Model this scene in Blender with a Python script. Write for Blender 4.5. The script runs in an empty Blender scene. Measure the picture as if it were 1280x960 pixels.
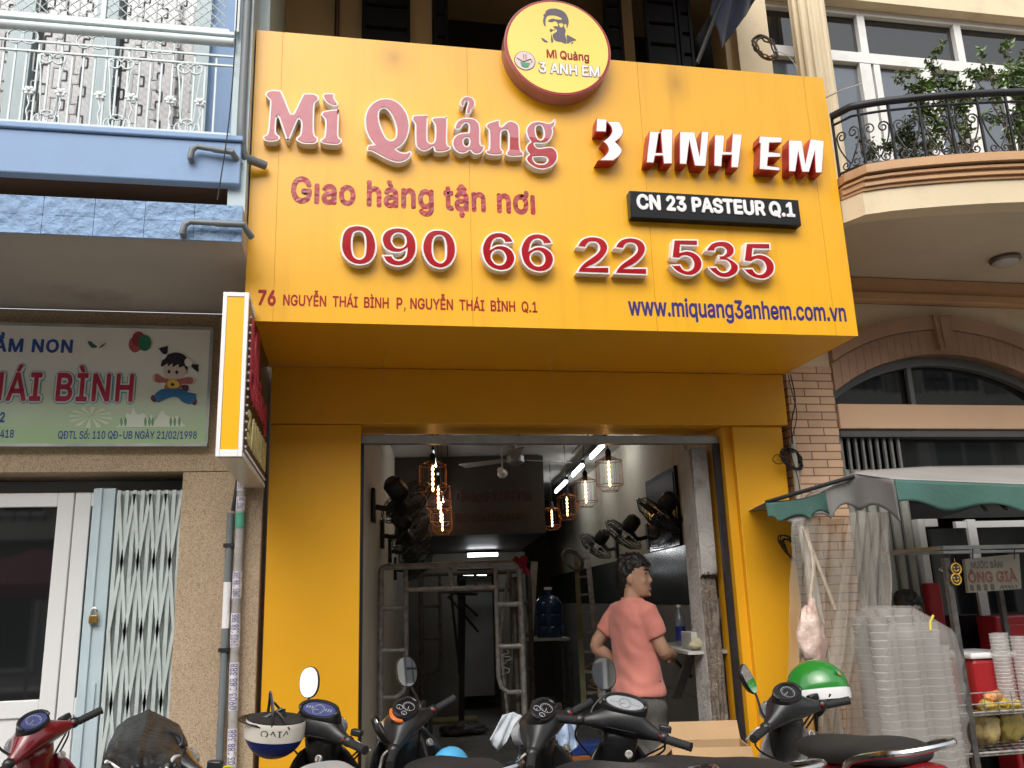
import bpy, bmesh, math, random
from mathutils import Vector as V, Matrix as M4, noise as mnoise
random.seed(7)
R = math.radians
SC = bpy.context.scene
COL = SC.collection
# ------------------------------------------------------------------ camera, sky, sun, exposure
FPX, DIST, EYE = 1080.0, 4.6, 1.45
def _axes(pitch, roll, yaw):
    cy, sy = math.cos(yaw), math.sin(yaw)
    f0 = V((sy, cy, 0)); r0 = V((cy, -sy, 0)); u0 = V((0, 0, 1))
    f = f0*math.cos(pitch) + u0*math.sin(pitch); u = u0*math.cos(pitch) - f0*math.sin(pitch)
    return r0*math.cos(roll) + u*math.sin(roll), u*math.cos(roll) - r0*math.sin(roll), f
CR, CU, CF = _axes(R(14.0), R(-1.95), R(10.93))
CP = V((0, -DIST, EYE))
cam_d = bpy.data.cameras.new('camera'); cam = bpy.data.objects.new('camera', cam_d); COL.objects.link(cam)
cam_d.sensor_width = 36; cam_d.lens = 36*FPX/1280; cam_d.clip_start = .05; cam_d.clip_end = 600
cam.matrix_world = M4(((CR.x, CU.x, -CF.x, CP.x), (CR.y, CU.y, -CF.y, CP.y), (CR.z, CU.z, -CF.z, CP.z), (0, 0, 0, 1)))
SC.camera = cam
SUN_EL, SUN_AZ = R(46), R(200)          # azimuth measured clockwise from +Y: behind the viewer
w = bpy.data.worlds.new('World'); SC.world = w; w.use_nodes = True
nt = w.node_tree; bgn = nt.nodes['Background']
sky = nt.nodes.new('ShaderNodeTexSky'); sky.sky_type = 'NISHITA'; sky.sun_disc = False
sky.sun_elevation = SUN_EL; sky.sun_rotation = SUN_AZ; sky.air_density = 1.6; sky.dust_density = 4.0
hs = nt.nodes.new('ShaderNodeHueSaturation'); hs.inputs['Saturation'].default_value = .22
nt.links.new(sky.outputs[0], hs.inputs['Color']); nt.links.new(hs.outputs[0], bgn.inputs[0]); bgn.inputs[1].default_value = .15
sd = bpy.data.lights.new('sun', 'SUN'); sd.energy = 0.9; sd.angle = R(60); sd.color = (1, .95, .87)
sun = bpy.data.objects.new('sun', sd); COL.objects.link(sun)
sdir = V((math.sin(SUN_AZ)*math.cos(SUN_EL), math.cos(SUN_AZ)*math.cos(SUN_EL), math.sin(SUN_EL)))
sun.rotation_euler = sdir.to_track_quat('Z', 'Y').to_euler(); sun.location = (0, -6, 12)
SC.view_settings.view_transform = 'Standard'; SC.view_settings.look = 'None'
SC.view_settings.gamma = 1; SC.view_settings.exposure = 0.80
SC.render.engine = 'CYCLES'

# ------------------------------------------------------------------ measuring: a photo point on a plane of the place
def _ray(px, py): return CR*((px-640)/FPX) - CU*((py-480)/FPX) + CF
def at(px, py, Y):
    v = _ray(px, py); return CP + v*((Y+DIST)/v.y)
def atz(px, py, Z):
    v = _ray(px, py); return CP + v*((Z-EYE)/v.z)
def atx(px, py, X):
    v = _ray(px, py); return CP + v*(X/v.x)
# the room inside the shop runs a little askew of the street front
RA = R(6.1); RO = V((0.06, .2, 0)); RU = V((math.cos(RA), -math.sin(RA), 0)); RV = V((math.sin(RA), math.cos(RA), 0))
def room(u, v, z): return RO + RU*u + RV*v + V((0, 0, z))
def atr(px, py, v):
    d = _ray(px, py); return CP + d*(((v) - (CP-RO).dot(RV))/d.dot(RV))

# ------------------------------------------------------------------ objects
def tag(o, label=None, cat=None, group=None, kind=None):
    if label: o['label'] = label
    if cat: o['category'] = cat
    if group: o['group'] = group
    if kind: o['kind'] = kind
    return o
def thing(name, label, cat, loc=(0, 0, 0), rz=0, group=None):
    o = bpy.data.objects.new(name, None); COL.objects.link(o); o.empty_display_size = .1
    o.location = loc; o.rotation_euler = (0, 0, rz)
    return tag(o, label, cat, group)
def basis(o):
    m = M4.LocRotScale(o.location, o.rotation_euler, o.scale)
    return m
def dup(o, parent=None):
    c = o.copy(); COL.objects.link(c)
    if parent is not None: c.parent = parent
    for ch in list(o.children): dup(ch, c)
    return c
def link(name, me, mat, parent=None, local=False):
    """local: the mesh is given in its parent's own space; else in world space"""
    o = bpy.data.objects.new(name, me); COL.objects.link(o)
    for m in (mat if isinstance(mat, (list, tuple)) else [mat]): me.materials.append(m)
    if parent is not None:
        o.parent = parent
        if not local:
            p = parent; m = M4()
            while p is not None:
                m = basis(p) @ m if p.parent is None else p.matrix_parent_inverse @ basis(p) @ m
                p = p.parent
            o.matrix_parent_inverse = m.inverted()
    return o
class MB:
    def __init__(s): s.v = []; s.f = []; s.mi = []; s.cur = 0; s.T = None
    def add(s, vs, fs):
        n = len(s.v)
        s.v += [ (s.T @ V(p)) if s.T else V(p) for p in vs]
        s.f += [tuple(i+n for i in f) for f in fs]; s.mi += [s.cur]*len(fs); return s
    def box(s, x0, x1, y0, y1, z0, z1):
        return s.add([(x0,y0,z0),(x1,y0,z0),(x1,y1,z0),(x0,y1,z0),(x0,y0,z1),(x1,y0,z1),(x1,y1,z1),(x0,y1,z1)],
                     [(0,3,2,1),(4,5,6,7),(0,1,5,4),(1,2,6,5),(2,3,7,6),(3,0,4,7)])
    def bar(s, a, b, wx, wy, up=(0, 0, 1)):
        a, b = V(a), V(b); d = (b-a).normalized(); u = V(up)
        if abs(d.dot(u)) > .97: u = V((0, 1, 0))
        x = d.cross(u).normalized()*wx/2; y = x.cross(d).normalized()*wy/2
        return s.add([a-x-y, a+x-y, a+x+y, a-x+y, b-x-y, b+x-y, b+x+y, b-x+y],
                     [(0,3,2,1),(4,5,6,7),(0,1,5,4),(1,2,6,5),(2,3,7,6),(3,0,4,7)])
    def tube(s, pts, r, n=6, closed=False, caps=True):
        pts = [V(p) for p in pts]; k = len(pts)
        rs = r if isinstance(r, (list, tuple)) else [r]*k
        rings = []; pu = None
        for i, p in enumerate(pts):
            if closed: d = pts[(i+1) % k]-pts[i-1]
            else: d = pts[min(i+1, k-1)]-pts[max(i-1, 0)]
            d = d.normalized() if d.length > 1e-9 else V((0, 0, 1))
            if pu is None: pu = V((0, 0, 1)) if abs(d.z) < .9 else V((1, 0, 0))
            x = d.cross(pu)
            if x.length < 1e-6: x = d.cross(V((0, 1, .3)))
            x.normalize(); y = x.cross(d).normalized(); pu = y
            rings.append([p+(x*math.cos(2*math.pi*j/n)+y*math.sin(2*math.pi*j/n))*rs[i] for j in range(n)])
        return s.loft(rings, caps and not closed, closed)
    def loft(s, rings, caps=True, closed=False):
        n = len(rings[0]); k = len(rings); vs = [p for r in rings for p in r]; fs = []
        for i in range(k if closed else k-1):
            for j in range(n):
                a = i*n+j; b = i*n+(j+1) % n; c = ((i+1) % k)*n+(j+1) % n; d = ((i+1) % k)*n+j
                fs.append((a, b, c, d))
        if caps: fs += [tuple(range(n-1, -1, -1)), tuple(range((k-1)*n, k*n))]
        return s.add(vs, fs)
    def lathe(s, prof, c, ax=(0, 0, 1), n=20, caps=True):
        c = V(c); ax = V(ax).normalized(); x = ax.orthogonal().normalized(); y = ax.cross(x)
        return s.loft([[c+ax*h+(x*math.cos(2*math.pi*j/n)+y*math.sin(2*math.pi*j/n))*max(r, 1e-4) for j in range(n)] for r, h in prof], caps)
    def cyl(s, a, b, r, n=14): return s.tube([a, b], r, n)
    def ball(s, c, rx, ry=None, rz=None, n=12, m=8):
        ry = ry or rx; rz = rz or rx; c = V(c)
        return s.loft([[c+V((rx*math.sin(t)*math.cos(2*math.pi*j/n), ry*math.sin(t)*math.sin(2*math.pi*j/n), -rz*math.cos(t)))
                        for j in range(n)] for t in [max(.04, min(math.pi-.04, math.pi*i/m)) for i in range(m+1)]])
    def sheet(s, fn, nu, nv):
        vs = [fn(i/nu, j/nv) for i in range(nu+1) for j in range(nv+1)]
        return s.add(vs, [(i*(nv+1)+j, (i+1)*(nv+1)+j, (i+1)*(nv+1)+j+1, i*(nv+1)+j+1) for i in range(nu) for j in range(nv)])
    def prism(s, pts, d):
        d = V(d); n = len(pts); pts = [V(p) for p in pts]
        return s.add(pts+[p+d for p in pts], [tuple(range(n-1, -1, -1)), tuple(range(n, 2*n))]+[(i, (i+1) % n, (i+1) % n+n, i+n) for i in range(n)])
    def torus(s, c, ax, r, t, n=24, m=6):
        c = V(c); ax = V(ax).normalized(); x = ax.orthogonal().normalized(); y = ax.cross(x)
        return s.tube([c+(x*math.cos(2*math.pi*i/n)+y*math.sin(2*math.pi*i/n))*r for i in range(n)], t, m, True)
    def build(s, name, mat, parent=None, smooth=True, bevel=0, subsurf=0, solid=0, local=False, angle=40):
        me = bpy.data.meshes.new(name); me.from_pydata([tuple(p) for p in s.v], [], s.f)
        for p, m in zip(me.polygons, s.mi): p.material_index = m
        b = bmesh.new(); b.from_mesh(me); bmesh.ops.recalc_face_normals(b, faces=b.faces)
        if solid:
            pass
        b.to_mesh(me); b.free()
        o = link(name, me, mat, parent, local)
        if smooth:
            me.polygons.foreach_set('use_smooth', [True]*len(me.polygons))
            if not subsurf: me.set_sharp_from_angle(angle=R(angle))
        if solid:
            md = o.modifiers.new('solid', 'SOLIDIFY'); md.thickness = solid; md.offset = 0
        if bevel:
            md = o.modifiers.new('bevel', 'BEVEL'); md.width = bevel; md.segments = 2; md.limit_method = 'ANGLE'; md.angle_limit = R(50)
        if subsurf:
            md = o.modifiers.new('sub', 'SUBSURF'); md.levels = subsurf; md.render_levels = subsurf
        return o
def ell(c, x, y, n=16, p=2.0):
    """superellipse ring round c with half axes given as vectors"""
    c, x, y = V(c), V(x), V(y); out = []
    for j in range(n):
        a = 2*math.pi*j/n; ca, sa = math.cos(a), math.sin(a)
        out.append(c+x*(math.copysign(abs(ca)**(2/p), ca))+y*(math.copysign(abs(sa)**(2/p), sa)))
    return out
def smooth_pts(pts, k=5, closed=True):
    """Catmull-Rom through the points; a third value marks a sharp corner"""
    n = len(pts); out = []
    def P(i): return V((pts[i % n][0], pts[i % n][1]))
    def sharp(i): return len(pts[i % n]) > 2
    for i in range(n):
        p1, p2 = P(i), P(i+1)
        p0 = p1-(p2-p1)*.0001 if sharp(i) else P(i-1); p3 = p2+(p2-p1)*.0001 if sharp(i+1) else P(i+2)
        for t in range(k):
            t /= k
            out.append(.5*((2*p1)+(p2-p0)*t+(2*p0-5*p1+4*p2-p3)*t*t+(3*p1-p0-3*p2+p3)*t**3))
    return out
def curve_path(pts, k=6):
    pts = [V(p) for p in pts]; n = len(pts); out = []
    for i in range(n-1):
        p0, p1, p2, p3 = pts[max(i-1, 0)], pts[i], pts[i+1], pts[min(i+2, n-1)]
        for t in range(k):
            t /= k; out.append(.5*((2*p1)+(p2-p0)*t+(2*p0-5*p1+4*p2-p3)*t*t+(3*p1-p0-3*p2+p3)*t**3))
    return out+[pts[-1]]
def curve_mesh(c):
    o = bpy.data.objects.new('tmp', c); COL.objects.link(o)
    dg = bpy.context.evaluated_depsgraph_get(); dg.update()
    me = bpy.data.meshes.new_from_object(o.evaluated_get(dg)); bpy.data.objects.remove(o); bpy.data.curves.remove(c)
    me.materials.clear()
    return me
def fill(splines, depth, offset=0):
    """flat shape with holes from 2-D outlines, drawn in x/y and given a thickness"""
    c = bpy.data.curves.new('tmp', 'CURVE'); c.dimensions = '2D'; c.fill_mode = 'BOTH' if depth else 'FRONT'; c.extrude = depth/2
    c.offset = offset
    for si, sp in enumerate(splines):
        ar = sum(sp[i].x*sp[(i+1) % len(sp)].y-sp[(i+1) % len(sp)].x*sp[i].y for i in range(len(sp)))
        if (ar > 0) == (si == 0): sp = sp[::-1]
        s = c.splines.new('POLY'); s.points.add(len(sp)-1); s.use_cyclic_u = True
        for q, p in zip(s.points, sp): q.co = (p.x, p.y, 0, 1)
    return curve_mesh(c)
import os
FONT = None
try:
    _f = os.path.join(bpy.utils.system_resource('DATAFILES', path='fonts'), 'Inter.woff2')   # Blender's own interface font
    if os.path.exists(_f): FONT = bpy.data.fonts.load(_f)
except Exception: FONT = None
def font_mesh(body, depth=0, offset=0, spacing=1.0, res=3):
    """flat lettering; every contour is filled on its own, as this font's strokes overlap"""
    c = bpy.data.curves.new('tmp', 'FONT'); c.body = body; c.space_character = spacing; c.resolution_u = res
    if FONT: c.font = FONT
    o = bpy.data.objects.new('tmp', c); COL.objects.link(o)
    dg = bpy.context.evaluated_depsgraph_get(); dg.update()
    cu = o.evaluated_get(dg).to_curve(dg)
    loops = []
    for s in cu.splines:
        bp = s.bezier_points; pts = []
        n = len(bp)
        if n < 2: continue
        for k in range(n):
            a, b = bp[k], bp[(k+1) % n]
            p0, p1, p2, p3 = a.co, a.handle_right, b.handle_left, b.co
            lin = (p1-p0).cross(p3-p0).length < 1e-5 and (p2-p0).cross(p3-p0).length < 1e-5
            for t in range(1 if lin else res):
                t /= res; u = 1-t
                q = p0*u**3+p1*3*u*u*t+p2*3*u*t*t+p3*t**3
                if not pts or (V((q.x, q.y))-pts[-1]).length > 1e-5: pts.append(V((q.x, q.y)))
        if len(pts) > 2: loops.append(pts)
    o.evaluated_get(dg).to_curve_clear(); bpy.data.objects.remove(o); bpy.data.curves.remove(c)
    for l in loops:                       # bowls that run into their own stem: stop them at the stem's edge
        m = len(l); lv = [l[k].x for k in range(m) if abs(l[k].x-l[k-1].x) < 1e-4 and abs(l[k].y-l[k-1].y) > .35]
        for k in range(m):
            if abs(l[k].x-l[k-1].x) < 1e-4 and .01 < abs(l[k].y-l[k-1].y) < .12:
                for X in lv:
                    if 1e-4 < X-l[k].x < .03: l[k-1].x = l[k].x = X+.0005; break
    def area(l): return sum(l[k].x*l[(k+1) % len(l)].y-l[(k+1) % len(l)].x*l[k].y for k in range(len(l)))/2
    big = max(loops, key=lambda l: abs(area(l))); sg = area(big) > 0
    outer = [l for l in loops if (area(l) > 0) == sg]; holes = [l for l in loops if (area(l) > 0) != sg]
    def inside(p, l):
        r = False
        for k in range(len(l)):
            a, b = l[k], l[k-1]
            if (a.y > p.y) != (b.y > p.y) and p.x < (b.x-a.x)*(p.y-a.y)/(b.y-a.y)+a.x: r = not r
        return r
    own = {}
    for h in holes:
        best = None
        for k, l in enumerate(outer):
            if inside(h[0], l) and (best is None or abs(area(l)) < abs(area(outer[best]))): best = k
        if best is not None: own.setdefault(best, []).append(h)
    vs, fs = [], []
    for k, l in enumerate(outer):
        me = fill([l]+own.get(k, []), 0); n = len(vs)
        vs += [(v.co.x, v.co.y, (k % 3)*.00002) for v in me.vertices]; fs += [tuple(i+n for i in f.vertices) for f in me.polygons]
        bpy.data.meshes.remove(me)
    me = bpy.data.meshes.new('text'); me.from_pydata(vs, [], fs)
    return me
def fit_text(name, body, p_bl, p_tr, mat, parent, out=V((0, -1, 0)), depth=0, offset=0, spacing=1.0, shear=0, lift=.0015, grow=True):
    """text laid into the rectangle between two corners of a wall (its lower left and upper right), facing out;
    offset makes the strokes heavier: copies set a hair apart in depth"""
    p_bl, p_tr = V(p_bl), V(p_tr)
    me = font_mesh(body, 0, 0, spacing)
    xs = [q.co.x for q in me.vertices]; ys = [q.co.y for q in me.vertices]
    x0, x1, y0, y1 = min(xs), max(xs), min(ys), max(ys)
    up = V((0, 0, 1)); out = V(out).normalized(); rt = up.cross(out)
    d = p_tr-p_bl; W = d.dot(rt); H = d.dot(up)
    e = offset
    sx, sy = W/(x1-x0+2*e), H/(y1-y0+2*e)
    b = bmesh.new(); b.from_mesh(me)
    if depth:
        bmesh.ops.remove_doubles(b, verts=b.verts, dist=1e-5)
        r = bmesh.ops.extrude_face_region(b, geom=list(b.faces))
        for q in r['geom']:
            if isinstance(q, bmesh.types.BMVert): q.co.z += 1
        bmesh.ops.recalc_face_normals(b, faces=b.faces)
    b.verts.index_update(); vs0 = [q.co.copy() for q in b.verts]; fs0 = [tuple(q.index for q in f.verts) for f in b.faces]; b.free()
    vs, fs = [], []
    for k in range(9 if e else 1):
        ox, oy = (0, 0) if k == 0 else (e*math.cos(k*math.pi/4), e*math.sin(k*math.pi/4))
        n = len(vs)
        for q in vs0:
            fx, fy = (q.x-x0+e+ox)*sx, (q.y-y0+e+oy)*sy
            vs.append(p_bl+rt*(fx+shear*fy)+up*fy+out*(lift+q.z*depth-k*.0001))
        fs += [tuple(i+n for i in f) for f in fs0]
    me.clear_geometry(); me.from_pydata([tuple(q) for q in vs], [], fs)
    if not depth:
        b = bmesh.new(); b.from_mesh(me)
        for f in b.faces:
            f.normal_update()
            if f.normal.dot(out) < 0: f.normal_flip()
        b.to_mesh(me); b.free()
    return link(name, me, mat, parent)
def real(o):
    """bake an object's modifiers into its mesh"""
    dg = bpy.context.evaluated_depsgraph_get(); dg.update()
    me = bpy.data.meshes.new_from_object(o.evaluated_get(dg)); o.modifiers.clear(); o.data = me
    return o

# ------------------------------------------------------------------ materials
def mat(name, c, rough=.6, metal=0, var=.12, scale=3, bump=0, bscale=60, spec=.5, coat=0, detail=4, dirt=None, dscale=1.5, alpha=1, sheen=0):
    m = bpy.data.materials.new(name); m.use_nodes = True; t = m.node_tree; b = t.nodes['Principled BSDF']
    b.inputs['Roughness'].default_value = rough; b.inputs['Metallic'].default_value = metal
    b.inputs['Specular IOR Level'].default_value = spec; b.inputs['Coat Weight'].default_value = coat
    b.inputs['Coat Roughness'].default_value = .06; b.inputs['Alpha'].default_value = alpha
    b.inputs['Sheen Weight'].default_value = sheen
    tc = t.nodes.new('ShaderNodeTexCoord')
    c = tuple(c)
    def col(k): return tuple(max(0, min(1, x*k)) for x in c)+(1,)
    if var:
        n = t.nodes.new('ShaderNodeTexNoise'); n.inputs['Scale'].default_value = scale; n.inputs['Detail'].default_value = detail
        t.links.new(tc.outputs['Object'], n.inputs['Vector'])
        r = t.nodes.new('ShaderNodeValToRGB'); r.color_ramp.elements[0].position = .3; r.color_ramp.elements[1].position = .7
        r.color_ramp.elements[0].color = col(1-var); r.color_ramp.elements[1].color = col(1+var)
        t.links.new(n.outputs[0], r.inputs[0]); out = r.outputs[0]
        if dirt:
            n2 = t.nodes.new('ShaderNodeTexNoise'); n2.inputs['Scale'].default_value = dscale; n2.inputs['Detail'].default_value = 8; n2.inputs['Roughness'].default_value = .7
            t.links.new(tc.outputs['Object'], n2.inputs['Vector'])
            r2 = t.nodes.new('ShaderNodeValToRGB'); r2.color_ramp.elements[0].position = .52; r2.color_ramp.elements[1].position = .72
            r2.color_ramp.elements[0].color = (0, 0, 0, 1); r2.color_ramp.elements[1].color = (dirt[3],)*3+(1,)
            t.links.new(n2.outputs[0], r2.inputs[0])
            mx = t.nodes.new('ShaderNodeMix'); mx.data_type = 'RGBA'; mx.inputs[7].default_value = tuple(dirt[:3])+(1,)
            t.links.new(r2.outputs[0], mx.inputs[0]); t.links.new(out, mx.inputs[6]); out = mx.outputs[2]
        t.links.new(out, b.inputs['Base Color'])
        mr = t.nodes.new('ShaderNodeMapRange'); mr.inputs[3].default_value = max(.02, rough-.08); mr.inputs[4].default_value = min(1, rough+.1)
        t.links.new(n.outputs[0], mr.inputs[0]); t.links.new(mr.outputs[0], b.inputs['Roughness'])
    else: b.inputs['Base Color'].default_value = c+(1,)
    if bump:
        n = t.nodes.new('ShaderNodeTexNoise'); n.inputs['Scale'].default_value = bscale; n.inputs['Detail'].default_value = 5
        t.links.new(tc.outputs['Object'], n.inputs['Vector'])
        bp = t.nodes.new('ShaderNodeBump'); bp.inputs['Strength'].default_value = bump; bp.inputs['Distance'].default_value = .02
        t.links.new(n.outputs[0], bp.inputs['Height']); t.links.new(bp.outputs[0], b.inputs['Normal'])
    return m
def nd(m, typ, **kw):
    n = m.node_tree.nodes.new(typ)
    for k, v in kw.items(): setattr(n, k, v)
    return n
def emit(name, c, s):
    m = bpy.data.materials.new(name); m.use_nodes = True; b = m.node_tree.nodes['Principled BSDF']
    b.inputs['Base Color'].default_value = (.8, .8, .8, 1); b.inputs['Emission Color'].default_value = tuple(c)+(1,); b.inputs['Emission Strength'].default_value = s
    return m
def clear_mat(name, tint, amount, rough=.12, bump=.4, bscale=14, body=.35):
    """thin plastic film: partly see-through, partly milky and glossy"""
    m = bpy.data.materials.new(name); m.use_nodes = True; t = m.node_tree; t.nodes.clear()
    o = t.nodes.new('ShaderNodeOutputMaterial'); tr = t.nodes.new('ShaderNodeBsdfTransparent'); tr.inputs[0].default_value = tuple(.5+.5*x for x in tint)+(1,)
    b = t.nodes.new('ShaderNodeBsdfPrincipled'); b.inputs['Base Color'].default_value = tuple(tint)+(1,); b.inputs['Roughness'].default_value = rough
    b.inputs['Transmission Weight'].default_value = 0
    tc = t.nodes.new('ShaderNodeTexCoord'); n = t.nodes.new('ShaderNodeTexNoise'); n.inputs['Scale'].default_value = bscale; n.inputs['Detail'].default_value = 6
    t.links.new(tc.outputs['Object'], n.inputs['Vector'])
    bp = t.nodes.new('ShaderNodeBump'); bp.inputs['Strength'].default_value = bump; bp.inputs['Distance'].default_value = .03
    t.links.new(n.outputs[0], bp.inputs['Height']); t.links.new(bp.outputs[0], b.inputs['Normal'])
    tl = t.nodes.new('ShaderNodeBsdfTranslucent'); tl.inputs[0].default_value = tuple(tint)+(1,)
    m1 = t.nodes.new('ShaderNodeMixShader'); m1.inputs[0].default_value = body; t.links.new(b.outputs[0], m1.inputs[1]); t.links.new(tl.outputs[0], m1.inputs[2])
    m2 = t.nodes.new('ShaderNodeMixShader'); m2.inputs[0].default_value = amount
    t.links.new(tr.outputs[0], m2.inputs[1]); t.links.new(m1.outputs[0], m2.inputs[2]); t.links.new(m2.outputs[0], o.inputs[0])
    return m
YEL = (.82, .41, .012)
yellow = mat('yellow_panel', YEL, .32, 0, .03, 1.2, .015, 8, .45)
yellow_matt = mat('yellow_wall', (.78, .38, .012), .42, 0, .05, 1.5, .03, 10, .4)
white = mat('white_paint', (.78, .77, .75), .4, 0, .04, 2)
whiteplastic = mat('white_acrylic', (.82, .8, .8), .3, 0, .03, 3)
side_white = mat('letter_side', (.80, .76, .74), .4, 0, .04, 6)
red_face = mat('red_acrylic', (.36, .006, .012), .14, 0, .1, 5, 0, 10, .35)
pink_film = mat('pink_film', (.46, .135, .165), .35, 0, .05, 6, .1, 30)
red_side = mat('red_side', (.42, .02, .02), .35, 0, .1, 4)
red_text = mat('red_vinyl', (.33, .005, .006), .45, 0, .12, 14, spec=.3)
navy_text = mat('navy_vinyl', (.03, .015, .16), .35, 0, .06, 3)
black_gloss = mat('black_acrylic', (.006, .006, .007), .12, 0, 0, spec=.25)
black = mat('black_plastic', (.014, .014, .015), .42, 0, .25, 8, .05, 120)
blackmetal = mat('black_iron', (.02, .021, .024), .45, .2, .3, 12)
rubber = mat('rubber', (.012, .012, .013), .75, 0, .3, 20, .1, 150)
chrome = mat('chrome', (.6, .6, .6), .16, 1, .1, 20)
alu = mat('aluminium', (.42, .43, .42), .38, .8, .15, 10)
steel = mat('dirty_steel', (.32, .30, .28), .5, .5, .35, 25, .15, 60, dirt=(.45, .42, .38, .8), dscale=14)
mirror = mat('mirror', (.85, .86, .88), .02, 1, 0)
glass_dark = mat('dark_glass', (.012, .013, .014), .03, 0, 0, spec=.9)
dark = mat('dark_interior', (.02, .019, .017), .7, 0, .3, 2)
beige = mat('beige_wall', (.52, .42, .26), .75, 0, .07, 1.5, .08, 20, dirt=(.3, .24, .15, .5))
cream = mat('cream_wall', (.68, .56, .38), .7, 0, .06, 1.2, .06, 20, dirt=(.45, .36, .25, .5), dscale=2.5)
tan = mat('tan_trim', (.52, .30, .15), .6, 0, .1, 3, .06, 25, dirt=(.35, .2, .1, .5), dscale=4)
brown_arch = mat('brown_arch', (.37, .22, .14), .6, 0, .1, 6, .1, 30)
bluewall = mat('blue_wall', (.23, .345, .545), .6, 0, .06, 2, .04, 25, dirt=(.15, .23, .38, .35), dscale=3)
paleblue = mat('pale_blue_paint', (.47, .57, .61), .45, 0, .06, 4)
palegrey = mat('pale_grey_iron', (.60, .66, .66), .45, 0, .06, 10)
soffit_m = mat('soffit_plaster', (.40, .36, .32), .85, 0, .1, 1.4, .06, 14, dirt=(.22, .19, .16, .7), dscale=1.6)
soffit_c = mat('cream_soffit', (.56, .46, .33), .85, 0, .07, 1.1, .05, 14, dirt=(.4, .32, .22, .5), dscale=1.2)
# ------------------------------------------------------------------ ground and street
def ground_mat():
    m = mat('asphalt', (.085, .082, .078), .85, 0, .25, 4, .5, 300)
    return m
b = MB(); b.box(-60, 60, -60, -3.4, -.3, -.12); tag(b.build('road', ground_mat(), smooth=False), kind='structure')
pm = mat('paving', (.32, .30, .27), .8, 0, .12, 3, .2, 90, dirt=(.1, .09, .08, .7))
bt = nd(pm, 'ShaderNodeTexBrick'); bt.inputs['Scale'].default_value = 1; bt.inputs['Mortar Size'].default_value = .006
bt.inputs['Brick Width'].default_value = .3; bt.inputs['Row Height'].default_value = .3; bt.offset = 0
bt.inputs['Color1'].default_value = (1, 1, 1, 1); bt.inputs['Color2'].default_value = (.86, .84, .82, 1); bt.inputs['Mortar'].default_value = (.4, .38, .36, 1)
_t = pm.node_tree; _tc = nd(pm, 'ShaderNodeTexCoord'); _t.links.new(_tc.outputs['Object'], bt.inputs['Vector'])
_b = _t.nodes['Principled BSDF']; _src = _b.inputs['Base Color'].links[0].from_socket
_mx = nd(pm, 'ShaderNodeMix', data_type='RGBA', blend_type='MULTIPLY'); _mx.inputs[0].default_value = 1
_t.links.new(_src, _mx.inputs[6]); _t.links.new(bt.outputs[0], _mx.inputs[7]); _t.links.new(_mx.outputs[2], _b.inputs['Base Color'])
b = MB(); b.box(-60, 60, -3.25, .18, -.3, 0); tag(b.build('pavement', pm, smooth=False), kind='structure')
b = MB(); b.box(-60, 60, -3.4, -3.253, -.3, .004); tag(b.build('kerb', mat('kerb_stone', (.3, .29, .27), .8, 0, .2, 5, .1, 50), smooth=False, bevel=.015), kind='structure')

# ------------------------------------------------------------------ the row of houses across the street (seen in glass and mirrors)
opp = thing('town_house', 'white balconied town house across the street from the yellow shop', 'building', (0, -15.5, 0), math.pi)
b = MB()
for x in range(-21, 22, 3): b.box(x-.18, x+.18, 0, .5, 0, 9)
for z in (3.0, 6.0, 9.0): b.box(-21.2, 21.2, -.6, .5, z, z+.35)
b.box(-21.2, 21.2, .55, .9, 0, 9.3)
opw = b.build('wall', mat('white_house', (.60, .58, .53), .7, 0, .1, .6, dirt=(.4, .38, .35, .6), dscale=.7), opp, False, local=True)
for x in range(-21, 21, 3):
    for z in (.2, 3.5, 6.5):
        b = MB(); b.box(x+.55, x+2.45, .42, .5, z+.1, z+2.2)
        f = b.build('window', white, opp, False, local=True)
        b = MB()
        for k in range(2): b.box(x+.65+k*.9, x+1.45+k*.9, .39, .415, z+.2, z+2.1)
        b.build('pane', glass_dark, f, False, local=True)
for z in (3.35, 6.35):
    b = MB(); b.bar((-21, -.5, z+.9), (21, -.5, z+.9), .06, .05)
    for i in range(141): b.bar((-21+i*.3, -.5, z), (-21+i*.3, -.5, z+.9), .02, .02)
    b.build('balcony_railing', blackmetal, opp, False, local=True)
b = MB(); b.box(-21.2, 21.2, -.1, .2, 9.36, 9.9); b.build('parapet', cream, opp, False, local=True)
ps = thing('parasol', 'dark red street parasol on a pole across the road', 'parasol', (-4.6, -9.5, -.12))
b = MB(); n = 8
b.loft([ell((0, 0, 2.55), (.05, 0, 0), (0, .05, 0), n), ell((0, 0, 2.3), (.7, 0, 0), (0, .7, 0), n), ell((0, 0, 2.0), (1.3, 0, 0), (0, 1.3, 0), n), ell((0, 0, 1.82), (1.31, 0, 0), (0, 1.31, 0), n)], False)
b.build('canopy', mat('red_canvas', (.16, .01, .02), .8), ps, False, local=True, solid=.004)
b = MB(); b.cyl((0, 0, .05), (0, 0, 2.5), .022); b.build('pole', alu, ps, local=True)
b = MB(); b.lathe([(.28, 0), (.28, .06), (.05, .1)], (0, 0, 0)); b.build('base', blackmetal, ps, local=True)
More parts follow.
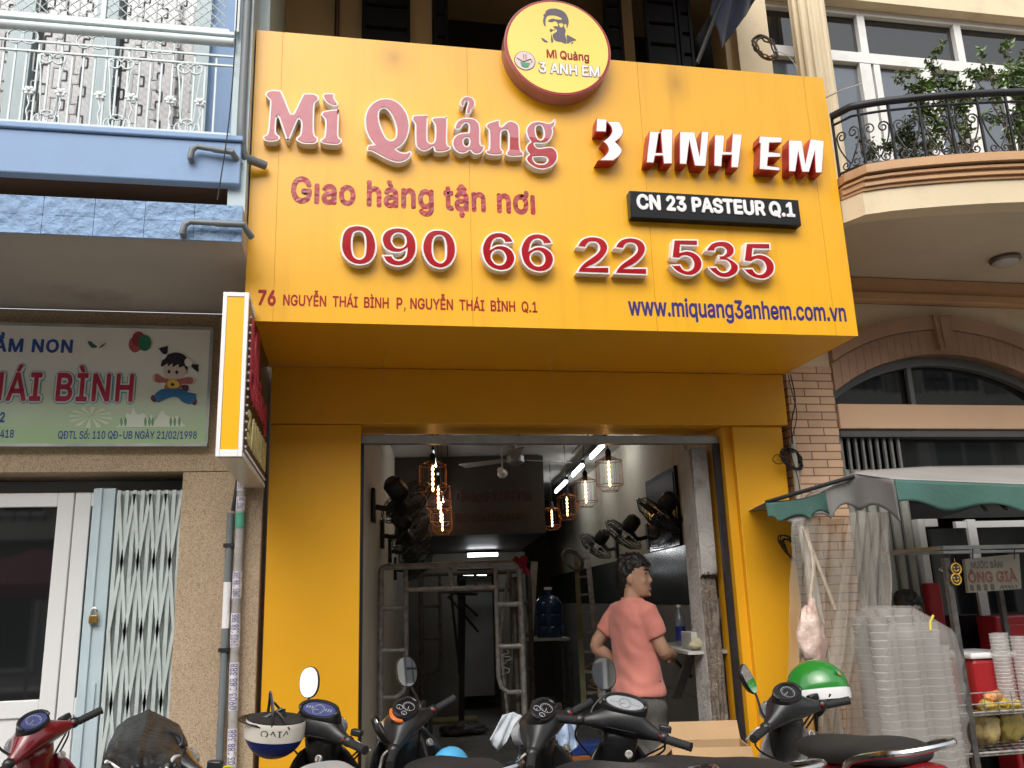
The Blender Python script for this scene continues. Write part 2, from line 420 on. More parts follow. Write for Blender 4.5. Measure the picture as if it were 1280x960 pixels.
# ------------------------------------------------------------------ the yellow shop: shell and room
SY = -.77                                    # front plane of the big sign
shop = thing('shop_house', 'narrow shop house with yellow pillars and an open doorway under the big sign', 'building', (1.05, 0, 0))
b = MB(); b.box(-.41, .06, .025, .3, 0, 2.388); b.build('pillar', yellow_matt, shop, bevel=.004)
b = MB(); b.box(2.19, 2.502, .025, .3, 0, 2.388); b.build('pillar', yellow_matt, shop, bevel=.004)
b = MB(); b.box(-.412, 2.532, 0, .3, 2.39, 2.697); b.build('beam', yellow_matt, shop, bevel=.004)
b = MB(); b.box(2.137, 2.189, .06, .3, 0, 2.388); b.build('door_reveal', yellow_matt, shop)
b = MB(); b.box(.062, 2.134, .1, .16, 2.300, 2.345); b.build('shutter_housing', alu, shop, bevel=.003)
b = MB(); b.box(.062, .078, .1, .16, 0, 2.30)
guide_m = mat('guide_rail', (.05, .05, .06), .35, .6, .2, 10); b.build('shutter_guide', guide_m, shop)
b = MB(); b.box(2.112, 2.134, .1, .16, 0, 2.30); b.box(2.098, 2.1125, .1, .13, 0, 2.30); b.build('shutter_guide', guide_m, shop)
colm = mat('chipped_plaster', (.50, .48, .45), .9, 0, .12, 7, .6, 45, dirt=(.17, .14, .11, .9), dscale=5)
b = MB()
def colface(u, v):
    z = 2.29*v; n = mnoise.noise(V((u*9, z*9, 1.3)))*.012*(1 if z < 1.55 else .15)
    return V((2.0+.095*u, .2+n+(.03 if z < 1.55 else 0), z))
b.sheet(lambda u, v: colface(u, .68+.32*v), 8, 40); b.box(2.0, 2.094, .24, .42, 0, 2.29); b.build('door_column', colm, shop)
b = MB(); b.sheet(lambda u, v: colface(u, .684*v)+V((0, 0, .012*mnoise.noise(V((u*7, 3, 1)))*(v > .99))), 10, 110); b.build('bare_masonry', mat('bare_masonry', (.17, .135, .105), .9, 0, .4, 18, .8, 60, dirt=(.36, .32, .28, .8), dscale=16), shop)
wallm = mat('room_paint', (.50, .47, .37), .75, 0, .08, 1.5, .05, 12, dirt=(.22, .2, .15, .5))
ceilm = mat('room_ceiling', (.42, .41, .38), .8, 0, .05, 2)
tilem = mat('dark_wall_tile', (.035, .04, .038), .18, 0, .15, 3)
lowm = mat('grey_wall_tile', (.27, .27, .26), .45, 0, .12, 3, dirt=(.16, .15, .14, .6), dscale=3)
floorm = mat('dusty_floor', (.27, .26, .24), .7, 0, .25, 3, .15, 40, dirt=(.3, .28, .25, .7), dscale=2.2)
def rbox(b, u0, u1, v0, v1, z0, z1):
    p = [room(u, v, z) for z in (z0, z1) for (u, v) in ((u0, v0), (u1, v0), (u1, v1), (u0, v1))]
    b.add(p, [(0,3,2,1),(4,5,6,7),(0,1,5,4),(1,2,6,5),(2,3,7,6),(3,0,4,7)]); return b
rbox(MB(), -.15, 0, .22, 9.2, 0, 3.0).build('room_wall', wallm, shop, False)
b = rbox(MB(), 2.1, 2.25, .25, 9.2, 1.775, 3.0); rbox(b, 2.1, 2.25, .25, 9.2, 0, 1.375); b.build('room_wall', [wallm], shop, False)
rbox(MB(), 2.092, 2.24, .25, 9.19, 1.378, 1.772).build('tile_band', tilem, shop, False)
b = MB()
for k in range(12):
    for j in range(2): rbox(b, 2.086, 2.098, .26+k*.6, .26+k*.6+.594, .2+j*.588, .2+j*.588+.582)
b.build('wall_tile', lowm, shop, False)
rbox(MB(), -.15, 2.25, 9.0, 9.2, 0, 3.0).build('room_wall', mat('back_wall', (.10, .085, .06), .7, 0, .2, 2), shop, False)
rbox(MB(), -.15, 2.25, .22, 9.2, 2.8, 2.95).build('ceiling', ceilm, shop, False)
loftm = mat('dark_brown_board', (.035, .026, .018), .5, 0, .2, 2)
rbox(MB(), .0, 1.418, 3.434, 8.99, 2.05, 2.79).build('loft', loftm, shop, False)
rbox(MB(), -.15, 2.25, -.05, 9.2, -.25, .012).build('room_floor', floorm, shop, False)
b = MB()
for u in (.5, 1.1, 1.7):
    rbox(b, u-.004, u+.004, .22, 3.4, 2.793, 2.7995)
b.build('ceiling_joint', dark, shop, False)
for (bd, u0, z0, u1, z1) in (('Mì Quảng 3 ANH EM', .45, 2.33, 1.3, 2.47), ('Đặc sản Quê nhà', .55, 2.16, 1.22, 2.27)):
    fit_text('loft_lettering', bd, room(u0, 3.43, z0), room(u1, 3.43, z1), mat('dull_lettering', (.09, .035, .02), .5, var=0), shop, out=-RV, depth=.01)
# partition with a doorway at the back, and the lighter room behind it
b = MB(); rbox(b, 0, .62, 6.6, 6.7, 0, 2.05); rbox(b, 1.15, 1.5, 6.6, 6.7, 0, 2.05); rbox(b, .62, 1.15, 6.6, 6.7, 1.85, 2.05)
b.build('partition', mat('partition_board', (.16, .15, .12), .7, 0, .2, 2), shop, False)
# upper storey above the sign, under an added, unseen slab that keeps it in shade
b = MB(); b.box(-.45, 2.52, -1.7, .9, 5.5, 5.62); b.build('roof_slab', mat('slab_grey', (.2, .18, .15), .85, 0, .15, 2), shop, False)
up = MB(); UY = .25
def uwall(x0, x1, Y=UY, d=.2, z0=4.0, z1=6.6):
    p = at(x0, 40, Y).x; q = at(x1, 40, Y).x; up.box(p, q, Y, Y+d, z0, z1)
for x0, x1 in ((318, 352), (356, 418), (424, 452), (512, 540), (778, 792), (905, 948)): uwall(x0, x1)
up.build('upper_wall', beige, shop, False)
b = MB(); b.box(-.6, 2.9, .75, .85, 3.8, 6.6); b.box(-.6, 2.9, .25, .75, 3.8, 4.0); b.box(-.6, 2.9, .2, .8, 6.6, 6.7); b.build('upper_recess', mat('unlit_room', (.006, .006, .007), .8, 0, .2, 2), shop, False)
shm = mat('navy_shutter', (.003, .005, .012), .7, 0, .2, 5)
for (xa, xb, ya) in ((452, 512, .2), (542, 560, .24), (755, 776, .2), (800, 838, .12), (846, 862, .2)):
    p0 = at(xa, 60, .26); p1 = at(xb, 60, .26); f = MB()
    sh = R(35)
    for k in range(14):
        z = 4.35+k*.16
        f.box(p0.x+.01, p1.x-.01, ya-.005, ya+.03, z, z+.13)
    f.box(p0.x, p0.x+.02, ya-.01, ya+.035, 4.3, 6.6); f.box(p1.x-.02, p1.x, ya-.01, ya+.035, 4.3, 6.6)
    f.build('shutter', shm, shop, False)
b = MB(); b.box(at(330, 30, .2).x, at(338, 30, .2).x, .18, .23, 4.0, 6.6)
b.box(at(420, 30, .2).x, at(423, 30, .2).x, .18, .24, 4.0, 6.6); b.build('window_post', mat('brown_post', (.12, .07, .04), .6), shop, False)

# ------------------------------------------------------------------ the big sign box
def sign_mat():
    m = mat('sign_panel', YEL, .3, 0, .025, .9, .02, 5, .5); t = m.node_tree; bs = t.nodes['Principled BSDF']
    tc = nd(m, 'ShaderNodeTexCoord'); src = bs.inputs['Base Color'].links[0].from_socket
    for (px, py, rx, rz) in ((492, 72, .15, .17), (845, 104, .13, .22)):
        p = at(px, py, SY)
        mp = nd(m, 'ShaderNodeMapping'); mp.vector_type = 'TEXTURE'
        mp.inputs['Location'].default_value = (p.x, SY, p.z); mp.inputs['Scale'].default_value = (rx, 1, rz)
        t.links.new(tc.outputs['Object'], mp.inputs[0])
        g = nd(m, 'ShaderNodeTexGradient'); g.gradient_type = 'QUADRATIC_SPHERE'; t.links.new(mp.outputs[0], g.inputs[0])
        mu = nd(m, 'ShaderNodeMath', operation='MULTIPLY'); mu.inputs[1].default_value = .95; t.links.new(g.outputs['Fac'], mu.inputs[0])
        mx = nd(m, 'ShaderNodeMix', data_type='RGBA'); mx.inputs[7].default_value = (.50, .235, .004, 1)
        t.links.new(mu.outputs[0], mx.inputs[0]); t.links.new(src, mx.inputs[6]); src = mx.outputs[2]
    mp = nd(m, 'ShaderNodeMapping'); mp.inputs['Scale'].default_value = (7, 1, .5); t.links.new(tc.outputs['Object'], mp.inputs[0])
    no = nd(m, 'ShaderNodeTexNoise'); no.inputs['Scale'].default_value = 2.2; no.inputs['Detail'].default_value = 7; t.links.new(mp.outputs[0], no.inputs['Vector'])
    r = nd(m, 'ShaderNodeValToRGB'); r.color_ramp.elements[0].position = .5; r.color_ramp.elements[0].color = (1, 1, 1, 1); r.color_ramp.elements[1].position = .85; r.color_ramp.elements[1].color = (.72, .68, .6, 1)
    t.links.new(no.outputs[0], r.inputs[0]); mu = nd(m, 'ShaderNodeMix', data_type='RGBA', blend_type='MULTIPLY'); mu.inputs[0].default_value = .45
    t.links.new(src, mu.inputs[6]); t.links.new(r.outputs[0], mu.inputs[7]); src = mu.outputs[2]
    t.links.new(src, bs.inputs['Base Color'])
    return m
sign = thing('shop_sign', 'huge yellow sign box with raised red and white lettering over the shop doorway', 'sign', (1.04, SY, 2.7))
SX0, SX1, SZ0, SZ1 = -.472, 2.552, 2.70, 4.193
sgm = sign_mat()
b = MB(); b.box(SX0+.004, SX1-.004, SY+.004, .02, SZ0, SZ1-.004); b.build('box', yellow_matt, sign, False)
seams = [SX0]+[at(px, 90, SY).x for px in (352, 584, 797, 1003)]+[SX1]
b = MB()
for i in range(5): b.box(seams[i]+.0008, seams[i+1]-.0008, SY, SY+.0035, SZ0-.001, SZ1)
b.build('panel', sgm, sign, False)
def T(ox, oy, s, pts): return [((p[0]/s+ox, p[1]/s+oy)+tuple(p[2:])) for p in pts]
def glyph(outer, holes=(), depth=.05, side=None, face=None, inset=.0075, rim=None):
    """one channel letter: outlines measured on the front face's plane"""
    Y = SY-depth
    def world(pts, k=4): return [V((q.x, q.z)) for q in (at(p.x, p.y, Y) for p in smooth_pts(pts, k))]
    spl = [world(outer)]+[world(h) for h in holes]
    def place(me, y):
        bm = bmesh.new(); bm.from_mesh(me)
        for q in bm.verts: q.co = V((q.co.x, y-q.co.z, q.co.y))
        bmesh.ops.recalc_face_normals(bm, faces=bm.faces); bm.to_mesh(me); bm.free(); return me
    L = link('letter', place(fill(spl, depth-.001), SY-.0005-(depth-.001)/2), side, sign)
    F = fill(spl, .003, -inset)
    link('letter_face', place(F, Y-.0008), face, L)
    return L
def peel(name, zlo, zhi, xlo=-9, xhi=9, wob=.02):
    """pink protective film peeled away from the red acrylic inside a box"""
    m = mat(name, (.46, .135, .165), .3, 0, .05, 6, .1, 30); t = m.node_tree; bs = t.nodes['Principled BSDF']
    tc = nd(m, 'ShaderNodeTexCoord'); sp = nd(m, 'ShaderNodeSeparateXYZ'); no = nd(m, 'ShaderNodeTexNoise'); no.inputs['Scale'].default_value = 9
    t.links.new(tc.outputs['Object'], no.inputs['Vector']); t.links.new(tc.outputs['Object'], sp.inputs[0])
    def cmp(sock, op, val):
        a = nd(m, 'ShaderNodeMath', operation='MULTIPLY_ADD'); t.links.new(no.outputs[0], a.inputs[0]); a.inputs[1].default_value = wob*2; t.links.new(sock, a.inputs[2])
        c = nd(m, 'ShaderNodeMath', operation=op); t.links.new(a.outputs[0], c.inputs[0]); c.inputs[1].default_value = val+wob; return c.outputs[0]
    fac = None
    for s_, op, v in ((sp.outputs[2], 'GREATER_THAN', zlo), (sp.outputs[2], 'LESS_THAN', zhi), (sp.outputs[0], 'GREATER_THAN', xlo), (sp.outputs[0], 'LESS_THAN', xhi)):
        o = cmp(s_, op, v)
        if fac is None: fac = o
        else:
            mm = nd(m, 'ShaderNodeMath', operation='MULTIPLY'); t.links.new(fac, mm.inputs[0]); t.links.new(o, mm.inputs[1]); fac = mm.outputs[0]
    mx = nd(m, 'ShaderNodeMix', data_type='RGBA'); mx.inputs[7].default_value = (.36, .006, .012, 1)
    t.links.new(fac, mx.inputs[0]); t.links.new(bs.inputs['Base Color'].links[0].from_socket, mx.inputs[6]); t.links.new(mx.outputs[2], bs.inputs['Base Color'])
    return m
def zat(px, py): return at(px, py, SY-.05).z
def xat(px, py): return at(px, py, SY-.05).x
G1 = lambda p: T(320, 100, 8, p)
glyph(G1([(92,150),(110,115),(160,100),(225,104),(262,125),(345,322),(362,332),(380,322),(465,150),(495,133),(585,137),(628,170),(620,205),(592,228),(582,300),(583,530),(618,575),(612,618),(570,638),(470,634),(412,608),(402,580),(440,540),(450,440),(445,405),(430,395),(415,405),(335,590),(318,606),(300,590),(232,390),(218,375),(205,390),(200,520),(235,560),(235,590),(190,612),(110,612),(72,590),(72,560),(112,530),(128,400),(138,220),(125,190)]), side=side_white, face=pink_film)
glyph(G1([(650,345),(670,315),(730,300),(822,290,1),(830,300),(825,550),(858,590),(850,630),(800,648),(700,640),(648,620),(645,595),(680,565),(690,480),(690,410),(680,380)]), side=side_white, face=pink_film)
glyph(G1([(665,155),(685,133),(770,133),(788,150),(785,180),(820,230),(810,258),(770,258),(710,230),(675,190)]), side=side_white, face=pink_film)
G2 = lambda p: T(440, 110, 8, p)
glyph(G2([(125,340),(130,270),(165,190),(230,130),(320,102),(420,118),(500,175),(555,260),(578,360),(570,440),(540,520),(490,580),(445,605),(455,622),(490,640),(540,645),(575,630),(597,640),(595,670),(565,710),(500,742),(430,742),(340,710),(240,655),(190,632),(155,630),(145,600),(165,570),(215,562,1),(170,500),(135,420)]),
      [G2([(270,280),(275,235),(300,208),(335,208),(375,245),(410,310),(438,400),(435,480),(410,515),(375,518),(340,490),(305,420),(280,350)])], side=side_white, face=pink_film)
glyph(G2([(600,290),(615,272),(680,268),(750,268),(758,290),(755,500),(770,540),(795,550),(820,530),(828,480),(828,390),(815,350),(795,325),(800,300),(840,290),(930,288),(954,300),(954,550),(985,583),(975,621),(908,642),(840,639),(822,625),(810,592),(790,605),(740,630),(690,625),(640,580),(630,500),(628,370),(615,340),(598,315)]), side=side_white, face=pink_film)
G3 = lambda p: T(540, 110, 9.6, p)
glyph(G3([(268,470),(290,410),(340,370),(420,355),(500,365),(560,410),(580,470),(582,640),(595,685),(630,690),(625,740),(590,780),(540,797),(490,785),(455,750),(400,780),(330,780),(270,740),(242,680),(245,620),(280,570),(340,540),(435,530,1),(440,470),(430,430),(405,420),(375,440),(345,485),(310,500),(280,495)]),
      [G3([(380,640),(390,610),(412,600),(440,610),(445,650),(435,685),(412,695),(390,680)])], side=side_white, face=pink_film)
glyph(G3([(335,190),(345,140),(385,105),(430,98),(490,120),(518,170),(510,220),(475,260),(465,295),(440,308),(410,295),(410,250),(425,200),(430,165),(412,158),(395,175),(385,215),(360,225)]), side=side_white, face=pink_film, inset=.006)
G4 = lambda p: T(600, 130, 8.727, p)
glyph(G4([(60,240),(80,210),(140,185),(210,172),(218,190),(220,230),(235,243),(270,210),(310,185),(360,185),(410,215),(432,270),(440,480),(475,530),(472,565),(420,572),(320,572),(285,550),(285,520),(305,490),(310,400),(305,320),(290,290),(265,285),(240,300),(232,340),(232,480),(255,510),(250,545),(200,558),(110,556),(62,530),(65,500),(95,480),(95,300),(80,270)]),
      side=side_white, face=peel('half_peeled_film', zat(642, 187), zat(642, 172), xat(636, 180), 9, .008))
glyph(G4([(500,300),(510,250),(550,205),(610,185),(680,190),(740,205),(780,195),(810,165),(825,180),(820,230),(795,260),(800,310),(775,380),(720,425),(660,432),(605,430),(600,445),(620,470),(660,478),(760,465),(820,490),(850,550),(840,620),(790,680),(700,712),(610,700),(540,660),(500,610),(505,570),(530,548),(505,510),(500,470),(520,430),(545,410),(520,370)]),
      [G4([(610,290),(615,250),(640,232),(670,240),(692,290),(692,350),(670,383),(640,380),(618,340)]), G4([(582,595),(600,578),(700,578),(730,600),(725,630),(690,650),(640,650),(605,635)])],
      side=side_white, face=peel('lower_peeled_film', 0, zat(675, 173), -9, 9, .025))
C3 = lambda s: [p+(1,) for p in s]
D7 = dict(depth=.072, side=red_side, face=whiteplastic, inset=.0035)
G5 = lambda p: T(730, 130, 8, p)
glyph(G5([(125,145,1),(229,152,1),(232,175,1),(350,175,1),(380,225),(395,275),(385,310),(360,345),(315,380,1),(345,410),(378,455),(375,490),(345,530),(292,570,1),(135,568,1),(200,525),(240,470),(235,430),(215,400),(185,375,1),(240,335),(275,285),(272,240),(250,205),(227,186,1),(222,282,1),(118,280,1)]), **D7)
glyph(G5(C3([(655,272),(770,280),(770,250),(888,250),(882,600),(795,602),(785,522),(712,522),(698,592),(620,590)])), [G5(C3([(765,295),(780,488),(720,488),(748,300)]))], **D7)
G6 = lambda p: T(840, 140, 9.6, p)
glyph(G6(C3([(90,235),(272,240),(328,505),(352,232),(445,235),(405,655),(270,650),(208,370),(175,632),(88,628)])), **D7)
glyph(G6(C3([(510,272),(632,278),(618,475),(708,480),(722,258),(845,268),(795,672),(705,670),(712,520),(605,520),(595,660),(500,652)])), **D7)
G7 = lambda p: T(930, 140, 8.727, p)
glyph(G7(C3([(165,262),(420,275),(410,338),(278,340),(272,435),(405,450),(400,495),(265,498),(255,585),(392,605),(390,645),(165,628),(175,345),(160,340)])), **D7)
glyph(G7(C3([(485,305),(632,310),(668,545),(722,292),(875,315),(850,668),(778,665),(768,455),(710,660),(630,658),(590,455),(562,655),(485,652)])), **D7)
DG = dict(depth=.05, side=side_white, face=red_face, inset=.0085)
H1 = lambda p: T(410, 270, 9.6, p)
glyph(H1([(148,330),(165,220),(220,140),(300,108),(400,108),(490,140),(550,210),(582,310),(585,400),(560,490),(500,560),(420,588),(330,585),(240,545),(180,475),(152,400)]),
      [H1([(295,340),(300,260),(320,205),(360,190),(405,200),(432,245),(440,320),(438,410),(425,475),(395,503),(355,503),(320,475),(300,410)])], **DG)
H2 = lambda p: T(490, 270, 9.6, p)
glyph(H2([(-133,290),(-118,220),(-68,165),(12,135),(90,132),(180,150),(250,205),(290,280),(302,380),(285,470),(230,550),(150,595),(60,608),(-30,585),(-90,540),(-125,465,1),(8,465,1),(30,505),(75,522),(125,508),(155,470),(165,412,1),(110,440),(40,445),(-40,425),(-100,380)]),
      [H2([(5,300),(12,250),(45,218),(90,212),(135,235),(155,285),(150,335),(120,365),(75,372),(35,355)])], **DG)
glyph(H2([(355,400),(365,300),(410,210),(480,165),(560,158),(650,175),(720,230),(765,320),(775,420),(755,510),(700,590),(610,632),(520,625),(440,580),(385,500)]),
      [H2([(495,400),(500,310),(525,255),(570,240),(610,260),(635,330),(640,430),(630,510),(595,548),(560,545),(520,510),(500,450)])], **DG)
H3 = lambda p: T(590, 270, 8.727, p)
six = [(100,370),(120,280),(170,210),(240,175),(320,172),(400,200),(445,250),(462,292,1),(350,298,1),(335,262),(300,245),(260,255),(230,290),(218,340,1),(260,318),(320,312),(390,330),(450,380),(478,450),(465,520),(420,575),(350,600),(270,595),(190,560),(130,490)]
sixh = [(220,450),(230,405),(265,380),(310,380),(345,410),(358,455),(345,500),(310,522),(265,515),(235,485)]
two = [(90,340,1),(110,290),(160,240),(240,217),(320,222),(390,250),(435,305),(442,360),(420,420),(370,480),(310,525),(260,550,1),(455,548,1),(458,635,1),(90,622,1),(115,560),(170,500),(240,450),(300,405),(332,360),(325,315),(290,292),(240,295),(210,325),(200,352,1)]
five = [(205,180,1),(508,182,1),(510,268,1),(305,262,1),(300,325,1),(370,312),(450,330),(520,380),(560,450),(555,530),(510,590),(430,625),(330,615),(240,570),(190,520),(165,485,1),(300,482,1),(315,515),(345,545),(390,548),(430,520),(440,470),(420,420),(380,395),(330,392),(280,422,1),(178,410,1)]
def sh(p, dx, dy): return [(q[0]+dx, q[1]+dy)+tuple(q[2:]) for q in p]
glyph(H3(six), [H3(sixh)], **DG); glyph(H3(sh(six, 422, 14)), [H3(sh(sixh, 424, 13))], **DG)
H4 = lambda p: T(710, 270, 8.727, p)
glyph(H4(two), **DG); glyph(H4(sh(two, 412, 12)), **DG)
H5 = lambda p: T(820, 280, 9.6, p)
glyph(H5(five), **DG); glyph(H5(sh(five, 867, 42)), **DG)
glyph(H5([(595,322,1),(610,280),(660,225),(740,200),(830,200),(900,230),(945,290),(945,350),(910,395),(885,408,1),(940,440),(990,490),(998,545),(970,600),(900,640),(830,652),(750,635),(680,590),(640,550),(615,512,1),(730,508,1),(750,540),(790,568),(840,565),(878,530),(880,490),(850,452),(800,440),(745,445,1),(748,368,1),(790,370),(825,345),(830,310),(800,285),(750,283),(720,305),(712,340,1)]), **DG)
S = lambda x, y: at(x, y, SY)
fit_text('lettering', 'Gıao hàng tận nơı', S(363, 262.7), S(668, 235.6), mat('wrinkled_red_vinyl', (.34, .02, .025), .3, 0, .35, 28, .3, 45), sign, offset=.032, spacing=1.06)
fit_text('lettering', '76', S(322, 382), S(345.3, 362.8), red_text, sign, offset=.035)
for (tx, x0_, y0_, x1_, y1_) in (('NGUYỄN  THÁI  BÌNH', 353.7, 382.2, 486, 365.9), ('P', 495.6, 386.6, 503, 372.0), (',', 505, 389.6, 507.2, 384.6), ('NGUYỄN  THÁI  BÌNH  Q.1', 512.8, 387.6, 671, 371.2)):
    fit_text('lettering', tx, S(x0_, y0_), S(x1_, y1_), red_text, sign, offset=.02 if tx != ',' else 0)
fit_text('lettering', 'www.miquang3anhem.com.vn', S(786.3, 401), S(1055.5, 379), navy_text, sign, offset=.022)
pl = thing('address_plate', 'long black plate with white address lettering on the yellow sign', 'plate', (S(893, 272)))
a, c = at(789, 271.5, SY-.05), at(998, 250, SY-.05)
b = MB(); b.box(a.x, c.x, SY-.05, SY-.001, a.z, c.z); b.build('plate', black_gloss, pl, bevel=.003)
fit_text('lettering', 'CN 23 PASTEUR Q.1', at(796.2, 263.5, SY-.05), at(991.5, 253.6, SY-.05), whiteplastic, pl, depth=.006, offset=.035)
# sign-fixing wires hanging from the underside
for (x, y0, y1) in ((482, 438, 482), (691, 442, 490), (890, 446, 478)):
    p = at(x, y0, -.35); p.z = 2.699; q = at(x-2, y1, -.35)
    b = MB(); b.tube(curve_path([p, p.lerp(q, .5)+V((-.012, 0, 0)), p.lerp(q, .8)+V((-.004, 0, .0)), q]), .0016, 5)
    tag(b.build('loose_wire', tan), {482: 'thin loose wire hanging under the sign, nearest the projecting light box', 691: 'thin loose wire hanging under the middle of the sign', 890: 'thin loose wire hanging under the sign, nearest the brick pillar'}[x], 'wire', 'loose wires under the sign')

# ------------------------------------------------------------------ round sign
RY = SY-.085
rc = at(697.5, 59.5, RY); rr = (at(763.5, 66, RY)-at(630.5, 56, RY)).length/2
rs = thing('round_sign', 'round yellow sign with a stencilled face and red rim on top of the big sign', 'sign', rc)
b = MB(); b.lathe([(rr, 0), (rr, .083)], rc, (0, 1, 0), 72); b.build('rim', mat('rim_red', (.38, .16, .14), .35, 0, .1, 5), rs)
b = MB(); b.lathe([(rr*.985, 0), (rr*.985, .004)], rc+V((0, -.004, 0)), (0, 1, 0), 72); b.build('border', red_face, rs)
b = MB(); b.lathe([(rr*.945, 0), (rr*.945, .004)], rc+V((0, -.0065, 0)), (0, 1, 0), 72); b.build('face', mat('pale_yellow', (.86, .66, .12), .35, 0, .02, 3), rs)
stencil = mat('stencil_grey', (.11, .085, .12), .5, 0, 0)
Z1 = lambda p: T(655, 0, 12, p)
def flat(polys, Y, m, parent, name, holes=(), lift=0):
    vs = MB()
    for pi, pl_ in enumerate(polys):
        w_ = [V((q.x, q.z)) for q in (at(p.x, p.y, Y) for p in smooth_pts(pl_, 3))]
        me = fill([w_]+[[V((q.x, q.z)) for q in (at(p.x, p.y, Y) for p in smooth_pts(h, 3))] for h in (holes if pi == 0 else ())], .0012)
        vs.add([(q.co.x, Y-lift-q.co.z, q.co.y) for q in me.vertices], [tuple(f.vertices) for f in me.polygons])
    return vs.build(name, m, parent, False)
flat([Z1([(285,300),(300,250),(290,225),(330,190),(320,175),(380,135),(480,130),(570,160),(630,210),(665,290),(668,350),(645,425),(635,370),(612,355),(600,400),(625,450),(615,520),(640,600),(620,655),(570,630),(500,620),(450,590),(430,520),(470,490),(495,470),(490,440),(440,405),(470,390),(510,395),(500,340),(470,310),(480,290),(560,295),(570,275),(540,255),(480,235),(400,225),(340,250),(320,330),(325,395),(295,360)]),
      Z1([(640,525),(700,550),(785,600),(735,610),(680,640),(640,650),(645,590)]), Z1([(262,565),(310,590),(360,632),(310,630),(275,600)]),
      Z1([(360,310),(400,285),(450,280),(470,300),(430,325),(380,325)]), Z1([(385,455),(400,430),(430,445),(480,440),(430,460),(405,480)]),
      Z1([(410,510),(425,560),(440,620),(415,640),(405,590)]), Z1([(720,630),(740,635),(722,660),(710,660)])],
     RY-.0075, stencil, rs, 'portrait', [Z1([(520,355),(575,345),(590,385),(555,415)])])
RS = lambda x, y: at(x, y, RY-.0075)
fit_text('lettering', 'Mì Quảng', RS(683.6, 75.2), RS(736, 66), red_text, rs, offset=.02)
fit_text('lettering', '3 ANH EM', RS(673, 91.5), RS(749.6, 83), mat('outline_violet', (.25, .1, .16), .4, var=0), rs, offset=.045, lift=.001)
fit_text('lettering', '3 ANH EM', RS(674, 90.9), RS(748.6, 83.6), whiteplastic, rs, offset=.02, lift=.003)
b = MB(); cc = RS(656, 76); b.lathe([(.055, 0), (.055, .002)], cc, (0, 1, 0), 28); b.build('emblem_ring', stencil, rs)
b = MB(); b.lathe([(.051, 0), (.051, .002)], cc+V((0, -.002, 0)), (0, 1, 0), 28); b.build('emblem', mat('emblem_pink', (.75, .55, .55), .4, var=0), rs)
e = lambda x, z: (cc.x+x, cc.z+z)
b = MB(); b.prism([(cc.x+x, cc.y-.0045, cc.z+z) for x, z in ((-.024, -.012), (.026, -.012), (.018, -.032), (.008, -.038), (-.008, -.038), (-.018, -.032))], (0, .002, 0)); b.build('emblem_bowl', mat('bowl_green', (.03, .30, .12), .4, var=0), rs, False)
b = MB(); b.tube([(cc.x-.042, cc.y-.004, cc.z+.012), (cc.x-.01, cc.y-.004, cc.z-.008), (cc.x+.03, cc.y-.004, cc.z+.01), (cc.x+.038, cc.y-.004, cc.z+.0), (cc.x+.03, cc.y-.004, cc.z-.01)], .0016, 5)
for k in (-.008, .004): b.tube([(cc.x+k, cc.y-.004, cc.z+.005), (cc.x+k+.004, cc.y-.004, cc.z+.015), (cc.x+k, cc.y-.004, cc.z+.026), (cc.x+k+.004, cc.y-.004, cc.z+.036)], .0012, 5)
b.build('emblem_lines', stencil, rs)

# ------------------------------------------------------------------ projecting light box on the left
lb = thing('light_box', 'narrow yellow light box with white edges projecting from the left corner of the shop', 'sign', (-.47, -.5, 2.1))
BX0, BX1, BY0, BY1 = -.528, -.428, -1.0, -.02
BZ0, BZ1 = at(288, 571, BY0).z, at(300, 366, BY0).z
b = MB(); b.box(BX0, BX1, BY0, BY1, BZ0, BZ1); b.build('box', mat('light_box_side', (.70, .62, .5), .3, .2, .05, 3), lb, bevel=.003)
b = MB(); b.box(BX0+.016, BX1-.016, BY0-.004, BY0, BZ0+.03, BZ1-.02); b.build('front_panel', mat('light_box_yellow', (.84, .45, .012), .3, 0, .02, 2), lb)
b = MB()
for (x0, x1, z0, z1) in ((BX0-.002, BX0+.015, BZ0, BZ1), (BX1-.015, BX1+.002, BZ0, BZ1), (BX0+.015, BX1-.015, BZ1-.019, BZ1), (BX0+.015, BX1-.015, BZ0, BZ0+.029)):
    b.box(x0, x1, BY0-.007, BY0+.02, z0, z1)
b.box(BX1+.0005, BX1+.004, BY0+.02, BY1, BZ0, BZ0+.022); b.box(BX1+.0005, BX1+.004, BY0+.02, BY1, BZ1-.02, BZ1)
b.build('frame', whiteplastic, lb, bevel=.002)
b = MB(); b.box(BX1, BX1+.003, BY0+.021, BY1-.004, BZ0+.023, BZ1-.021); b.build('side_panel', mat('brown_face', (.045, .025, .014), .35, 0, .1, 3), lb)
b = MB()
for z in [BZ0+.05+k*.035 for k in range(int((BZ1-BZ0-.1)/.035))]: b.ball((BX1+.006, BY0+.05, z), .006, n=6, m=4)
for y in [BY0+.06+k*.03 for k in range(30)]: b.ball((BX1+.006, y, BZ1-.035), .005, n=6, m=4); b.ball((BX1+.006, y, BZ0+.036), .005, n=6, m=4)
b.build('bulb', whiteplastic, lb)
def side_text(body, y0, y1, z0, z1, m): return fit_text('lettering', body, V((BX1+.003, y0, z0)), V((BX1+.003, y1, z1)), m, lb, out=V((1, 0, 0)), depth=.006, offset=.035)
ledred = mat('led_red', (.62, .06, .10), .4, 0, .5, 160)
side_text('Mì', BY0+.10, BY0+.44, BZ0+.40, BZ1-.06, ledred); side_text('Quảng', BY0+.10, BY1-.08, BZ0+.24, BZ0+.44, ledred)
side_text('3 ANH EM', BY0+.10, BY1-.06, BZ0+.07, BZ0+.22, mat('led_cream', (.72, .62, .28), .4, 0, .35, 160))
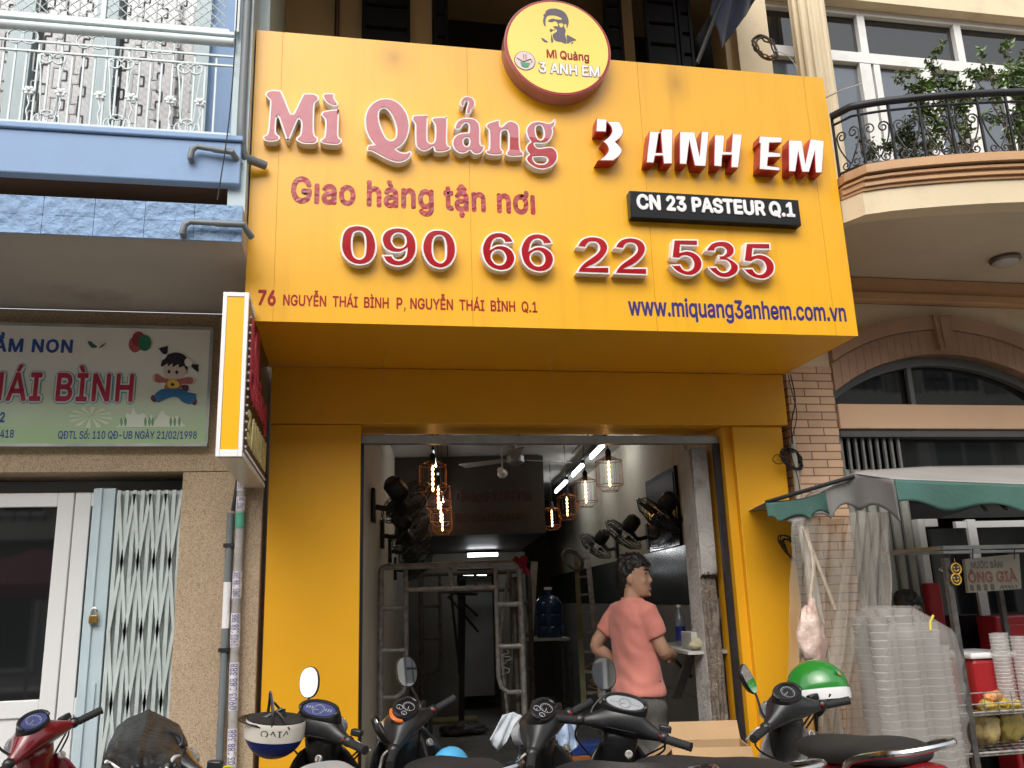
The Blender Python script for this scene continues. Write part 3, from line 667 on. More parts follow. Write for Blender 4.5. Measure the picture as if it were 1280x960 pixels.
# ------------------------------------------------------------------ left: pre-school house with blue balcony
def pebble_mat():
    m = mat('washed_pebble', (.50, .38, .26), .8, 0, .12, 2, 0); t = m.node_tree; bs = t.nodes['Principled BSDF']
    tc = nd(m, 'ShaderNodeTexCoord'); vo = nd(m, 'ShaderNodeTexVoronoi'); vo.inputs['Scale'].default_value = 290
    t.links.new(tc.outputs['Object'], vo.inputs['Vector'])
    r = nd(m, 'ShaderNodeValToRGB'); cr = r.color_ramp; cr.interpolation = 'CONSTANT'
    cr.elements[0].color = (.25, .22, .2, 1); cr.elements[1].position = .16; cr.elements[1].color = (.8, .78, .75, 1)
    for p_, c in ((.35, (1, 1, 1, 1)), (.55, (1.15, 1.1, 1.0, 1)), (.75, (.92, .9, .86, 1)), (.93, (.4, .3, .25, 1))):
        e = cr.elements.new(p_); e.color = c
    sp = nd(m, 'ShaderNodeSeparateColor'); t.links.new(vo.outputs['Color'], sp.inputs[0]); t.links.new(sp.outputs[0], r.inputs[0])
    mx = nd(m, 'ShaderNodeMix', data_type='RGBA', blend_type='MULTIPLY'); mx.inputs[0].default_value = .6
    t.links.new(bs.inputs['Base Color'].links[0].from_socket, mx.inputs[6]); t.links.new(r.outputs[0], mx.inputs[7]); t.links.new(mx.outputs[2], bs.inputs['Base Color'])
    bp = nd(m, 'ShaderNodeBump'); bp.inputs['Strength'].default_value = .5; bp.inputs['Distance'].default_value = .004
    t.links.new(vo.outputs['Distance'], bp.inputs['Height']); t.links.new(bp.outputs[0], bs.inputs['Normal'])
    return m
pebble = pebble_mat()
lh = thing('town_house', 'blue balconied house with pebble-dashed wall and folding gate left of the yellow shop', 'building', (-2, 0, 0))
b = MB(); b.box(-.83, -.435, 0, .5, 0, 2.134); b.box(-4.5, -.435, 0, .5, 2.137, 2.984); b.build('wall', pebble, lh, False, bevel=.004)
b = MB(); b.box(-4.5, -3.2, 0, .5, 0, 2.134); b.build('wall', pebble, lh, False)
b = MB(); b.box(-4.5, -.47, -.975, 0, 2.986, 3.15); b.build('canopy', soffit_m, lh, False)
tilem2 = mat('rough_blue_tile', (.22, .335, .52), .65, 0, .16, 10, 1.0, 26, dirt=(.12, .19, .32, .6), dscale=12)
b = MB()
for k in range(20): 
    for j in range(2): b.box(-.468-(k+1)*.2+.001, -.468-k*.2-.001, -.99, -.977, 2.984+j*.0845, 2.984+j*.0845+.0835)
b.build('canopy_tiles', tilem2, lh, False)
b = MB(); b.box(-4.5, -.50, -.9, -.84, 3.30, 3.505); b.box(-4.5, -.492, -.915, -.84, 3.507, 3.535); b.build('balcony_fascia', bluewall, lh, False, bevel=.006)
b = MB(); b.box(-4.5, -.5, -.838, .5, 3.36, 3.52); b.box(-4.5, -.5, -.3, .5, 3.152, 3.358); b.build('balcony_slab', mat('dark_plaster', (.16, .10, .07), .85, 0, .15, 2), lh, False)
b = MB(); b.box(-.555, -.478, -.86, -.55, 3.152, 7); b.box(-.478, -.43, -.6, .4, 2.99, 7); b.build('side_wall', paleblue, lh, False)
# railing with lyre ornaments
ry = -.885
def rx(px): return at(px, 100, ry).x
zb, zt = 3.54, at(150, 42, ry).z
rl = MB(); rl.tube([(-4.5, ry, zt), (-.556, ry, zt)], .022, 10); rl.box(-4.5, -.556, ry-.012, ry+.012, zt+.035, zt+.05)
z1, z2 = zt-.075, zt-.125
for z in (z1, z2, zb+.012): rl.bar((-4.5, ry, z), (-.556, ry, z), .009, .009)
def ringpts(cx, cz, r, n=16): return [(cx+r*math.cos(2*math.pi*k/n), ry, cz+r*math.sin(2*math.pi*k/n)) for k in range(n)]
def lyre(cx):
    s = rx(200)-rx(190); s = s/10
    for sg in (-1, 1):
        rl.tube(curve_path([(cx+sg*9*s, ry, z2-.022), (cx+sg*14*s, ry, z2-.012), (cx+sg*16*s, ry, z2-.03), (cx+sg*13*s, ry, z2-.09), (cx+sg*9*s, ry, zb+.10), (cx+sg*7*s, ry, zb+.05)]), .0045, 5)
        rl.tube(ringpts(cx+sg*7.5*s, z2-.03, 7.5*s), .004, 5, True)
        rl.tube(ringpts(cx+sg*7*s, zb+.028, 8.5*s), .004, 5, True)
    rl.tube(ringpts(cx, zb+.04, 10*s), .004, 5, True)
for px in (-111, -24, 63, 150, 237): lyre(rx(px))
for px in (-65, 22, 110, 197):
    for sg in (-1, 1): rl.tube(ringpts(rx(px)+sg*.03, zt-.055, .034), .004, 5, True)
px0 = rx(0); pitch = (rx(100)-px0)/100
for k in range(-22, 20):
    x = px0+k*14.6*pitch
    if x < -.57: rl.bar((x, ry+.006, zb), (x, ry+.006, z1 if k % 2 else z2), .008, .008)
rl.build('balcony_railing', palegrey, lh)
flm = mat('flower_white', (.7, .73, .73), .5, 0, .05, 5)
for px in (-48, -8, 38, 78, 127, 166, 215, 252):
    x = rx(px); z = zb+.165; fl = MB()
    fl.tube(curve_path([(x+.004*math.sin(k*1.6), ry, zb+.012+k*.0185) for k in range(9)]), .0035, 5)
    for k in range(6):
        a = k*math.pi/3; fl.ball((x+.017*math.cos(a), ry-.004, z+.014*math.sin(a)), .011, .005, .009, 8, 5)
    fl.ball((x, ry-.009, z), .008, n=8, m=5); fl.build('flower_ornament', flm, lh)
# screen of diamond mesh over the railing
ms = MB(); zm0, zm1 = zt+.055, zt+1.2
xl, xr = -2.6, -.60
k = 0; st = .052
n = int((xr-xl+zm1-zm0)/st)
for i in range(n):
    for sg in (1, -1):
        x0 = xl-(zm1-zm0)+i*st if sg == 1 else xl+i*st
        pts = []
        for (x, z) in ((x0, zm0), (x0+sg*(zm1-zm0), zm1)): pts.append((x, z))
        (xa, za), (xb, zb_) = pts
        def clip(xa, za, xb, zb_):
            if xa > xb: xa, za, xb, zb_ = xb, zb_, xa, za
            if xb < xl or xa > xr: return None
            if xa < xl: za += (zb_-za)*(xl-xa)/(xb-xa); xa = xl
            if xb > xr: zb_ = za+(zb_-za)*(xr-xa)/(xb-xa); xb = xr
            return xa, za, xb, zb_
        c = clip(xa, za, xb, zb_)
        if c: ms.tube([(c[0], ry+.002*sg, c[1]), (c[2], ry+.002*sg, c[3])], .0028, 4)
ms.build('mesh_screen', palegrey, lh, False)
b = MB()
for px in (122, 293): b.bar((rx(px), ry, zm0), (rx(px), ry, 5.4), .022, .022)
b.bar((-2.6, ry, zm0), (-.58, ry, zm0), .02, .02); b.build('screen_frame', palegrey, lh)
# balcony room: window wall with a key-pattern grille before a bright reflection
wy = -.12
b = MB()
for x0, x1 in ((-200, -60), (12, 40), (118, 145), (243, 262)): b.box(at(x0, 90, wy).x, at(x1, 90, wy).x, wy-.05, wy+.1, 3.52, 6.5)
b.box(-4.5, -.5, wy-.03, wy+.1, 5.6, 6.5); b.build('balcony_wall', mat('pale_blue_door', (.42, .50, .52), .5, 0, .06, 4), lh, False)
b = MB(); b.box(at(262, 90, wy).x, -.5, wy, wy+.1, 3.52, 5.6); b.build('balcony_wall', bluewall, lh, False)
b = MB(); b.box(-4.4, at(243, 90, wy).x, wy+.03, wy+.05, 3.52, 5.6); b.build('balcony_glass', mat('mirror_glass', (.16, .16, .165), .05, .5, .3, 1.2), lh, False)
b = MB(); gx0, gx1 = at(-60, 90, wy).x, at(243, 90, wy).x
k = 0; x = gx0
while x < gx1:
    z = 3.55; off = (k % 2)*.09
    while z < 5.2:
        za = z+off
        b.bar((x, wy-.03, za), (x, wy-.03, za+.12), .008, .008); b.bar((x, wy-.03, za+.12), (x+.03, wy-.03, za+.12), .008, .008)
        b.bar((x+.03, wy-.03, za+.12), (x+.03, wy-.03, za+.18), .008, .008); b.bar((x+.03, wy-.03, za+.18), (x, wy-.03, za+.18), .008, .008)
        z += .18
    x += .1; k += 1
b.build('window_grille', mat('grille_grey', (.33, .33, .33), .5, .2, .1, 8), lh, False)
# ground floor: white glazed doors, pale folding gate
dz = 2.134
b = MB(); b.box(-3.2, -.832, .30, .5, 2.06, dz-.002); b.build('door_head', mat('grey_head', (.3, .31, .31), .6), lh, False)  # plain grey strip across the top of the door opening
whm = mat('white_upvc', (.74, .74, .74), .3, 0, .02, 2)
def dpx(px, py=745, Y=.12): return at(px, py, Y).x
def door(xa, xb, parent):
    d = MB(); Y0, Y1 = .12, .165
    st = .075
    d.box(xa, xa+st, Y0, Y1, .02, 2.05); d.box(xb-st, xb, Y0, Y1, .02, 2.05)
    d.box(xa+st, xb-st, Y0, Y1, 1.98, 2.05); d.box(xa+st, xb-st, Y0, Y1, .98, 1.06); d.box(xa+st, xb-st, Y0+.012, Y1-.01, .02, .98)
    f = d.build('door', whm, parent, False, bevel=.004)
    g = MB(); g.box(xa+st, xb-st, Y0+.02, Y0+.028, 1.06, 1.98); g.build('pane', glass_dark, f, False)
door(-2.35, dpx(82, 740)-.0, lh); door(dpx(84, 740), dpx(84, 740)+.33, lh)
b = MB(); b.box(dpx(108, 740, .06), dpx(136, 740, .06), .04, .10, 0, 2.06)
b.box(dpx(116, 740, .06), dpx(120, 740, .06), .028, .04, 0, 2.06); b.box(-1.19, -1.175, .03, .038, 1.0, 1.13); b.build('gate_post', paleblue, lh, bevel=.003)
gt = MB(); gx0, gx1 = dpx(140, 740, .05), -.838; n = 8; pw = (gx1-gx0)/n
for i in range(n+1):
    x = gx0+i*pw; gt.bar((x, .05, .02), (x, .05, 2.05), .018, .010, (0, 1, 0)); gt.bar((x+.012, .085, .02), (x+.012, .085, 2.05), .016, .008, (0, 1, 0))
nz = 6; hz = 2.0/nz
for i in range(n):
    x = gx0+i*pw
    for j in range(nz):
        for (ph, yy) in ((0, .036), (1, .066)):
            up_ = (i+j+ph) % 2 == 0
            a, c = (x, x+pw) if up_ else (x+pw, x)
            gt.bar((a, yy, .03+j*hz), (c, yy, .03+(j+1)*hz), .016, .005, (0, 1, 0))
gt.build('folding_gate', mat('gate_paint', (.52, .58, .57), .5, .1, .1, 8, .05, 60, dirt=(.35, .38, .36, .5), dscale=6), lh, False)
b = MB(); b.box(-1.2, -.83, .2, .3, 0, 2.06); b.build('gate_backing', dark, lh, False)
pk = at(117, 772, .02)
kl = thing('padlock', 'brass padlock hanging on the pale blue gate post', 'padlock', pk)
b = MB(); b.box(pk.x-.02, pk.x+.02, pk.y-.012, pk.y+.012, pk.z-.028, pk.z+.012); b.build('body', mat('brass', (.42, .27, .08), .35, .9, .15, 20), kl, bevel=.004)
b = MB(); b.tube(curve_path([pk+V((-.012, 0, .012)), pk+V((-.012, 0, .035)), pk+V((0, 0, .046)), pk+V((.012, 0, .035)), pk+V((.012, 0, .012))]), .004, 8); b.build('shackle', chrome, kl)
# school sign
ls = thing('school_sign', 'pale green pre-school sign board with balloons and a running cartoon child', 'sign', (-1.5, -.04, 2.27))
LY = -.05; a = at(258, 557, LY); c = at(267, 410, LY)
lx1, lz0, lz1 = (a.x+c.x)/2, a.z, c.z; lx0 = lx1-2.2
def board_mat():
    m = mat('school_board', (.6, .6, .55), .22, 0, .0, 1); t = m.node_tree; bs = t.nodes['Principled BSDF']
    tc = nd(m, 'ShaderNodeTexCoord'); sp = nd(m, 'ShaderNodeSeparateXYZ'); t.links.new(tc.outputs['Object'], sp.inputs[0])
    mr = nd(m, 'ShaderNodeMapRange'); mr.inputs[1].default_value = lz0; mr.inputs[2].default_value = lz1; t.links.new(sp.outputs[2], mr.inputs[0])
    no = nd(m, 'ShaderNodeTexNoise'); no.inputs['Scale'].default_value = 3; t.links.new(tc.outputs['Object'], no.inputs['Vector'])
    ad = nd(m, 'ShaderNodeMath', operation='MULTIPLY_ADD'); ad.inputs[1].default_value = .3; t.links.new(no.outputs[0], ad.inputs[0]); t.links.new(mr.outputs[0], ad.inputs[2])
    r = nd(m, 'ShaderNodeValToRGB'); cr = r.color_ramp; cr.elements[0].position = .15; cr.elements[0].color = (.36, .54, .27, 1); cr.elements[1].position = 1.1; cr.elements[1].color = (.74, .72, .66, 1)
    e1 = cr.elements.new(.45); e1.color = (.56, .67, .50, 1); e2 = cr.elements.new(.75); e2.color = (.72, .72, .66, 1)
    t.links.new(ad.outputs[0], r.inputs[0]); t.links.new(r.outputs[0], bs.inputs['Base Color']); return m
b = MB(); b.box(lx0, lx1, LY, -.002, lz0, lz1); b.build('board', board_mat(), ls, False)
b = MB(); f_ = .012
b.box(lx0, lx1, LY-.004, LY+.01, lz0-.004, lz0+f_); b.box(lx0, lx1, LY-.004, LY+.01, lz1-f_, lz1+.004); b.box(lx1-f_, lx1+.004, LY-.004, LY+.01, lz0+f_, lz1-f_); b.build('frame', alu, ls, False)
L = lambda x, y: at(x, y, LY)
bl = mat('school_blue', (.02, .07, .30), .4, var=0); cr_ = mat('school_red', (.42, .02, .06), .4, 0, .1, 6); tq = mat('school_teal', (.10, .35, .42), .4, var=0); wh = mat('school_white', (.75, .74, .7), .4, var=0)
fit_text('lettering', 'MẦM NON', L(-29, 439.5), L(92.5, 417), bl, ls, offset=.03, spacing=1.1)
for off, m, lf, g in ((.085, tq, .002, 3), (.06, wh, .004, 1.6), (.02, cr_, .006, 0)):
    fit_text('lettering', 'THÁI BÌNH', L(-50-g, 501+g), L(169+g, 458-g*.5), m, ls, offset=off, lift=lf, spacing=1.12)
fit_text('lettering', '2', L(-1, 528), L(7, 515), bl, ls, offset=.03)
fit_text('lettering', '7418', L(-6, 547.5), L(18, 537), bl, ls, offset=.02)
fit_text('lettering', 'QĐTL Số: 110 QĐ-UB NGÀY 21/02/1998', L(72, 550), L(246.5, 536.5), bl, ls, offset=.015)
def blob(name, polys, m, k=0):
    """flat printed shapes on the board, all of one colour"""
    return flat(polys, LY, m, ls, name, (), .0022+k*.0018)
Z8 = lambda p: T(180, 400, 6, p)
hairm = mat('print_black', (.012, .01, .02), .4, var=0); skin_p = mat('print_skin', (.62, .50, .42), .4, var=0)
blob('printed_child', [Z8([(150,350),(155,420),(190,442),(240,445),(290,430),(320,395),(315,330),(240,300),(180,310)]), Z8([(60,440),(70,410),(95,405),(90,460),(70,465)]), Z8([(365,430),(395,450),(385,480),(360,475)]), Z8([(312,390),(330,385),(332,405),(315,412)])], skin_p)
blob('printed_hair', [Z8([(128,350),(140,300),(180,262),(240,245),(300,262),(330,310),(325,390,1),(300,345,1),(262,360,1),(262,330,1),(215,355,1),(215,325,1),(180,350,1),(180,325,1),(150,345,1)]), Z8([(110,215,1),(180,195,1),(175,250),(145,255)]), Z8([(355,335),(410,335,1),(408,395,1),(365,360)]), Z8([(178,385),(190,375),(200,388),(190,402),(180,398)]), Z8([(235,390),(248,378),(258,392),(250,408),(238,402)])], hairm, 1)
blob('printed_flower', [Z8([(305,310),(325,290),(355,300),(365,330),(345,352),(315,345)]), Z8([(130,285),(150,262),(175,262),(160,290),(140,300)])], wh, 2)
blob('printed_shirt', [Z8([(92,405),(160,440),(240,448),(355,430),(362,480),(280,480),(275,515),(155,515),(165,472),(88,468)])], mat('print_pink', (.42, .13, .12), .4, var=0), .5)
blob('printed_bib', [Z8([(175,480),(195,450),(245,455),(268,490),(240,512),(190,510)])], mat('print_yellow', (.72, .50, .06), .4, var=0), 1.6)
blob('printed_dot', [Z8([(203,485),(216,474),(230,485),(216,498)])], hairm, 2.4)
blob('printed_trousers', [Z8([(150,518),(280,518),(320,540),(390,555,1),(388,600),(345,632),(290,615),(250,580),(190,585),(105,622,1),(78,570),(110,535)])], mat('print_blue', (.02, .14, .32), .4, var=0), 1)
blob('printed_shoe', [Z8([(50,585),(70,562),(90,590),(92,615),(65,612)]), Z8([(360,620),(390,590),(398,620),(380,642)]), Z8([(285,490),(330,490),(335,520),(315,540),(285,515)])], mat('print_maroon', (.10, .02, .03), .4, var=0), .4)
ZL = lambda p: T(0, 300, 3, p)
def circ(cx, cy, rx_, ry_): return [(cx+rx_*math.cos(a*math.pi/5), cy+ry_*math.sin(a*math.pi/5)) for a in range(10)]
blob('printed_balloon', [ZL(circ(507, 392, 24, 30))], mat('balloon_red', (.42, .08, .08), .35, var=0))
blob('printed_balloon', [ZL(circ(520, 372, 24, 28))], mat('balloon_maroon', (.28, .03, .05), .35, var=0), .8)
blob('printed_balloon', [ZL(circ(543, 387, 25, 30))], mat('balloon_green', (.02, .16, .09), .35, var=0), 1.6)
blob('printed_bird', [ZL([(330,385),(345,372),(360,380),(378,400),(400,385),(385,410),(370,428),(350,410),(335,405)])], wh, 0)
blob('printed_bird_wing', [ZL([(330,385),(340,380),(352,390),(366,402),(345,405)]), ZL([(370,405),(398,386),(384,402)])], mat('print_dkgreen', (.05, .12, .08), .4, var=0), 1)
blob('printed_grass', [ZL([(448,695),(455,660),(468,680),(475,650),(490,655),(500,625,1),(515,655),(540,650),(555,670),(570,655),(580,680),(600,650),(612,638,1),(620,655),(650,665),(665,660),(685,690),(680,700),(450,702)])], mat('print_palegreen', (.72, .78, .68), .4, var=0), 0)
fan = [[(340, 660)]+[(340+82*math.cos(R(a)), 665+40*math.sin(R(a))) for a in (s, s+14)] for s in range(-180, 180, 30)]
blob('printed_rays', [ZL([q+(1,) for q in p]) for p in fan], mat('print_pale', (.64, .74, .55), .4, var=0), -.4)
rnd = random.Random(3)
blob('printed_leaf', [ZL([(x, 700), (x-4, 680), (x+2, 664), (x+6, 684)]) for x in (455, 470, 545, 560, 572, 640, 655, 672)], mat('print_green', (.16, .36, .16), .4, var=0), 1)
# pipes between the two houses and on the balcony
pipe_m = mat('grey_pvc', (.16, .18, .19), .45, 0, .12, 6, dirt=(.18, .18, .17, .5), dscale=8)
b = MB(); p0 = at(294, 640, -.1)
tag(b.tube([(at(302, 600, -.04).x, -.04, 2.3), (at(302, 600, -.04).x, -.04, 1.4), (at(287, 900, -.04).x+.03, -.04, 0)], .022, 12).build('drainpipe', mat('dirty_white_pipe', (.38, .35, .33), .6, 0, .2, 12, dirt=(.2, .17, .14, .9), dscale=14)), 'whitish drainpipe covered in torn adhesive stickers beside the yellow pillar', 'pipe')
b = MB(); x0 = at(281, 800, -.035).x
b.tube([(x0, -.035, 0), (x0, -.035, 1.92)], .017, 10)
tag(b.build('conduit', pipe_m), 'thin dark grey conduit clipped to the pebble-dashed wall', 'pipe')
sticker = MB()
dp = bpy.data.objects['drainpipe']; dx = at(302, 600, -.04).x
st_w = mat('sticker_paper', (.62, .60, .62), .7, 0, .3, 40); st_t = mat('sticker_ink', (.06, .03, .22), .6, var=0); st_g = mat('sticker_green', (.08, .34, .22), .6, 0, .2, 20)
def pipe_x(z): return dx if z > 1.4 else dx+(1.4-z)/1.4*((at(287, 900, -.04).x+.03)-dx)
for z0, z1, m in ((2.03, 2.12, st_w), (1.93, 2.0, st_w), (1.84, 1.92, st_g), (1.5, 1.63, st_w), (1.27, 1.43, st_w), (.98, 1.2, st_w), (.7, .9, st_w)):
    b = MB(); b.tube([(pipe_x(z0), -.04, z0), (pipe_x(z1), -.04, z1)], .0232, 12, caps=False); b.build('sticker', m, dp, True)
    if m is st_w:
        s_ = '0903 188 388' if z1-z0 > .1 else '0902 756'
        me = font_mesh(s_, 0, .02); xs = [q.co.x for q in me.vertices]; ys = [q.co.y for q in me.vertices]
        h = z1-z0
        for q in me.vertices:
            t_ = (q.co.x-min(xs))/(max(xs)-min(xs)); s2 = (q.co.y-min(ys))/(max(ys)-min(ys))
            z = z0+.006+t_*(h-.012); aa = (.5-s2)*1.5
            q.co = V((pipe_x(z)+math.sin(aa)*.0242, -.04-math.cos(aa)*.0242, z))
        link('sticker_print', me, st_t, dp)
b = MB()
for z in (.7, 1.25, 1.75): b.box(x0-.026, x0+.026, -.056, -.002, z, z+.018)
b.build('pipe_clip', blackmetal, bpy.data.objects['conduit'])
b = MB(); b.tube([(x0, -.035, 1.36), (x0, -.035, 1.58)], .0185, 10); b.build('white_sleeve', whiteplastic, bpy.data.objects['conduit'])
b = MB(); b.tube(curve_path([(x0+.012, -.035, 1.93), (x0+.03, -.04, 2.1), (x0+.035, -.05, 2.4)]), .012, 8); tag(b.build('cable', black), 'thick black cable running up from the top of the grey conduit', 'cable')
b = MB(); b.tube(curve_path([(-.60, -.05, .28), (-.585, -.07, .62), (-.55, -.1, .74), (-.48, -.08, .66), (-.455, -.05, .3)]), .005, 6); tag(b.build('yellow_wire', mat('yellow_cable', (.55, .45, .03), .5)), 'thin yellow wire looping round the foot of the stickered drainpipe', 'wire')
for (pa, pb, pc, lab, yy) in (((238, 196), (241, 183), (290, 190), 'grey spout pipe bent out of the blue balcony fascia', -.93), ((228, 290), (232, 277), (304, 281), 'grey spout pipe along the rough blue canopy edge', -1.02)):
    A, B_, C_ = at(*pa, yy), at(*pb, yy), at(*pc, yy)
    b = MB(); b.tube([A+V((0, .05, -.01)), A+V((0, .0, .0)), A+(B_-A)*.7, B_+V((.02, 0, 0)), B_.lerp(C_, .5), B_.lerp(C_, .52), C_+V((0, .0, 0)), C_+V((.03, .06, -.03))], [.013, .0145, .0145, .012, .012, .0145, .0145, .015], 10)
    tag(b.build('spout_pipe', pipe_m), lab, 'pipe', 'grey spout pipes')
b = MB(); b.tube([(-.50, -.875, 6.5), (-.508, -.875, 3.62), (-.505, -.875, 3.50), (-.49, -.85, 3.46), (-.40, -.80, 3.45)], [.02, .02, .022, .022, .02], 12)
tag(b.build('drainpipe', pipe_m), 'tall grey drainpipe with an elbow at the corner of the blue balcony', 'pipe')
b = MB(); b.tube(curve_path([(-.535, -.93, 6), (-.542, -.93, 4.6), (-.55, -.93, 3.7), (-.575, -1.0, 3.17)]), .003, 5); tag(b.build('thin_cable', black), 'thin black cable running down beside the corner drainpipe of the balcony', 'cable')
# ------------------------------------------------------------------ right: cream house with round arch and curved balcony
def brick_mat():
    m = mat('pale_brick', (.64, .43, .29), .75, 0, .1, 8, .15, 80); t = m.node_tree; bs = t.nodes['Principled BSDF']
    tc = nd(m, 'ShaderNodeTexCoord'); mp = nd(m, 'ShaderNodeMapping'); mp.inputs['Rotation'].default_value = (R(90), 0, 0); t.links.new(tc.outputs['Object'], mp.inputs[0])
    bt = nd(m, 'ShaderNodeTexBrick'); t.links.new(mp.outputs[0], bt.inputs['Vector'])
    for k_, v_ in (('Scale', 1), ('Mortar Size', .0035), ('Mortar Smooth', .1), ('Brick Width', .19), ('Row Height', .0475), ('Bias', .0)): bt.inputs[k_].default_value = v_
    bt.inputs['Color1'].default_value = (1.08, 1.05, 1.0, 1); bt.inputs['Color2'].default_value = (.85, .82, .8, 1); bt.inputs['Mortar'].default_value = (.30, .27, .24, 1)
    mx = nd(m, 'ShaderNodeMix', data_type='RGBA', blend_type='MULTIPLY'); mx.inputs[0].default_value = 1
    t.links.new(bs.inputs['Base Color'].links[0].from_socket, mx.inputs[6]); t.links.new(bt.outputs[0], mx.inputs[7]); t.links.new(mx.outputs[2], bs.inputs['Base Color'])
    bp = nd(m, 'ShaderNodeBump', invert=True); bp.inputs['Strength'].default_value = .6; bp.inputs['Distance'].default_value = .006
    t.links.new(bt.outputs['Fac'], bp.inputs['Height']); t.links.new(bp.outputs[0], bs.inputs['Normal'])
    return m
rh = thing('town_house', 'cream house with curved balcony, brick pillar and brown arch right of the yellow shop', 'building', (4, 0, 0))
b = MB(); b.box(2.553, 2.853, 0, .4, 0, 2.75); b.build('brick_pillar', brick_mat(), rh, False)
XC, ZC, RI, RO_ = 3.63, 1.515, 1.33, 1.57
XR = 7.0
def arc_z(x, r): return ZC+math.sqrt(max(0, r*r-(x-XC)**2))
b = MB()
def arch_pts(r, n=28, x0=2.856, x1=4.404): return [(x0+(x1-x0)*i/n, arc_z(x0+(x1-x0)*i/n, r)) for i in range(n+1)]
inn, outr = arch_pts(RI), arch_pts(RO_)
for i in range(28):                                 # soldier bricks of the arch
    (xa, za), (xc, zc) = inn[i], inn[i+1]; (xd, zd), (xe, ze) = outr[i], outr[i+1]
    g = .018
    q = lambda p, s, t: (p[0]+(s[0]-p[0])*t, p[1]+(s[1]-p[1])*t)
    A, B_, C_, D_ = q((xa, za), (xc, zc), g), q((xc, zc), (xa, za), g), q((xe, ze), (xd, zd), g), q((xd, zd), (xe, ze), g)
    C_, D_ = q(B_, C_, .62), q(A, D_, .62)
    b.prism([(A[0], -.012, A[1]), (B_[0], -.012, B_[1]), (C_[0], -.012, C_[1]), (D_[0], -.012, D_[1])], (0, .2, 0))
b.build('arch_bricks', brown_arch, rh, False)
b = MB()
for i in range(28):
    (xa, za), (xc, zc) = inn[i], inn[i+1]; (xd, zd), (xe, ze) = outr[i], outr[i+1]
    m1, m2 = (xa+(xd-xa)*.64, za+(zd-za)*.64), (xc+(xe-xc)*.64, zc+(ze-zc)*.64)
    b.prism([(m1[0], -.03, m1[1]), (m2[0], -.03, m2[1]), (xe, -.03, ze), (xd, -.03, zd)], (0, .2, 0))
    b.prism([(xa, .0, za), (xc, 0, zc), (m2[0], 0, m2[1]), (m1[0], 0, m1[1])], (0, .18, 0))
b.build('arch_moulding', mat('brown_moulding', (.40, .24, .15), .6, 0, .12, 5), rh, False)
b = MB(); kx = 3.635
b.prism([(kx-.045, -.045, 2.86), (kx+.045, -.045, 2.86), (kx+.065, -.045, 3.09), (kx-.065, -.045, 3.09)], (0, .2, 0))
b.prism([(kx-.02, -.055, 2.87), (kx+.02, -.055, 2.87), (kx+.03, -.055, 3.07), (kx-.03, -.055, 3.07)], (0, .02, 0)); b.build('keystone', brown_arch, rh, False)
wl = MB()
for i in range(28):
    (xd, zd), (xe, ze) = outr[i], outr[i+1]
    wl.prism([(xd, .02, zd), (xe, .02, ze), (xe, .02, 3.168), (xd, .02, 3.168)], (0, .3, 0))
wl.box(4.404, XR, .0, .3, 2.52, 3.168); wl.box(2.556, 2.853, .01, .3, 2.752, 3.168); wl.build('wall', cream, rh, False)
b = MB(); b.box(2.5, XR, -.05, .3, 3.171, 3.225); b.box(2.5, XR, -.03, .3, 3.227, 3.327); b.build('cornice', tan, rh, False, bevel=.006)
b = MB(); b.box(2.856, XR, -.02, .2, 2.368, 2.517); b.build('lintel', mat('salmon_render', (.62, .41, .26), .7, 0, .05, 2, .05, 30), rh, False, bevel=.004)
b = MB(); fr = [(x, arc_z(x, RI)) for x in [2.856+(4.404-2.856)*i/28 for i in range(29)]]
for i in range(28):
    (xa, za), (xc, zc) = fr[i], fr[i+1]; b.prism([(xa, .07, za-.055), (xc, .07, zc-.055), (xc, .07, zc-.002), (xa, .07, za-.002)], (0, .05, 0))
for x in (3.42,): b.box(x, x+.03, .08, .11, 2.52, arc_z(x, RI)-.05)
b.build('arch_window_frame', mat('grey_frame', (.16, .17, .17), .4, .3, .1, 5), rh, False)
b = MB(); b.box(2.856, 4.404, .125, .135, 2.519, 2.85); b.build('arch_window_glass', glass_dark, rh, False)
b = MB(); b.box(2.72, 2.745, .2, .26, 2.3, 2.6)
# balcony: plan curve bows towards the street
plan = [(2.56, -.30), (2.562, -.76), (2.62, -.872)]+[(2.62+(5.3-2.62)*i/24, -.872-.29*math.sin(math.pi*i/24)**.8) for i in range(1, 25)]+[(5.7, -.872), (7.0, -.872)]
def strip(name, out, z0, z1, m, depth=.12, bev=0):
    b = MB()
    rings = [[(x, y-out, z0), (x, y+depth, z0), (x, y+depth, z1), (x, y-out, z1)] for x, y in plan]
    return b.loft(rings).build(name, m, rh, False, bevel=bev)
strip('balcony_fascia', 0, 3.329, 3.455, cream)
for k, (o_, z0, z1) in enumerate(((.012, 3.457, 3.474), (.028, 3.476, 3.492), (.02, 3.494, 3.508), (.04, 3.51, 3.524))): strip('balcony_moulding', o_, z0, z1, tan)
strip('balcony_cap', .06, 3.538, 3.585, tan, .2, .006)
b = MB(); rings = [[(x, y+.122, 3.33), (x, .3, 3.33), (x, .3, 3.45), (x, y+.122, 3.45)] for x, y in plan]; b.loft(rings); b.build('balcony_slab', soffit_c, rh, False)
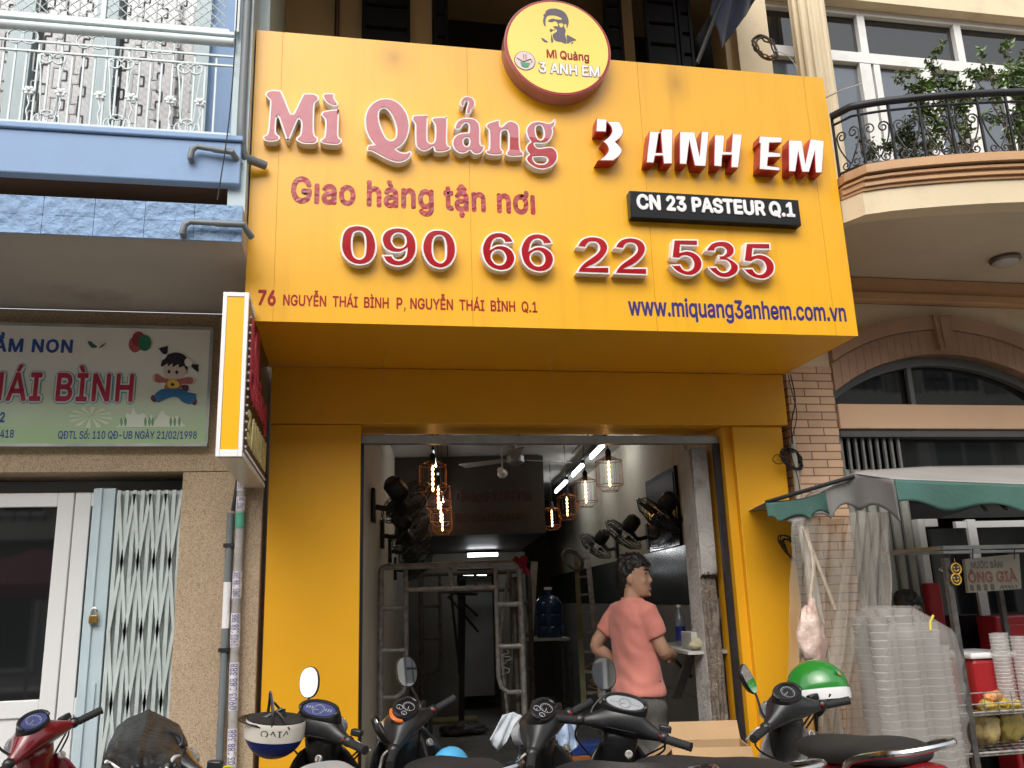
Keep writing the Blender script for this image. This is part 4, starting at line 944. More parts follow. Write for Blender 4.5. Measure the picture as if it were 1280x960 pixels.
# iron railing with C scrolls
P3 = curve_path([V((x, y, 0)) for x, y in plan[2:-1]], 4); P3 = [V((2.57, -.77, 0))]+P3
acc = [0]
for i in range(1, len(P3)): acc.append(acc[-1]+(P3[i]-P3[i-1]).length)
def on(s):
    for i in range(1, len(P3)):
        if acc[i] >= s: return P3[i-1].lerp(P3[i], (s-acc[i-1])/max(1e-9, acc[i]-acc[i-1]))
    return P3[-1].copy()
ZR0, ZR1 = 3.587, 3.955
rl = MB(); rl.tube([p+V((0, 0, ZR1)) for p in P3], .021, 10); b2 = MB()
rl.build('balcony_handrail', blackmetal, rh)
rl = MB()
for z in (ZR1-.055, ZR0+.02): rl.tube([p+V((0, 0, z)) for p in P3], .007, 6)
L_ = acc[-1]; npan = int(L_/.15)
def scroll(s0, s1, zc, r, hand):
    pts = []
    for k in range(15):
        a = k/14*math.pi*2.3; rr_ = r*(1-.55*k/14)
        pts.append((s0+hand*(r-rr_*math.cos(a)) , zc+rr_*math.sin(a)))
    return pts
for i in range(npan):
    s = i*.15; p = on(s)
    rl.bar(p+V((0, 0, ZR0)), p+V((0, 0, ZR1-.01)), .011, .011)
    if i % 1 == 0:
        c = s+.075
        for hand in (-1, 1):
            def W(ss, z): q_ = on(c+ss); return q_+V((0, -.001, z))
            top = [W(hand*(.002+.06*math.sin(t*math.pi*.5)**1 if t < 1 else .062), ZR0+.05+.17*t) for t in [k/6 for k in range(7)]]
            cx_, cz_ = .034, ZR0+.222
            spi = [W(hand*(cx_+(.03-.021*k/14)*math.cos(k/14*math.pi*2.6)), cz_+(.034-.024*k/14)*math.sin(k/14*math.pi*2.6)) for k in range(15)]
            rl.tube(top+spi, .0045, 5)
            rl.tube([W(hand*(.03+(.024-.016*k/12)*math.cos(math.pi-k/12*math.pi*2.4)), ZR0+.05+(.026-.018*k/12)*math.sin(-(k/12)*math.pi*2.4)) for k in range(13)], .004, 5)
rl.build('balcony_railing', blackmetal, rh, False)
# upper windows behind the balcony
wy = .35
b = MB(); b.box(2.62, XR, wy+.05, wy+.2, 3.45, 6.5)
b.build('upper_backing', mat('upper_dark', (.03, .03, .032), .6), rh, False)
UW = lambda px, py: at(px, py, wy)
zt_ = at(1100, 25, wy).z; ztr = at(1110, 85, wy).z
b = MB(); b.box(2.62, XR, wy-.12, wy+.04, zt_+.05, 6.6); b.build('upper_wall', cream, rh, False)
b = MB(); b.box(2.56, at(944, 60, wy).x, wy-.2, wy+.03, 3.6, 6.6); b.build('pilaster', cream, rh, False)
wf = mat('white_window_frame', (.68, .68, .66), .4, 0, .05, 4, dirt=(.45, .44, .4, .5), dscale=6)
b = MB(); b.box(2.64, XR, wy-.03, wy+.045, zt_, zt_+.048); b.box(2.64, XR, wy-.035, wy+.045, ztr, ztr+.085)
for px in (949, 1077, 1196): x = UW(px, 55).x; b.box(x-.03, x+.03, wy-.03, wy+.045, ztr+.087, zt_-.002)
for px, w_ in ((962, .02), (1087, .045), (1101, .025), (1163, .05), (1212, .06), (1262, .03)): x = UW(px, 140).x; b.box(x-w_, x+w_, wy-.032, wy+.045, 3.47, ztr-.002)
wfo = b.build('window_frame', wf, rh, False, bevel=.003)
b = MB(); b.box(2.66, XR, wy+.01, wy+.02, ztr+.087, zt_-.003); b.build('window_pane', glass_dark, wfo, False)
b = MB(); b.box(2.66, XR, wy+.01, wy+.02, 3.47, ztr-.003); b.build('window_pane', mat('grey_tinted_glass', (.13, .145, .17), .08, .35, .05, 1, spec=.8), wfo, False)
# fluted column
x0, x1 = at(1003, 10, -.02).x, at(1042, 10, -.02).x; cx = (x0+x1)/2-.02; cr0 = (x1-x0)/2
b = MB(); ring = []
for k in range(48): 
    a = 2*math.pi*k/48; f_ = cr0*(1 if k % 4 < 2 else .9); ring.append((math.cos(a)*f_, math.sin(a)*f_))
b.loft([[(cx+x, .08+y, z) for x, y in ring] for z in (3.6, 7)]); b.build('fluted_column', cream, rh, True, angle=20)
# ground floor front: folded steel shutter, door frames, dark inside
b = MB(); b.box(2.856, XR, .55, .65, 0, 2.6); b.box(2.856, XR, .2, .55, 2.42, 2.5); b.build('shop_inside', dark, rh, False)
shm = mat('grey_steel_slat', (.33, .34, .30), .45, .3, .12, 8, .08, 30, dirt=(.22, .22, .19, .5), dscale=9)
gx0, gx1 = 2.86, at(1140, 650, .05).x; n = 6; pw = (gx1-gx0)/n; b = MB()
for i in range(n):
    x = gx0+i*pw; b.prism([(x+.004, .05, 0), (x+pw*.5, .02, 0), (x+pw-.004, .05, 0), (x+pw-.004, .056, 0), (x+pw*.5, .028, 0), (x+.004, .056, 0)], (0, 0, 2.13))
b.build('folding_shutter', shm, rh, False)
b = MB()
for i in range(9): x = gx0+.012+i*(gx1-gx0)/9; b.box(x, x+.014, .03, .05, 2.05, 2.32)
for i in range(1, n): x = gx0+i*pw; b.bar((x, .035, .1), (x, .035, 2.12), .005, .004)
b.build('shutter_bar', mat('shutter_bar', (.17, .17, .16), .6, 0, .1, 5), rh, False)
b = MB(); b.box(gx0, XR, .0, .09, 2.322, 2.366); b.build('track', mat('track_grey', (.10, .10, .10), .5, .3), rh, False)
b = MB(); xa = at(1150, 690, .05).x; b.box(xa-.022, xa+.022, -.0, .06, 0, 1.83); b.box(xa+.023, xa+.11, .0, .05, 1.785, 1.83)
xb = at(1226, 735, .1).x; b.box(xb-.03, xb+.03, .09, .13, 0, 1.83); b.box(xb-.1, xb+.45, .1, .13, 1.78, 1.82); b.build('door_frame', whm, rh, False, bevel=.003)
b = MB(); b.ball(at(1176, 712, -.02), .016); b.build('door_knob', chrome, rh)
b = MB(); b.box(xa+.11, xb-.03, .11, .12, .1, 1.78); b.box(xb+.03, XR, .11, .12, .1, 1.78); b.box(gx1+.01, XR, .1, .11, 1.84, 2.32); b.build('shop_glass', glass_dark, rh, False)
lp = at(1255, 322, 0); lp = atz(1256, 322, 3.33)
cl = thing('ceiling_lamp', 'small round ceiling lamp under the curved cream balcony', 'lamp', lp)
b = MB(); b.lathe([(.085, -.001), (.088, -.02), (.078, -.03)], lp, (0, 0, 1), 28); b.build('rim', mat('lamp_bronze', (.16, .13, .11), .35, .6), cl)
b = MB(); b.lathe([(.074, -.0305), (.06, -.045), (.03, -.054), (.0, -.056)], lp, (0, 0, 1), 24); b.build('shade', mat('lamp_opal', (.5, .46, .42), .2, 0, .03, 4), cl)
# cables: coils and drops
def coil(c, r, n, label, m, nrm=(0, -1, 0), squash=1.25, seed=1, wr=.0045):
    rn = random.Random(seed); b = MB(); pts = []
    ax = V(nrm).normalized(); x = ax.orthogonal().normalized(); y = ax.cross(x)
    if abs(x.z) > abs(y.z): x, y = y, x
    for k in range(n*14):
        a = 2*math.pi*k/14; rr_ = r*(1+.14*math.sin(a*.37+k*.05)+rn.uniform(-.05, .05))
        pts.append(V(c)+x*(rr_*math.cos(a)*.8)+y*(rr_*squash*math.sin(a))+ax*rn.uniform(-.018, .018))
    b.tube(curve_path(pts, 3), wr, 5)
    return tag(b.build('cable_coil', m), label, 'cable coil', 'coils of spare cable')
wire_m = mat('old_cable', (.10, .075, .05), .6, 0, .3, 20)
coil(at(957, 60, -.68), .062, 7, 'brown coil of thin cable perched on the top edge of the big sign', wire_m, seed=2)
coil(at(990, 574, -.03), .055, 10, 'black tangled cable coil hanging on the corner of the right yellow pillar', black, seed=4)
coil(at(993, 688, -.03)+V((0, 0, .0)), .05, 6, 'small black cable coil low on the wall behind the plastic curtain', black, squash=2.0, seed=5)
b = MB(); b.tube(curve_path([at(988, 468, -.04), at(994, 500, -.04), at(989, 530, -.05), at(991, 555, -.06)]), .004, 5)
b.tube(curve_path([at(985, 468, -.04), at(990, 490, -.04), at(996, 520, -.05), at(988, 560, -.06), at(996, 592, -.05), at(1000, 612, -.06)]), .003, 5)
b.tube(curve_path([at(985, 575, -.06), at(972, 568, -.1), at(966, 575, -.1), at(974, 580, -.1), at(984, 576, -.06)]), .003, 5)
tag(b.build('hanging_cables', black), 'thin black cables running down the edge of the brick pillar to a coil', 'cable')
b = MB(); px = at(983, 600, -.02).x; b.tube([(2.535, -.02, 0), (2.535, -.02, 2.3)], .018, 10); tag(b.build('conduit', mat('cream_conduit', (.45, .42, .34), .5, 0, .1, 8)), 'cream conduit standing between the yellow pillar and the brick pillar', 'pipe')
b = MB(); b.tube(curve_path([at(968, 63, -.7), at(985, 70, -.72), at(996, 84, -.74), at(998, 88, -.74)]), .0025, 5); b.tube(curve_path([at(1032, 122, -.8), at(1055, 112, -.88), at(1077, 105, -.9)]), .004, 5)
tag(b.build('slack_cable', mat('pale_cable', (.4, .38, .34), .6)), 'thin pale cable slung from the sign to the curved balcony rail', 'cable')
# flag on the sign
fg = thing('flag', 'dark navy flag drooping from a leaning pole on top of the sign', 'flag', at(871, 78, -.6))
pa, pb = at(871, 79, -.6), at(906, -12, -.6)
b = MB(); b.tube([pa, pa+(pb-pa)*1.6], .012, 8); b.build('pole', blackmetal, fg)
fpts = [at(892, 12, -.6), at(888, 25, -.6), at(899, 64, -.6), at(912, 48, -.6), at(930, 22, -.6), at(944, 0, -.6), at(950, -30, -.6), at(905, -30, -.6)]
b = MB()
def flagfn(u, v):
    z = v
    top = at(900+50*u, -40, -.6); edge = [(890, 12), (899, 64), (914, 44), (932, 20), (950, -10)]
    f_ = u*4; i = min(3, int(f_)); e = (edge[i][0]+(edge[i+1][0]-edge[i][0])*(f_-i), edge[i][1]+(edge[i+1][1]-edge[i][1])*(f_-i))
    bt_ = at(e[0], e[1], -.6); p = top.lerp(bt_, v); p.y += .025*math.sin(u*14+v*2)*(.4+v)
    return p
b.sheet(flagfn, 24, 12); b.build('cloth', mat('navy_cloth', (.012, .016, .04), .75, 0, .2, 8, .1, 60, sheen=.2), fg, solid=.003)
# balcony plants
leafm = mat('leaf_green', (.10, .165, .04), .4, 0, .5, 9)
leafm2 = mat('leaf_dark', (.055, .095, .028), .5, 0, .4, 9)
def plant(name, label, base, stems, leaf, lm, seed, nleaf, pot=None, group='plants on the curved balcony', bare=.3, cat='plant', tips=None):
    rn = random.Random(seed); t = thing(name, label, cat, base, 0, group); st = MB(); lv = MB(); base = V(base)
    for (dx, dy, h, wv) in stems:
        tip = base+V((dx, dy, h)); mid = base+V((dx*.35+rn.uniform(-.04, .04), dy*.3, h*.55))
        path = curve_path([base+V((rn.uniform(-.02, .02), rn.uniform(-.02, .02), .0)), mid, tip], 8)
        st.tube(path, [.008*(1-.75*i/len(path)) for i in range(len(path))], 5)
        tw = []
        for k in range(5):
            o_ = path[int(len(path)*rn.uniform(bare, .95))]; e_ = o_+V((rn.gauss(0, wv), rn.gauss(0, wv*.7), rn.gauss(.03, wv*.6)))
            st.tube([o_, e_], [.0035, .0015], 4); tw.append((o_, e_))
        for k in range(nleaf):
            if rn.random() < .72:
                o_, e_ = rn.choice(tw); p = o_.lerp(e_, rn.uniform(.25, 1.08))
            else: p = path[int(len(path)*rn.uniform(bare, 1)*.999)]
            p = p+V((rn.gauss(0, .012), rn.gauss(0, .012), rn.gauss(0, .012)))
            d = V((rn.gauss(0, 1), rn.gauss(0, 1), rn.gauss(-.1, .6))).normalized(); s_ = leaf*rn.uniform(.6, 1.2)
            sd_ = d.cross(V((rn.gauss(0, 1), rn.gauss(0, 1), rn.gauss(1, .6)))).normalized()*s_*.3; nr = d.cross(sd_).normalized()*s_*.12
            lv.add([p, p+d*s_*.35+sd_+nr, p+d*s_, p+d*s_*.35-sd_+nr, p+d*s_*.4], [(0, 1, 4), (1, 2, 4), (2, 3, 4), (3, 0, 4)])
    st.build('stem', mat('bark_'+str(seed), (.10, .075, .05), .8, 0, .3, 20), t); lv.build('leaves', lm, t, False)
    if pot:
        (r, h, m) = pot; pb_ = base-V((0, 0, h)); b = MB()
        b.lathe([(r*.7, 0), (r*.95, h*.82), (r*1.06, h*.82), (r*1.06, h), (r*.92, h), (r*.9, h*.9), (0, h*.88)], pb_, (0, 0, 1), 20, False); b.build('pot', m, t)
    return t
terra = mat('terracotta', (.34, .11, .06), .75, 0, .2, 8, .1, 40)
def bal(px, py, dy=.12):
    p = at(px, py, -1.0+dy*.0); return p
zp = 3.587
def spot(px, dep): p = at(px, 150, dep); return V((p.x, dep, zp+.1))
greyp = mat('grey_pot', (.3, .29, .27), .8, 0, .15, 8)
plant('potted_shrub', 'tall loose green shrub spreading over the curved balcony rail', spot(1196, -.72), [(-.28, -.05, .62, .07), (-.12, 0, .72, .07), (-.38, -.05, .55, .06), (.04, 0, .66, .07), (-.2, .05, .48, .06), (.0, -.1, .5, .07)], (.036), leafm, 11, 190, (.09, .12, terra), bare=.45)
plant('potted_tree', 'tallest bushy tree at the right end of the curved balcony', spot(1262, -.62), [(-.12, 0, .9, .09), (.08, 0, .95, .09), (.22, 0, .8, .09), (-.26, -.05, .72, .08), (.3, .1, 1.0, .1), (.02, -.1, .6, .09)], (.040), leafm, 12, 260, (.1, .14, terra), bare=.35)
plant('potted_bush', 'low dark leafy bush behind the left end of the curved rail', spot(1137, -.72), [(-.1, 0, .22, .05), (.05, 0, .25, .05), (.15, .05, .22, .05), (-.02, 0, .28, .05), (-.17, 0, .16, .04)], .026, leafm2, 13, 260, (.08, .1, greyp), bare=.1)
plant('potted_herb', 'small feathery grey-green plant at the left corner of the balcony', spot(1082, -.76), [(-.05, 0, .13, .025), (.03, 0, .15, .025), (.07, 0, .12, .03), (-.01, 0, .1, .03)], .022, mat('leaf_grey', (.07, .10, .06), .6, 0, .3, 9), 14, 60, (.05, .08, greyp), bare=.1)
plant('potted_shoot', 'thin shoots in a small terracotta pot beside the pale green melon', spot(1176, -.90)-V((0, 0, .04)), [(.01, 0, .16, .03), (-.03, 0, .11, .03)], .03, leafm, 15, 14, (.05, .06, terra), bare=.3)
plant('potted_shoot', 'thin shoots in a wide terracotta pot between the small pot and the melon', spot(1208, -.95)-V((0, 0, .04)), [(.03, 0, .12, .03), (-.03, 0, .16, .03), (.0, 0, .2, .03)], .03, leafm, 16, 16, (.052, .06, terra), bare=.3)
plant('potted_fern', 'dark drooping plant low at the far right of the curved balcony', spot(1272, -.86)-V((0, 0, .02)), [(-.1, 0, .12, .04), (.05, 0, .16, .05), (.12, 0, .1, .05)], .045, leafm2, 17, 60, (.07, .08, greyp), bare=.1)
mp_ = at(1231, 180, -1.0); b = MB(); b.ball((mp_.x, -1.0, 3.587+.03), .036, .036, .03); tag(b.build('melon', mat('pale_gourd', (.42, .42, .24), .5, 0, .15, 14)), 'small pale green melon sitting on the balcony edge', 'melon')
# ------------------------------------------------------------------ motorbikes parked along the pavement
def paint(name, c): return mat(name, c, .22, 0, .06, 4, 0, 10, .5, coat=.6, dirt=tuple(.6*x+.06 for x in c)+(.35,), dscale=7)
satin = mat('satin_black', (.013, .013, .014), .33, 0, .2, 6, .03, 200, dirt=(.07, .065, .06, .4), dscale=9)
seatm = mat('seat_vinyl', (.016, .016, .017), .55, 0, .2, 10, .25, 220)
dialw = mat('dial_face', (.30, .31, .33), .3, 0, .1, 10); dialb = mat('dial_black', (.01, .01, .012), .2, 0, .1, 10)
tickm = mat('dial_mark', (.30, .31, .32), .4, var=0)
lens = mat('clear_lens', (.35, .36, .38), .06, .2, .1, 12); redlens = mat('red_lens', (.4, .01, .01), .1, 0, .1, 12); amber = mat('amber_lens', (.55, .18, .02), .12, 0, .1, 12)
HZ = 1.0
AX = V((0, .43, -.9)).normalized(); AXB = V((0, .33, .285)); RAX = V((0, -.89, .285))
def motorbike(label, head, yaw, lean, steer, cover, shield, body, dial='round', face=dialw, width=.165, mirrors=(1, -1), seat=seatm, accent=None, rail=True, bulge=1.0, mir=None, up=.13, sup=.08, edge=None, sc=.95):
    lean_m = M4.Rotation(R(yaw), 4, 'Z') @ M4.Rotation(-R(lean), 4, 'Y')
    base = V(head)-lean_m @ V((0, 0, (HZ+.03)*sc)); base.z = 0
    t = thing('motorbike', label, 'motorbike', base, R(yaw)); t.rotation_euler = (0, -R(lean), R(yaw)); t.scale = (sc,)*3; t['group'] = 'motorbikes parked before the shops'
    S = M4.Translation(V((0, 0, HZ))) @ M4.Rotation(-R(steer), 4, AX) @ M4.Translation(V((0, 0, -HZ)))
    def mb(st=False):
        m = MB(); m.T = S if st else None; return m
    def put(m, name, ma, par=None, **kw):
        o = m.build(name, ma, par or t, local=(par is None), **kw)
        if par is not None:
            o.matrix_parent_inverse = M4()
        return o
    w_ = width; UPW = M4.Translation(V((0, .03, up)))
    # steering head
    m = mb(True); z0 = HZ
    secs = [(-w_, -.035, z0-.012, .016, .016), (-w_*.78, -.03, z0-.004, .030, .026), (-w_*.52, -.012, z0+.006, .05*bulge, .042), (-w_*.30, .006, z0+.022, .08*bulge, .062), (0, .012, z0+.026, .09*bulge, .07)]
    secs = secs+[(-a, b_, c, d, e) for a, b_, c, d, e in secs[-2::-1]]
    m.loft([ell((x, y, z), (0, ry*.98, -ry*.2), (0, rz*.25, rz), 18, 2.5) for x, y, z, ry, rz in secs]); cv = put(m, 'handlebar_cover', cover, subsurf=1)
    m = mb(True); m.loft([ell(V((0, .022, z0+.0))+AX*d, (rx, 0, 0), (0, ry, ry*.4), 16, 2.6) for d, rx, ry in ((0, .088, .07), (.07, .075, .062), (.15, .075, .062), (.24, .07, .06))]); put(m, 'steering_neck', cover, subsurf=1)
    m = mb(True); m.loft([ell((0, y, z0+.016), (rx, 0, 0), (0, 0, rz), 18, 2.4) for y, rx, rz in ((.06, .085, .05), (.1, .08, .045), (.115, .06, .03), (.12, .01, .01))]); put(m, 'headlight', lens)
    N = V((0, -.66, .75)).normalized(); U = V((0, .75, .66)).normalized(); X = V((1, 0, 0)); DC = V((0, -.042, z0+.090))
    def plate(rx, ru, h0, h1, p=2.2, dx=0, du=0, n=28): 
        c = DC+X*dx+U*du
        return [ell(c+N*h0, X*rx, U*ru, n, p), ell(c+N*h1, X*rx*.97, U*ru*.97, n, p)]
    rx, ru = (.058, .040) if dial != 'wide' else (.080, .037)
    m = mb(True); m.loft([ell(DC-N*.05, X*rx*1.2, U*ru*1.25, 28, 2.3), ell(DC-N*.01, X*rx*1.22, U*ru*1.27, 28, 2.3), ell(DC+N*.004, X*rx*1.14, U*ru*1.16, 28, 2.3), ell(DC+N*.003, X*rx, U*ru, 28, 2.2)]); m.tube([DC+N*.008+X*rx*1.13*math.cos(a)+U*ru*1.13*math.sin(a) for a in [R(-25+k*10) for k in range(24)]], [.003]+[.008]*22+[.003], 8); put(m, 'dashboard', satin)
    dash = t.children[-1]
    if edge:
        m = mb(True); m.tube([DC-N*.012+X*rx*1.26*math.cos(a)+U*ru*1.3*math.sin(a) for a in [R(112+k*8) for k in range(14)]], [.003]+[.010]*12+[.004], 8); put(m, 'coloured_edge', edge, dash)
    m = mb(True); m.loft(plate(rx, ru, .004, .007, 1.9 if dial == 'wide' else 2.3)); put(m, 'dial_face', face, dash)
    m = mb(True)
    def ringd(dx, du, r, h): 
        c = DC+X*dx+U*du+N*h
        m.tube([c+X*r*math.cos(a)+U*r*math.sin(a) for a in [k*math.pi/12 for k in range(24)]], .0012, 5, True)
        for k in range(11):
            a = R(-40+k*26); m.bar(c+(X*math.cos(a)+U*math.sin(a))*r*.72, c+(X*math.cos(a)+U*math.sin(a))*r*.92, .0022, .0015, N)
        a = R(200); m.bar(c, c+(X*math.cos(a)+U*math.sin(a))*r*.75, .0025, .0015, N)
    if dial == 'multi': ringd(.012, -.008, .026, .009); ringd(-.020, .020, .015, .009); ringd(-.036, -.014, .012, .009)
    elif dial == 'wide': ringd(0, -.004, .026, .009); [m.bar(DC+X*rx*q+N*.009, DC+X*rx*(q+.06)+N*.009, .014, .002, N) for q in (-.75, -.6, -.45, .4, .55, .7)]
    else: ringd(0, 0, .030, .009)
    put(m, 'dial_marks', tickm, dash)
    for sg in (1, -1):
        g = mb(True); a, c = V((sg*w_*.9, -.035, z0-.012)), V((sg*(w_+.105), -.095, z0-.018))
        g.tube([a, a.lerp(c, .3)], .011, 8); hb = put(g, 'handlebar', chrome)
        g = mb(True); n = 13; g.tube([a.lerp(c, .22+.78*k/n) for k in range(n+1)], [.0165+(.0018 if k % 2 else 0) for k in range(n)]+[.019], 12); put(g, 'grip', rubber)
        g = mb(True); q = a.lerp(c, .1); g.tube(curve_path([q+V((0, .03, .005)), a.lerp(c, .35)+V((sg*.0, .055, 0)), c+V((0, .06, -.012))], 4), .0055, 6); put(g, 'brake_lever', steel)
        g = mb(True); g.ball(q+V((0, -.002, .004)), .026, .024, .024, 10, 7); put(g, 'switch_box', satin)
    for sg in mirrors:
        (ox, oy, oz, sw) = (mir or {}).get(sg, (.03, .015, .205, 20))
        g = mb(True); p0 = V((sg*w_*.74, -.012, z0+.012)); p1 = V((sg*(w_*.74+ox), oy, z0+oz-.075)); cM = V((sg*(w_*.74+ox+.012), oy+.004, z0+oz))
        g.tube(curve_path([p0, p0.lerp(p1, .35)+V((sg*.01, 0, 0)), p1, cM+V((0, .02, -.02))], 5), .0055, 7); g.ball(p0, .012)
        st = put(g, 'mirror', satin); st_m = g
        nM = V((-sg*math.sin(R(sw)), -math.cos(R(sw)), .13)).normalized(); xM = nM.cross(V((0, 0, 1))).normalized(); uM = xM.cross(nM).normalized()
        tl = R(18)*sg; x2 = xM*math.cos(tl)+uM*math.sin(tl); u2 = -xM*math.sin(tl)+uM*math.cos(tl)
        g = mb(True); g.loft([ell(cM-nM*d, x2*rx*.052, u2*rx*.068, 22, 2.3) for d, rx in ((-.004, .99), (.004, 1.0), (.02, .8), (.028, .3))]); put(g, 'mirror_shell', satin, st)
        g = mb(True); g.loft([ell(cM+nM*.0045, x2*.048, u2*.064, 22, 2.3), ell(cM+nM*.006, x2*.048, u2*.064, 22, 2.3)]); put(g, 'mirror_glass', mirror, st)
    # cables, key switch, master cylinder and panel seam on the steering head
    for k, sg in enumerate((1, 1, -1)):
        g = mb(True); q = V((sg*w_*.95, .0, z0-.02)); g.tube(curve_path([q, q+V((sg*.015, .06, -.03-.02*k)), V((sg*.09, .10, z0-.13-.02*k)), V((sg*.03, .06, z0-.20))], 6), .0042, 6); put(g, 'control_cable', rubber)
    g = mb(True); g.box(w_*.86, w_*.86+.05, .0, .035, z0+.006, z0+.034); put(g, 'brake_reservoir', satin, bevel=.006)
    g = mb(True); g.lathe([(.016, 0), (.016, .012), (.012, .014), (.004, .012)], V((.045, -.052, z0-.10)), (0, -1, .2), 14); g.bar(V((.045, -.066, z0-.085)), V((.045, -.068, z0-.115)), .004, .012); put(g, 'ignition_lock', steel)
    g = mb(True); g.tube([p+V((0, -.002, 0)) for p in ell(V((0, .016, z0-.012)), (w_*.62, 0, 0), (0, .088*bulge, 0), 28, 2.4)], .0016, 4, True); put(g, 'panel_seam', rubber)
    g = mb(True); g.box(w_*.85, w_*.91, -.066, -.059, z0-.006, z0+.001); put(g, 'switch_button', redlens)
    # fork, front wheel, fender
    g = mb(True)
    for sg in (1, -1): g.tube([V((sg*.06, .12, .70)), V((sg*.07, AXB.y, AXB.z))], [.018, .022], 8)
    put(g, 'fork', steel)
    def wheel(c, st, nm):
        g = mb(st); g.torus(c, (1, 0, 0), .236, .042, 32, 10); ty = put(g, nm, rubber)
        g = mb(st); g.lathe([(.205, -.02), (.212, -.026), (.212, .026), (.205, .02), (.2, 0)], c, (1, 0, 0), 32, False); g.lathe([(.045, -.045), (.045, .045)], c, (1, 0, 0), 16)
        for k in range(10):
            a = k*math.pi/5; g.bar(c+V((0, .04*math.cos(a), .04*math.sin(a))), c+V((0, .207*math.cos(a), .207*math.sin(a))), .012, .012)
        put(g, 'rim', alu, ty)
    wheel(AXB, True, 'front_wheel'); wheel(RAX, False, 'rear_wheel')
    g = mb(True); g.loft([ [AXB+V((sx*(.062-.02*abs(sx)**4), rr*math.cos(a), rr*math.sin(a))) for sx, rr in ((-1, .265), (-.7, .292), (0, .30), (.7, .292), (1, .265), (.9, .258), (0, .285), (-.9, .258))] for a in [R(8+k*15) for k in range(10)]]); put(g, 'front_fender', body, angle=60)
    # leg shield and spine
    g = mb(); g.T = M4.Translation(V((0, 0, sup))); g.loft([[V((x*hw, cy-bow*x*x-(th if s_ else 0), z)) for x, s_ in [(-1, 0), (-.6, 0), (0, 0), (.6, 0), (1, 0), (1, 1), (.6, 1), (0, 1), (-.6, 1), (-1, 1)]]
                      for z, hw, cy, bow, th in ((.86, .07, .125, .03, .03), (.82, .12, .13, .05, .03), (.70, .19, .15, .08, .028), (.55, .21, .16, .10, .026), (.42, .20, .15, .10, .024), (.33, .15, .12, .08, .02))])
    ls_ = put(g, 'leg_shield', shield, subsurf=1)
    if accent:
        g = mb(); g.tube(curve_path([V((-.205, .06, .52)), V((-.17, .06, .66)), V((-.09, .07, .75)), V((.09, .07, .75)), V((.17, .06, .66)), V((.205, .06, .52))], 6), .006, 6); put(g, 'shield_trim', accent, ls_)
    g = mb(); g.loft([ell((0, y, z), (rx, 0, 0), (0, 0, rz), 16, 2.6) for y, z, rx, rz in ((.12, .72, .06, .10), (.02, .60, .07, .10), (-.12, .50, .075, .10), (-.28, .52, .09, .13), (-.42, .56, .11, .15))]); put(g, 'body_spine', shield, subsurf=1)
    g = mb(); g.T = UPW; g.loft([ell((0, y, z), (rx, 0, 0), (0, 0, rz), 18, 2.7) for y, z, rx, rz in ((-.2, .6, .075, .12), (-.36, .6, .12, .14), (-.6, .63, .145, .115), (-.85, .69, .14, .085), (-1.04, .745, .10, .055), (-1.12, .765, .05, .03))]); put(g, 'tail_body', body, subsurf=1)
    g = mb(); g.T = UPW; g.loft([ell((0, y, z), (rx, 0, 0), (0, rz*.1, rz), 18, 2.6) for y, z, rx, rz in ((-.16, .725, .05, .025), (-.22, .745, .09, .035), (-.36, .752, .12, .04), (-.56, .765, .135, .042), (-.70, .79, .135, .045), (-.88, .81, .12, .042), (-.99, .815, .09, .03), (-1.02, .812, .05, .02))]); put(g, 'seat', seat, subsurf=1)
    g = mb(); g.T = UPW; g.loft([ell((0, y, z), (rx, 0, 0), (0, 0, rz), 14, 2.4) for y, z, rx, rz in ((-1.06, .725, .085, .04), (-1.12, .735, .075, .035), (-1.145, .74, .04, .02))]); put(g, 'tail_light', redlens)
    if rail:
        g = mb(); g.T = UPW; g.tube(curve_path([V((-.135, -.72, .735)), V((-.15, -.84, .80)), V((-.13, -1.02, .845)), V((-.07, -1.10, .855)), V((.07, -1.10, .855)), V((.13, -1.02, .845)), V((.15, -.84, .80)), V((.135, -.72, .735))], 5), .0125, 8); put(g, 'grab_rail', chrome)
    g = mb(); g.box(-.11, .11, -.42, -.05, .25, .47); g.ball((0, -.02, .36), .1, .09, .09); put(g, 'engine', steel, bevel=.02)
    g = mb(); g.tube([V((.12, -.1, .27)), V((.14, -.45, .24)), V((.16, -.6, .27)), V((.17, -1.05, .38))], [.018, .02, .04, .045], 12); put(g, 'exhaust', chrome)
    g = mb(); g.tube([V((-.2, -.28, .27)), V((.2, -.28, .27))], .012, 8)
    for sg in (1, -1): g.tube([V((sg*.2, -.28, .27)), V((sg*.3, -.28, .275))], .018, 8)
    put(g, 'foot_peg', rubber)
    for sg in (1, -1):
        g = mb(); g.tube([V((sg*.125, -.84, .70)), V((sg*.125, RAX.y+.02, .31))], .022, 10); put(g, 'shock_absorber', steel)
        g = mb(); g.bar(V((sg*.09, -.35, .32)), V((sg*.09, RAX.y, RAX.z)), .03, .05); put(g, 'swing_arm', satin)
    g = mb(); g.loft([[RAX+V((sx*.06, rr*math.cos(a), rr*math.sin(a))) for sx, rr in ((-1, .27), (0, .30), (1, .27), (0, .288))] for a in [R(40+k*16) for k in range(10)]]); put(g, 'rear_fender', satin)
    g = mb(); sx = -.1; g.tube([V((-.09, -.3, .27)), V((-.09-.22*math.cos(R(50)), -.36, .02+.0))], .011, 8); put(g, 'side_stand', satin)
    bpy.context.view_layer.update(); t['steer'] = 0; del t['steer']
    t_m = M4.LocRotScale(base, t.rotation_euler, (sc,)*3)
    return t, t_m, S
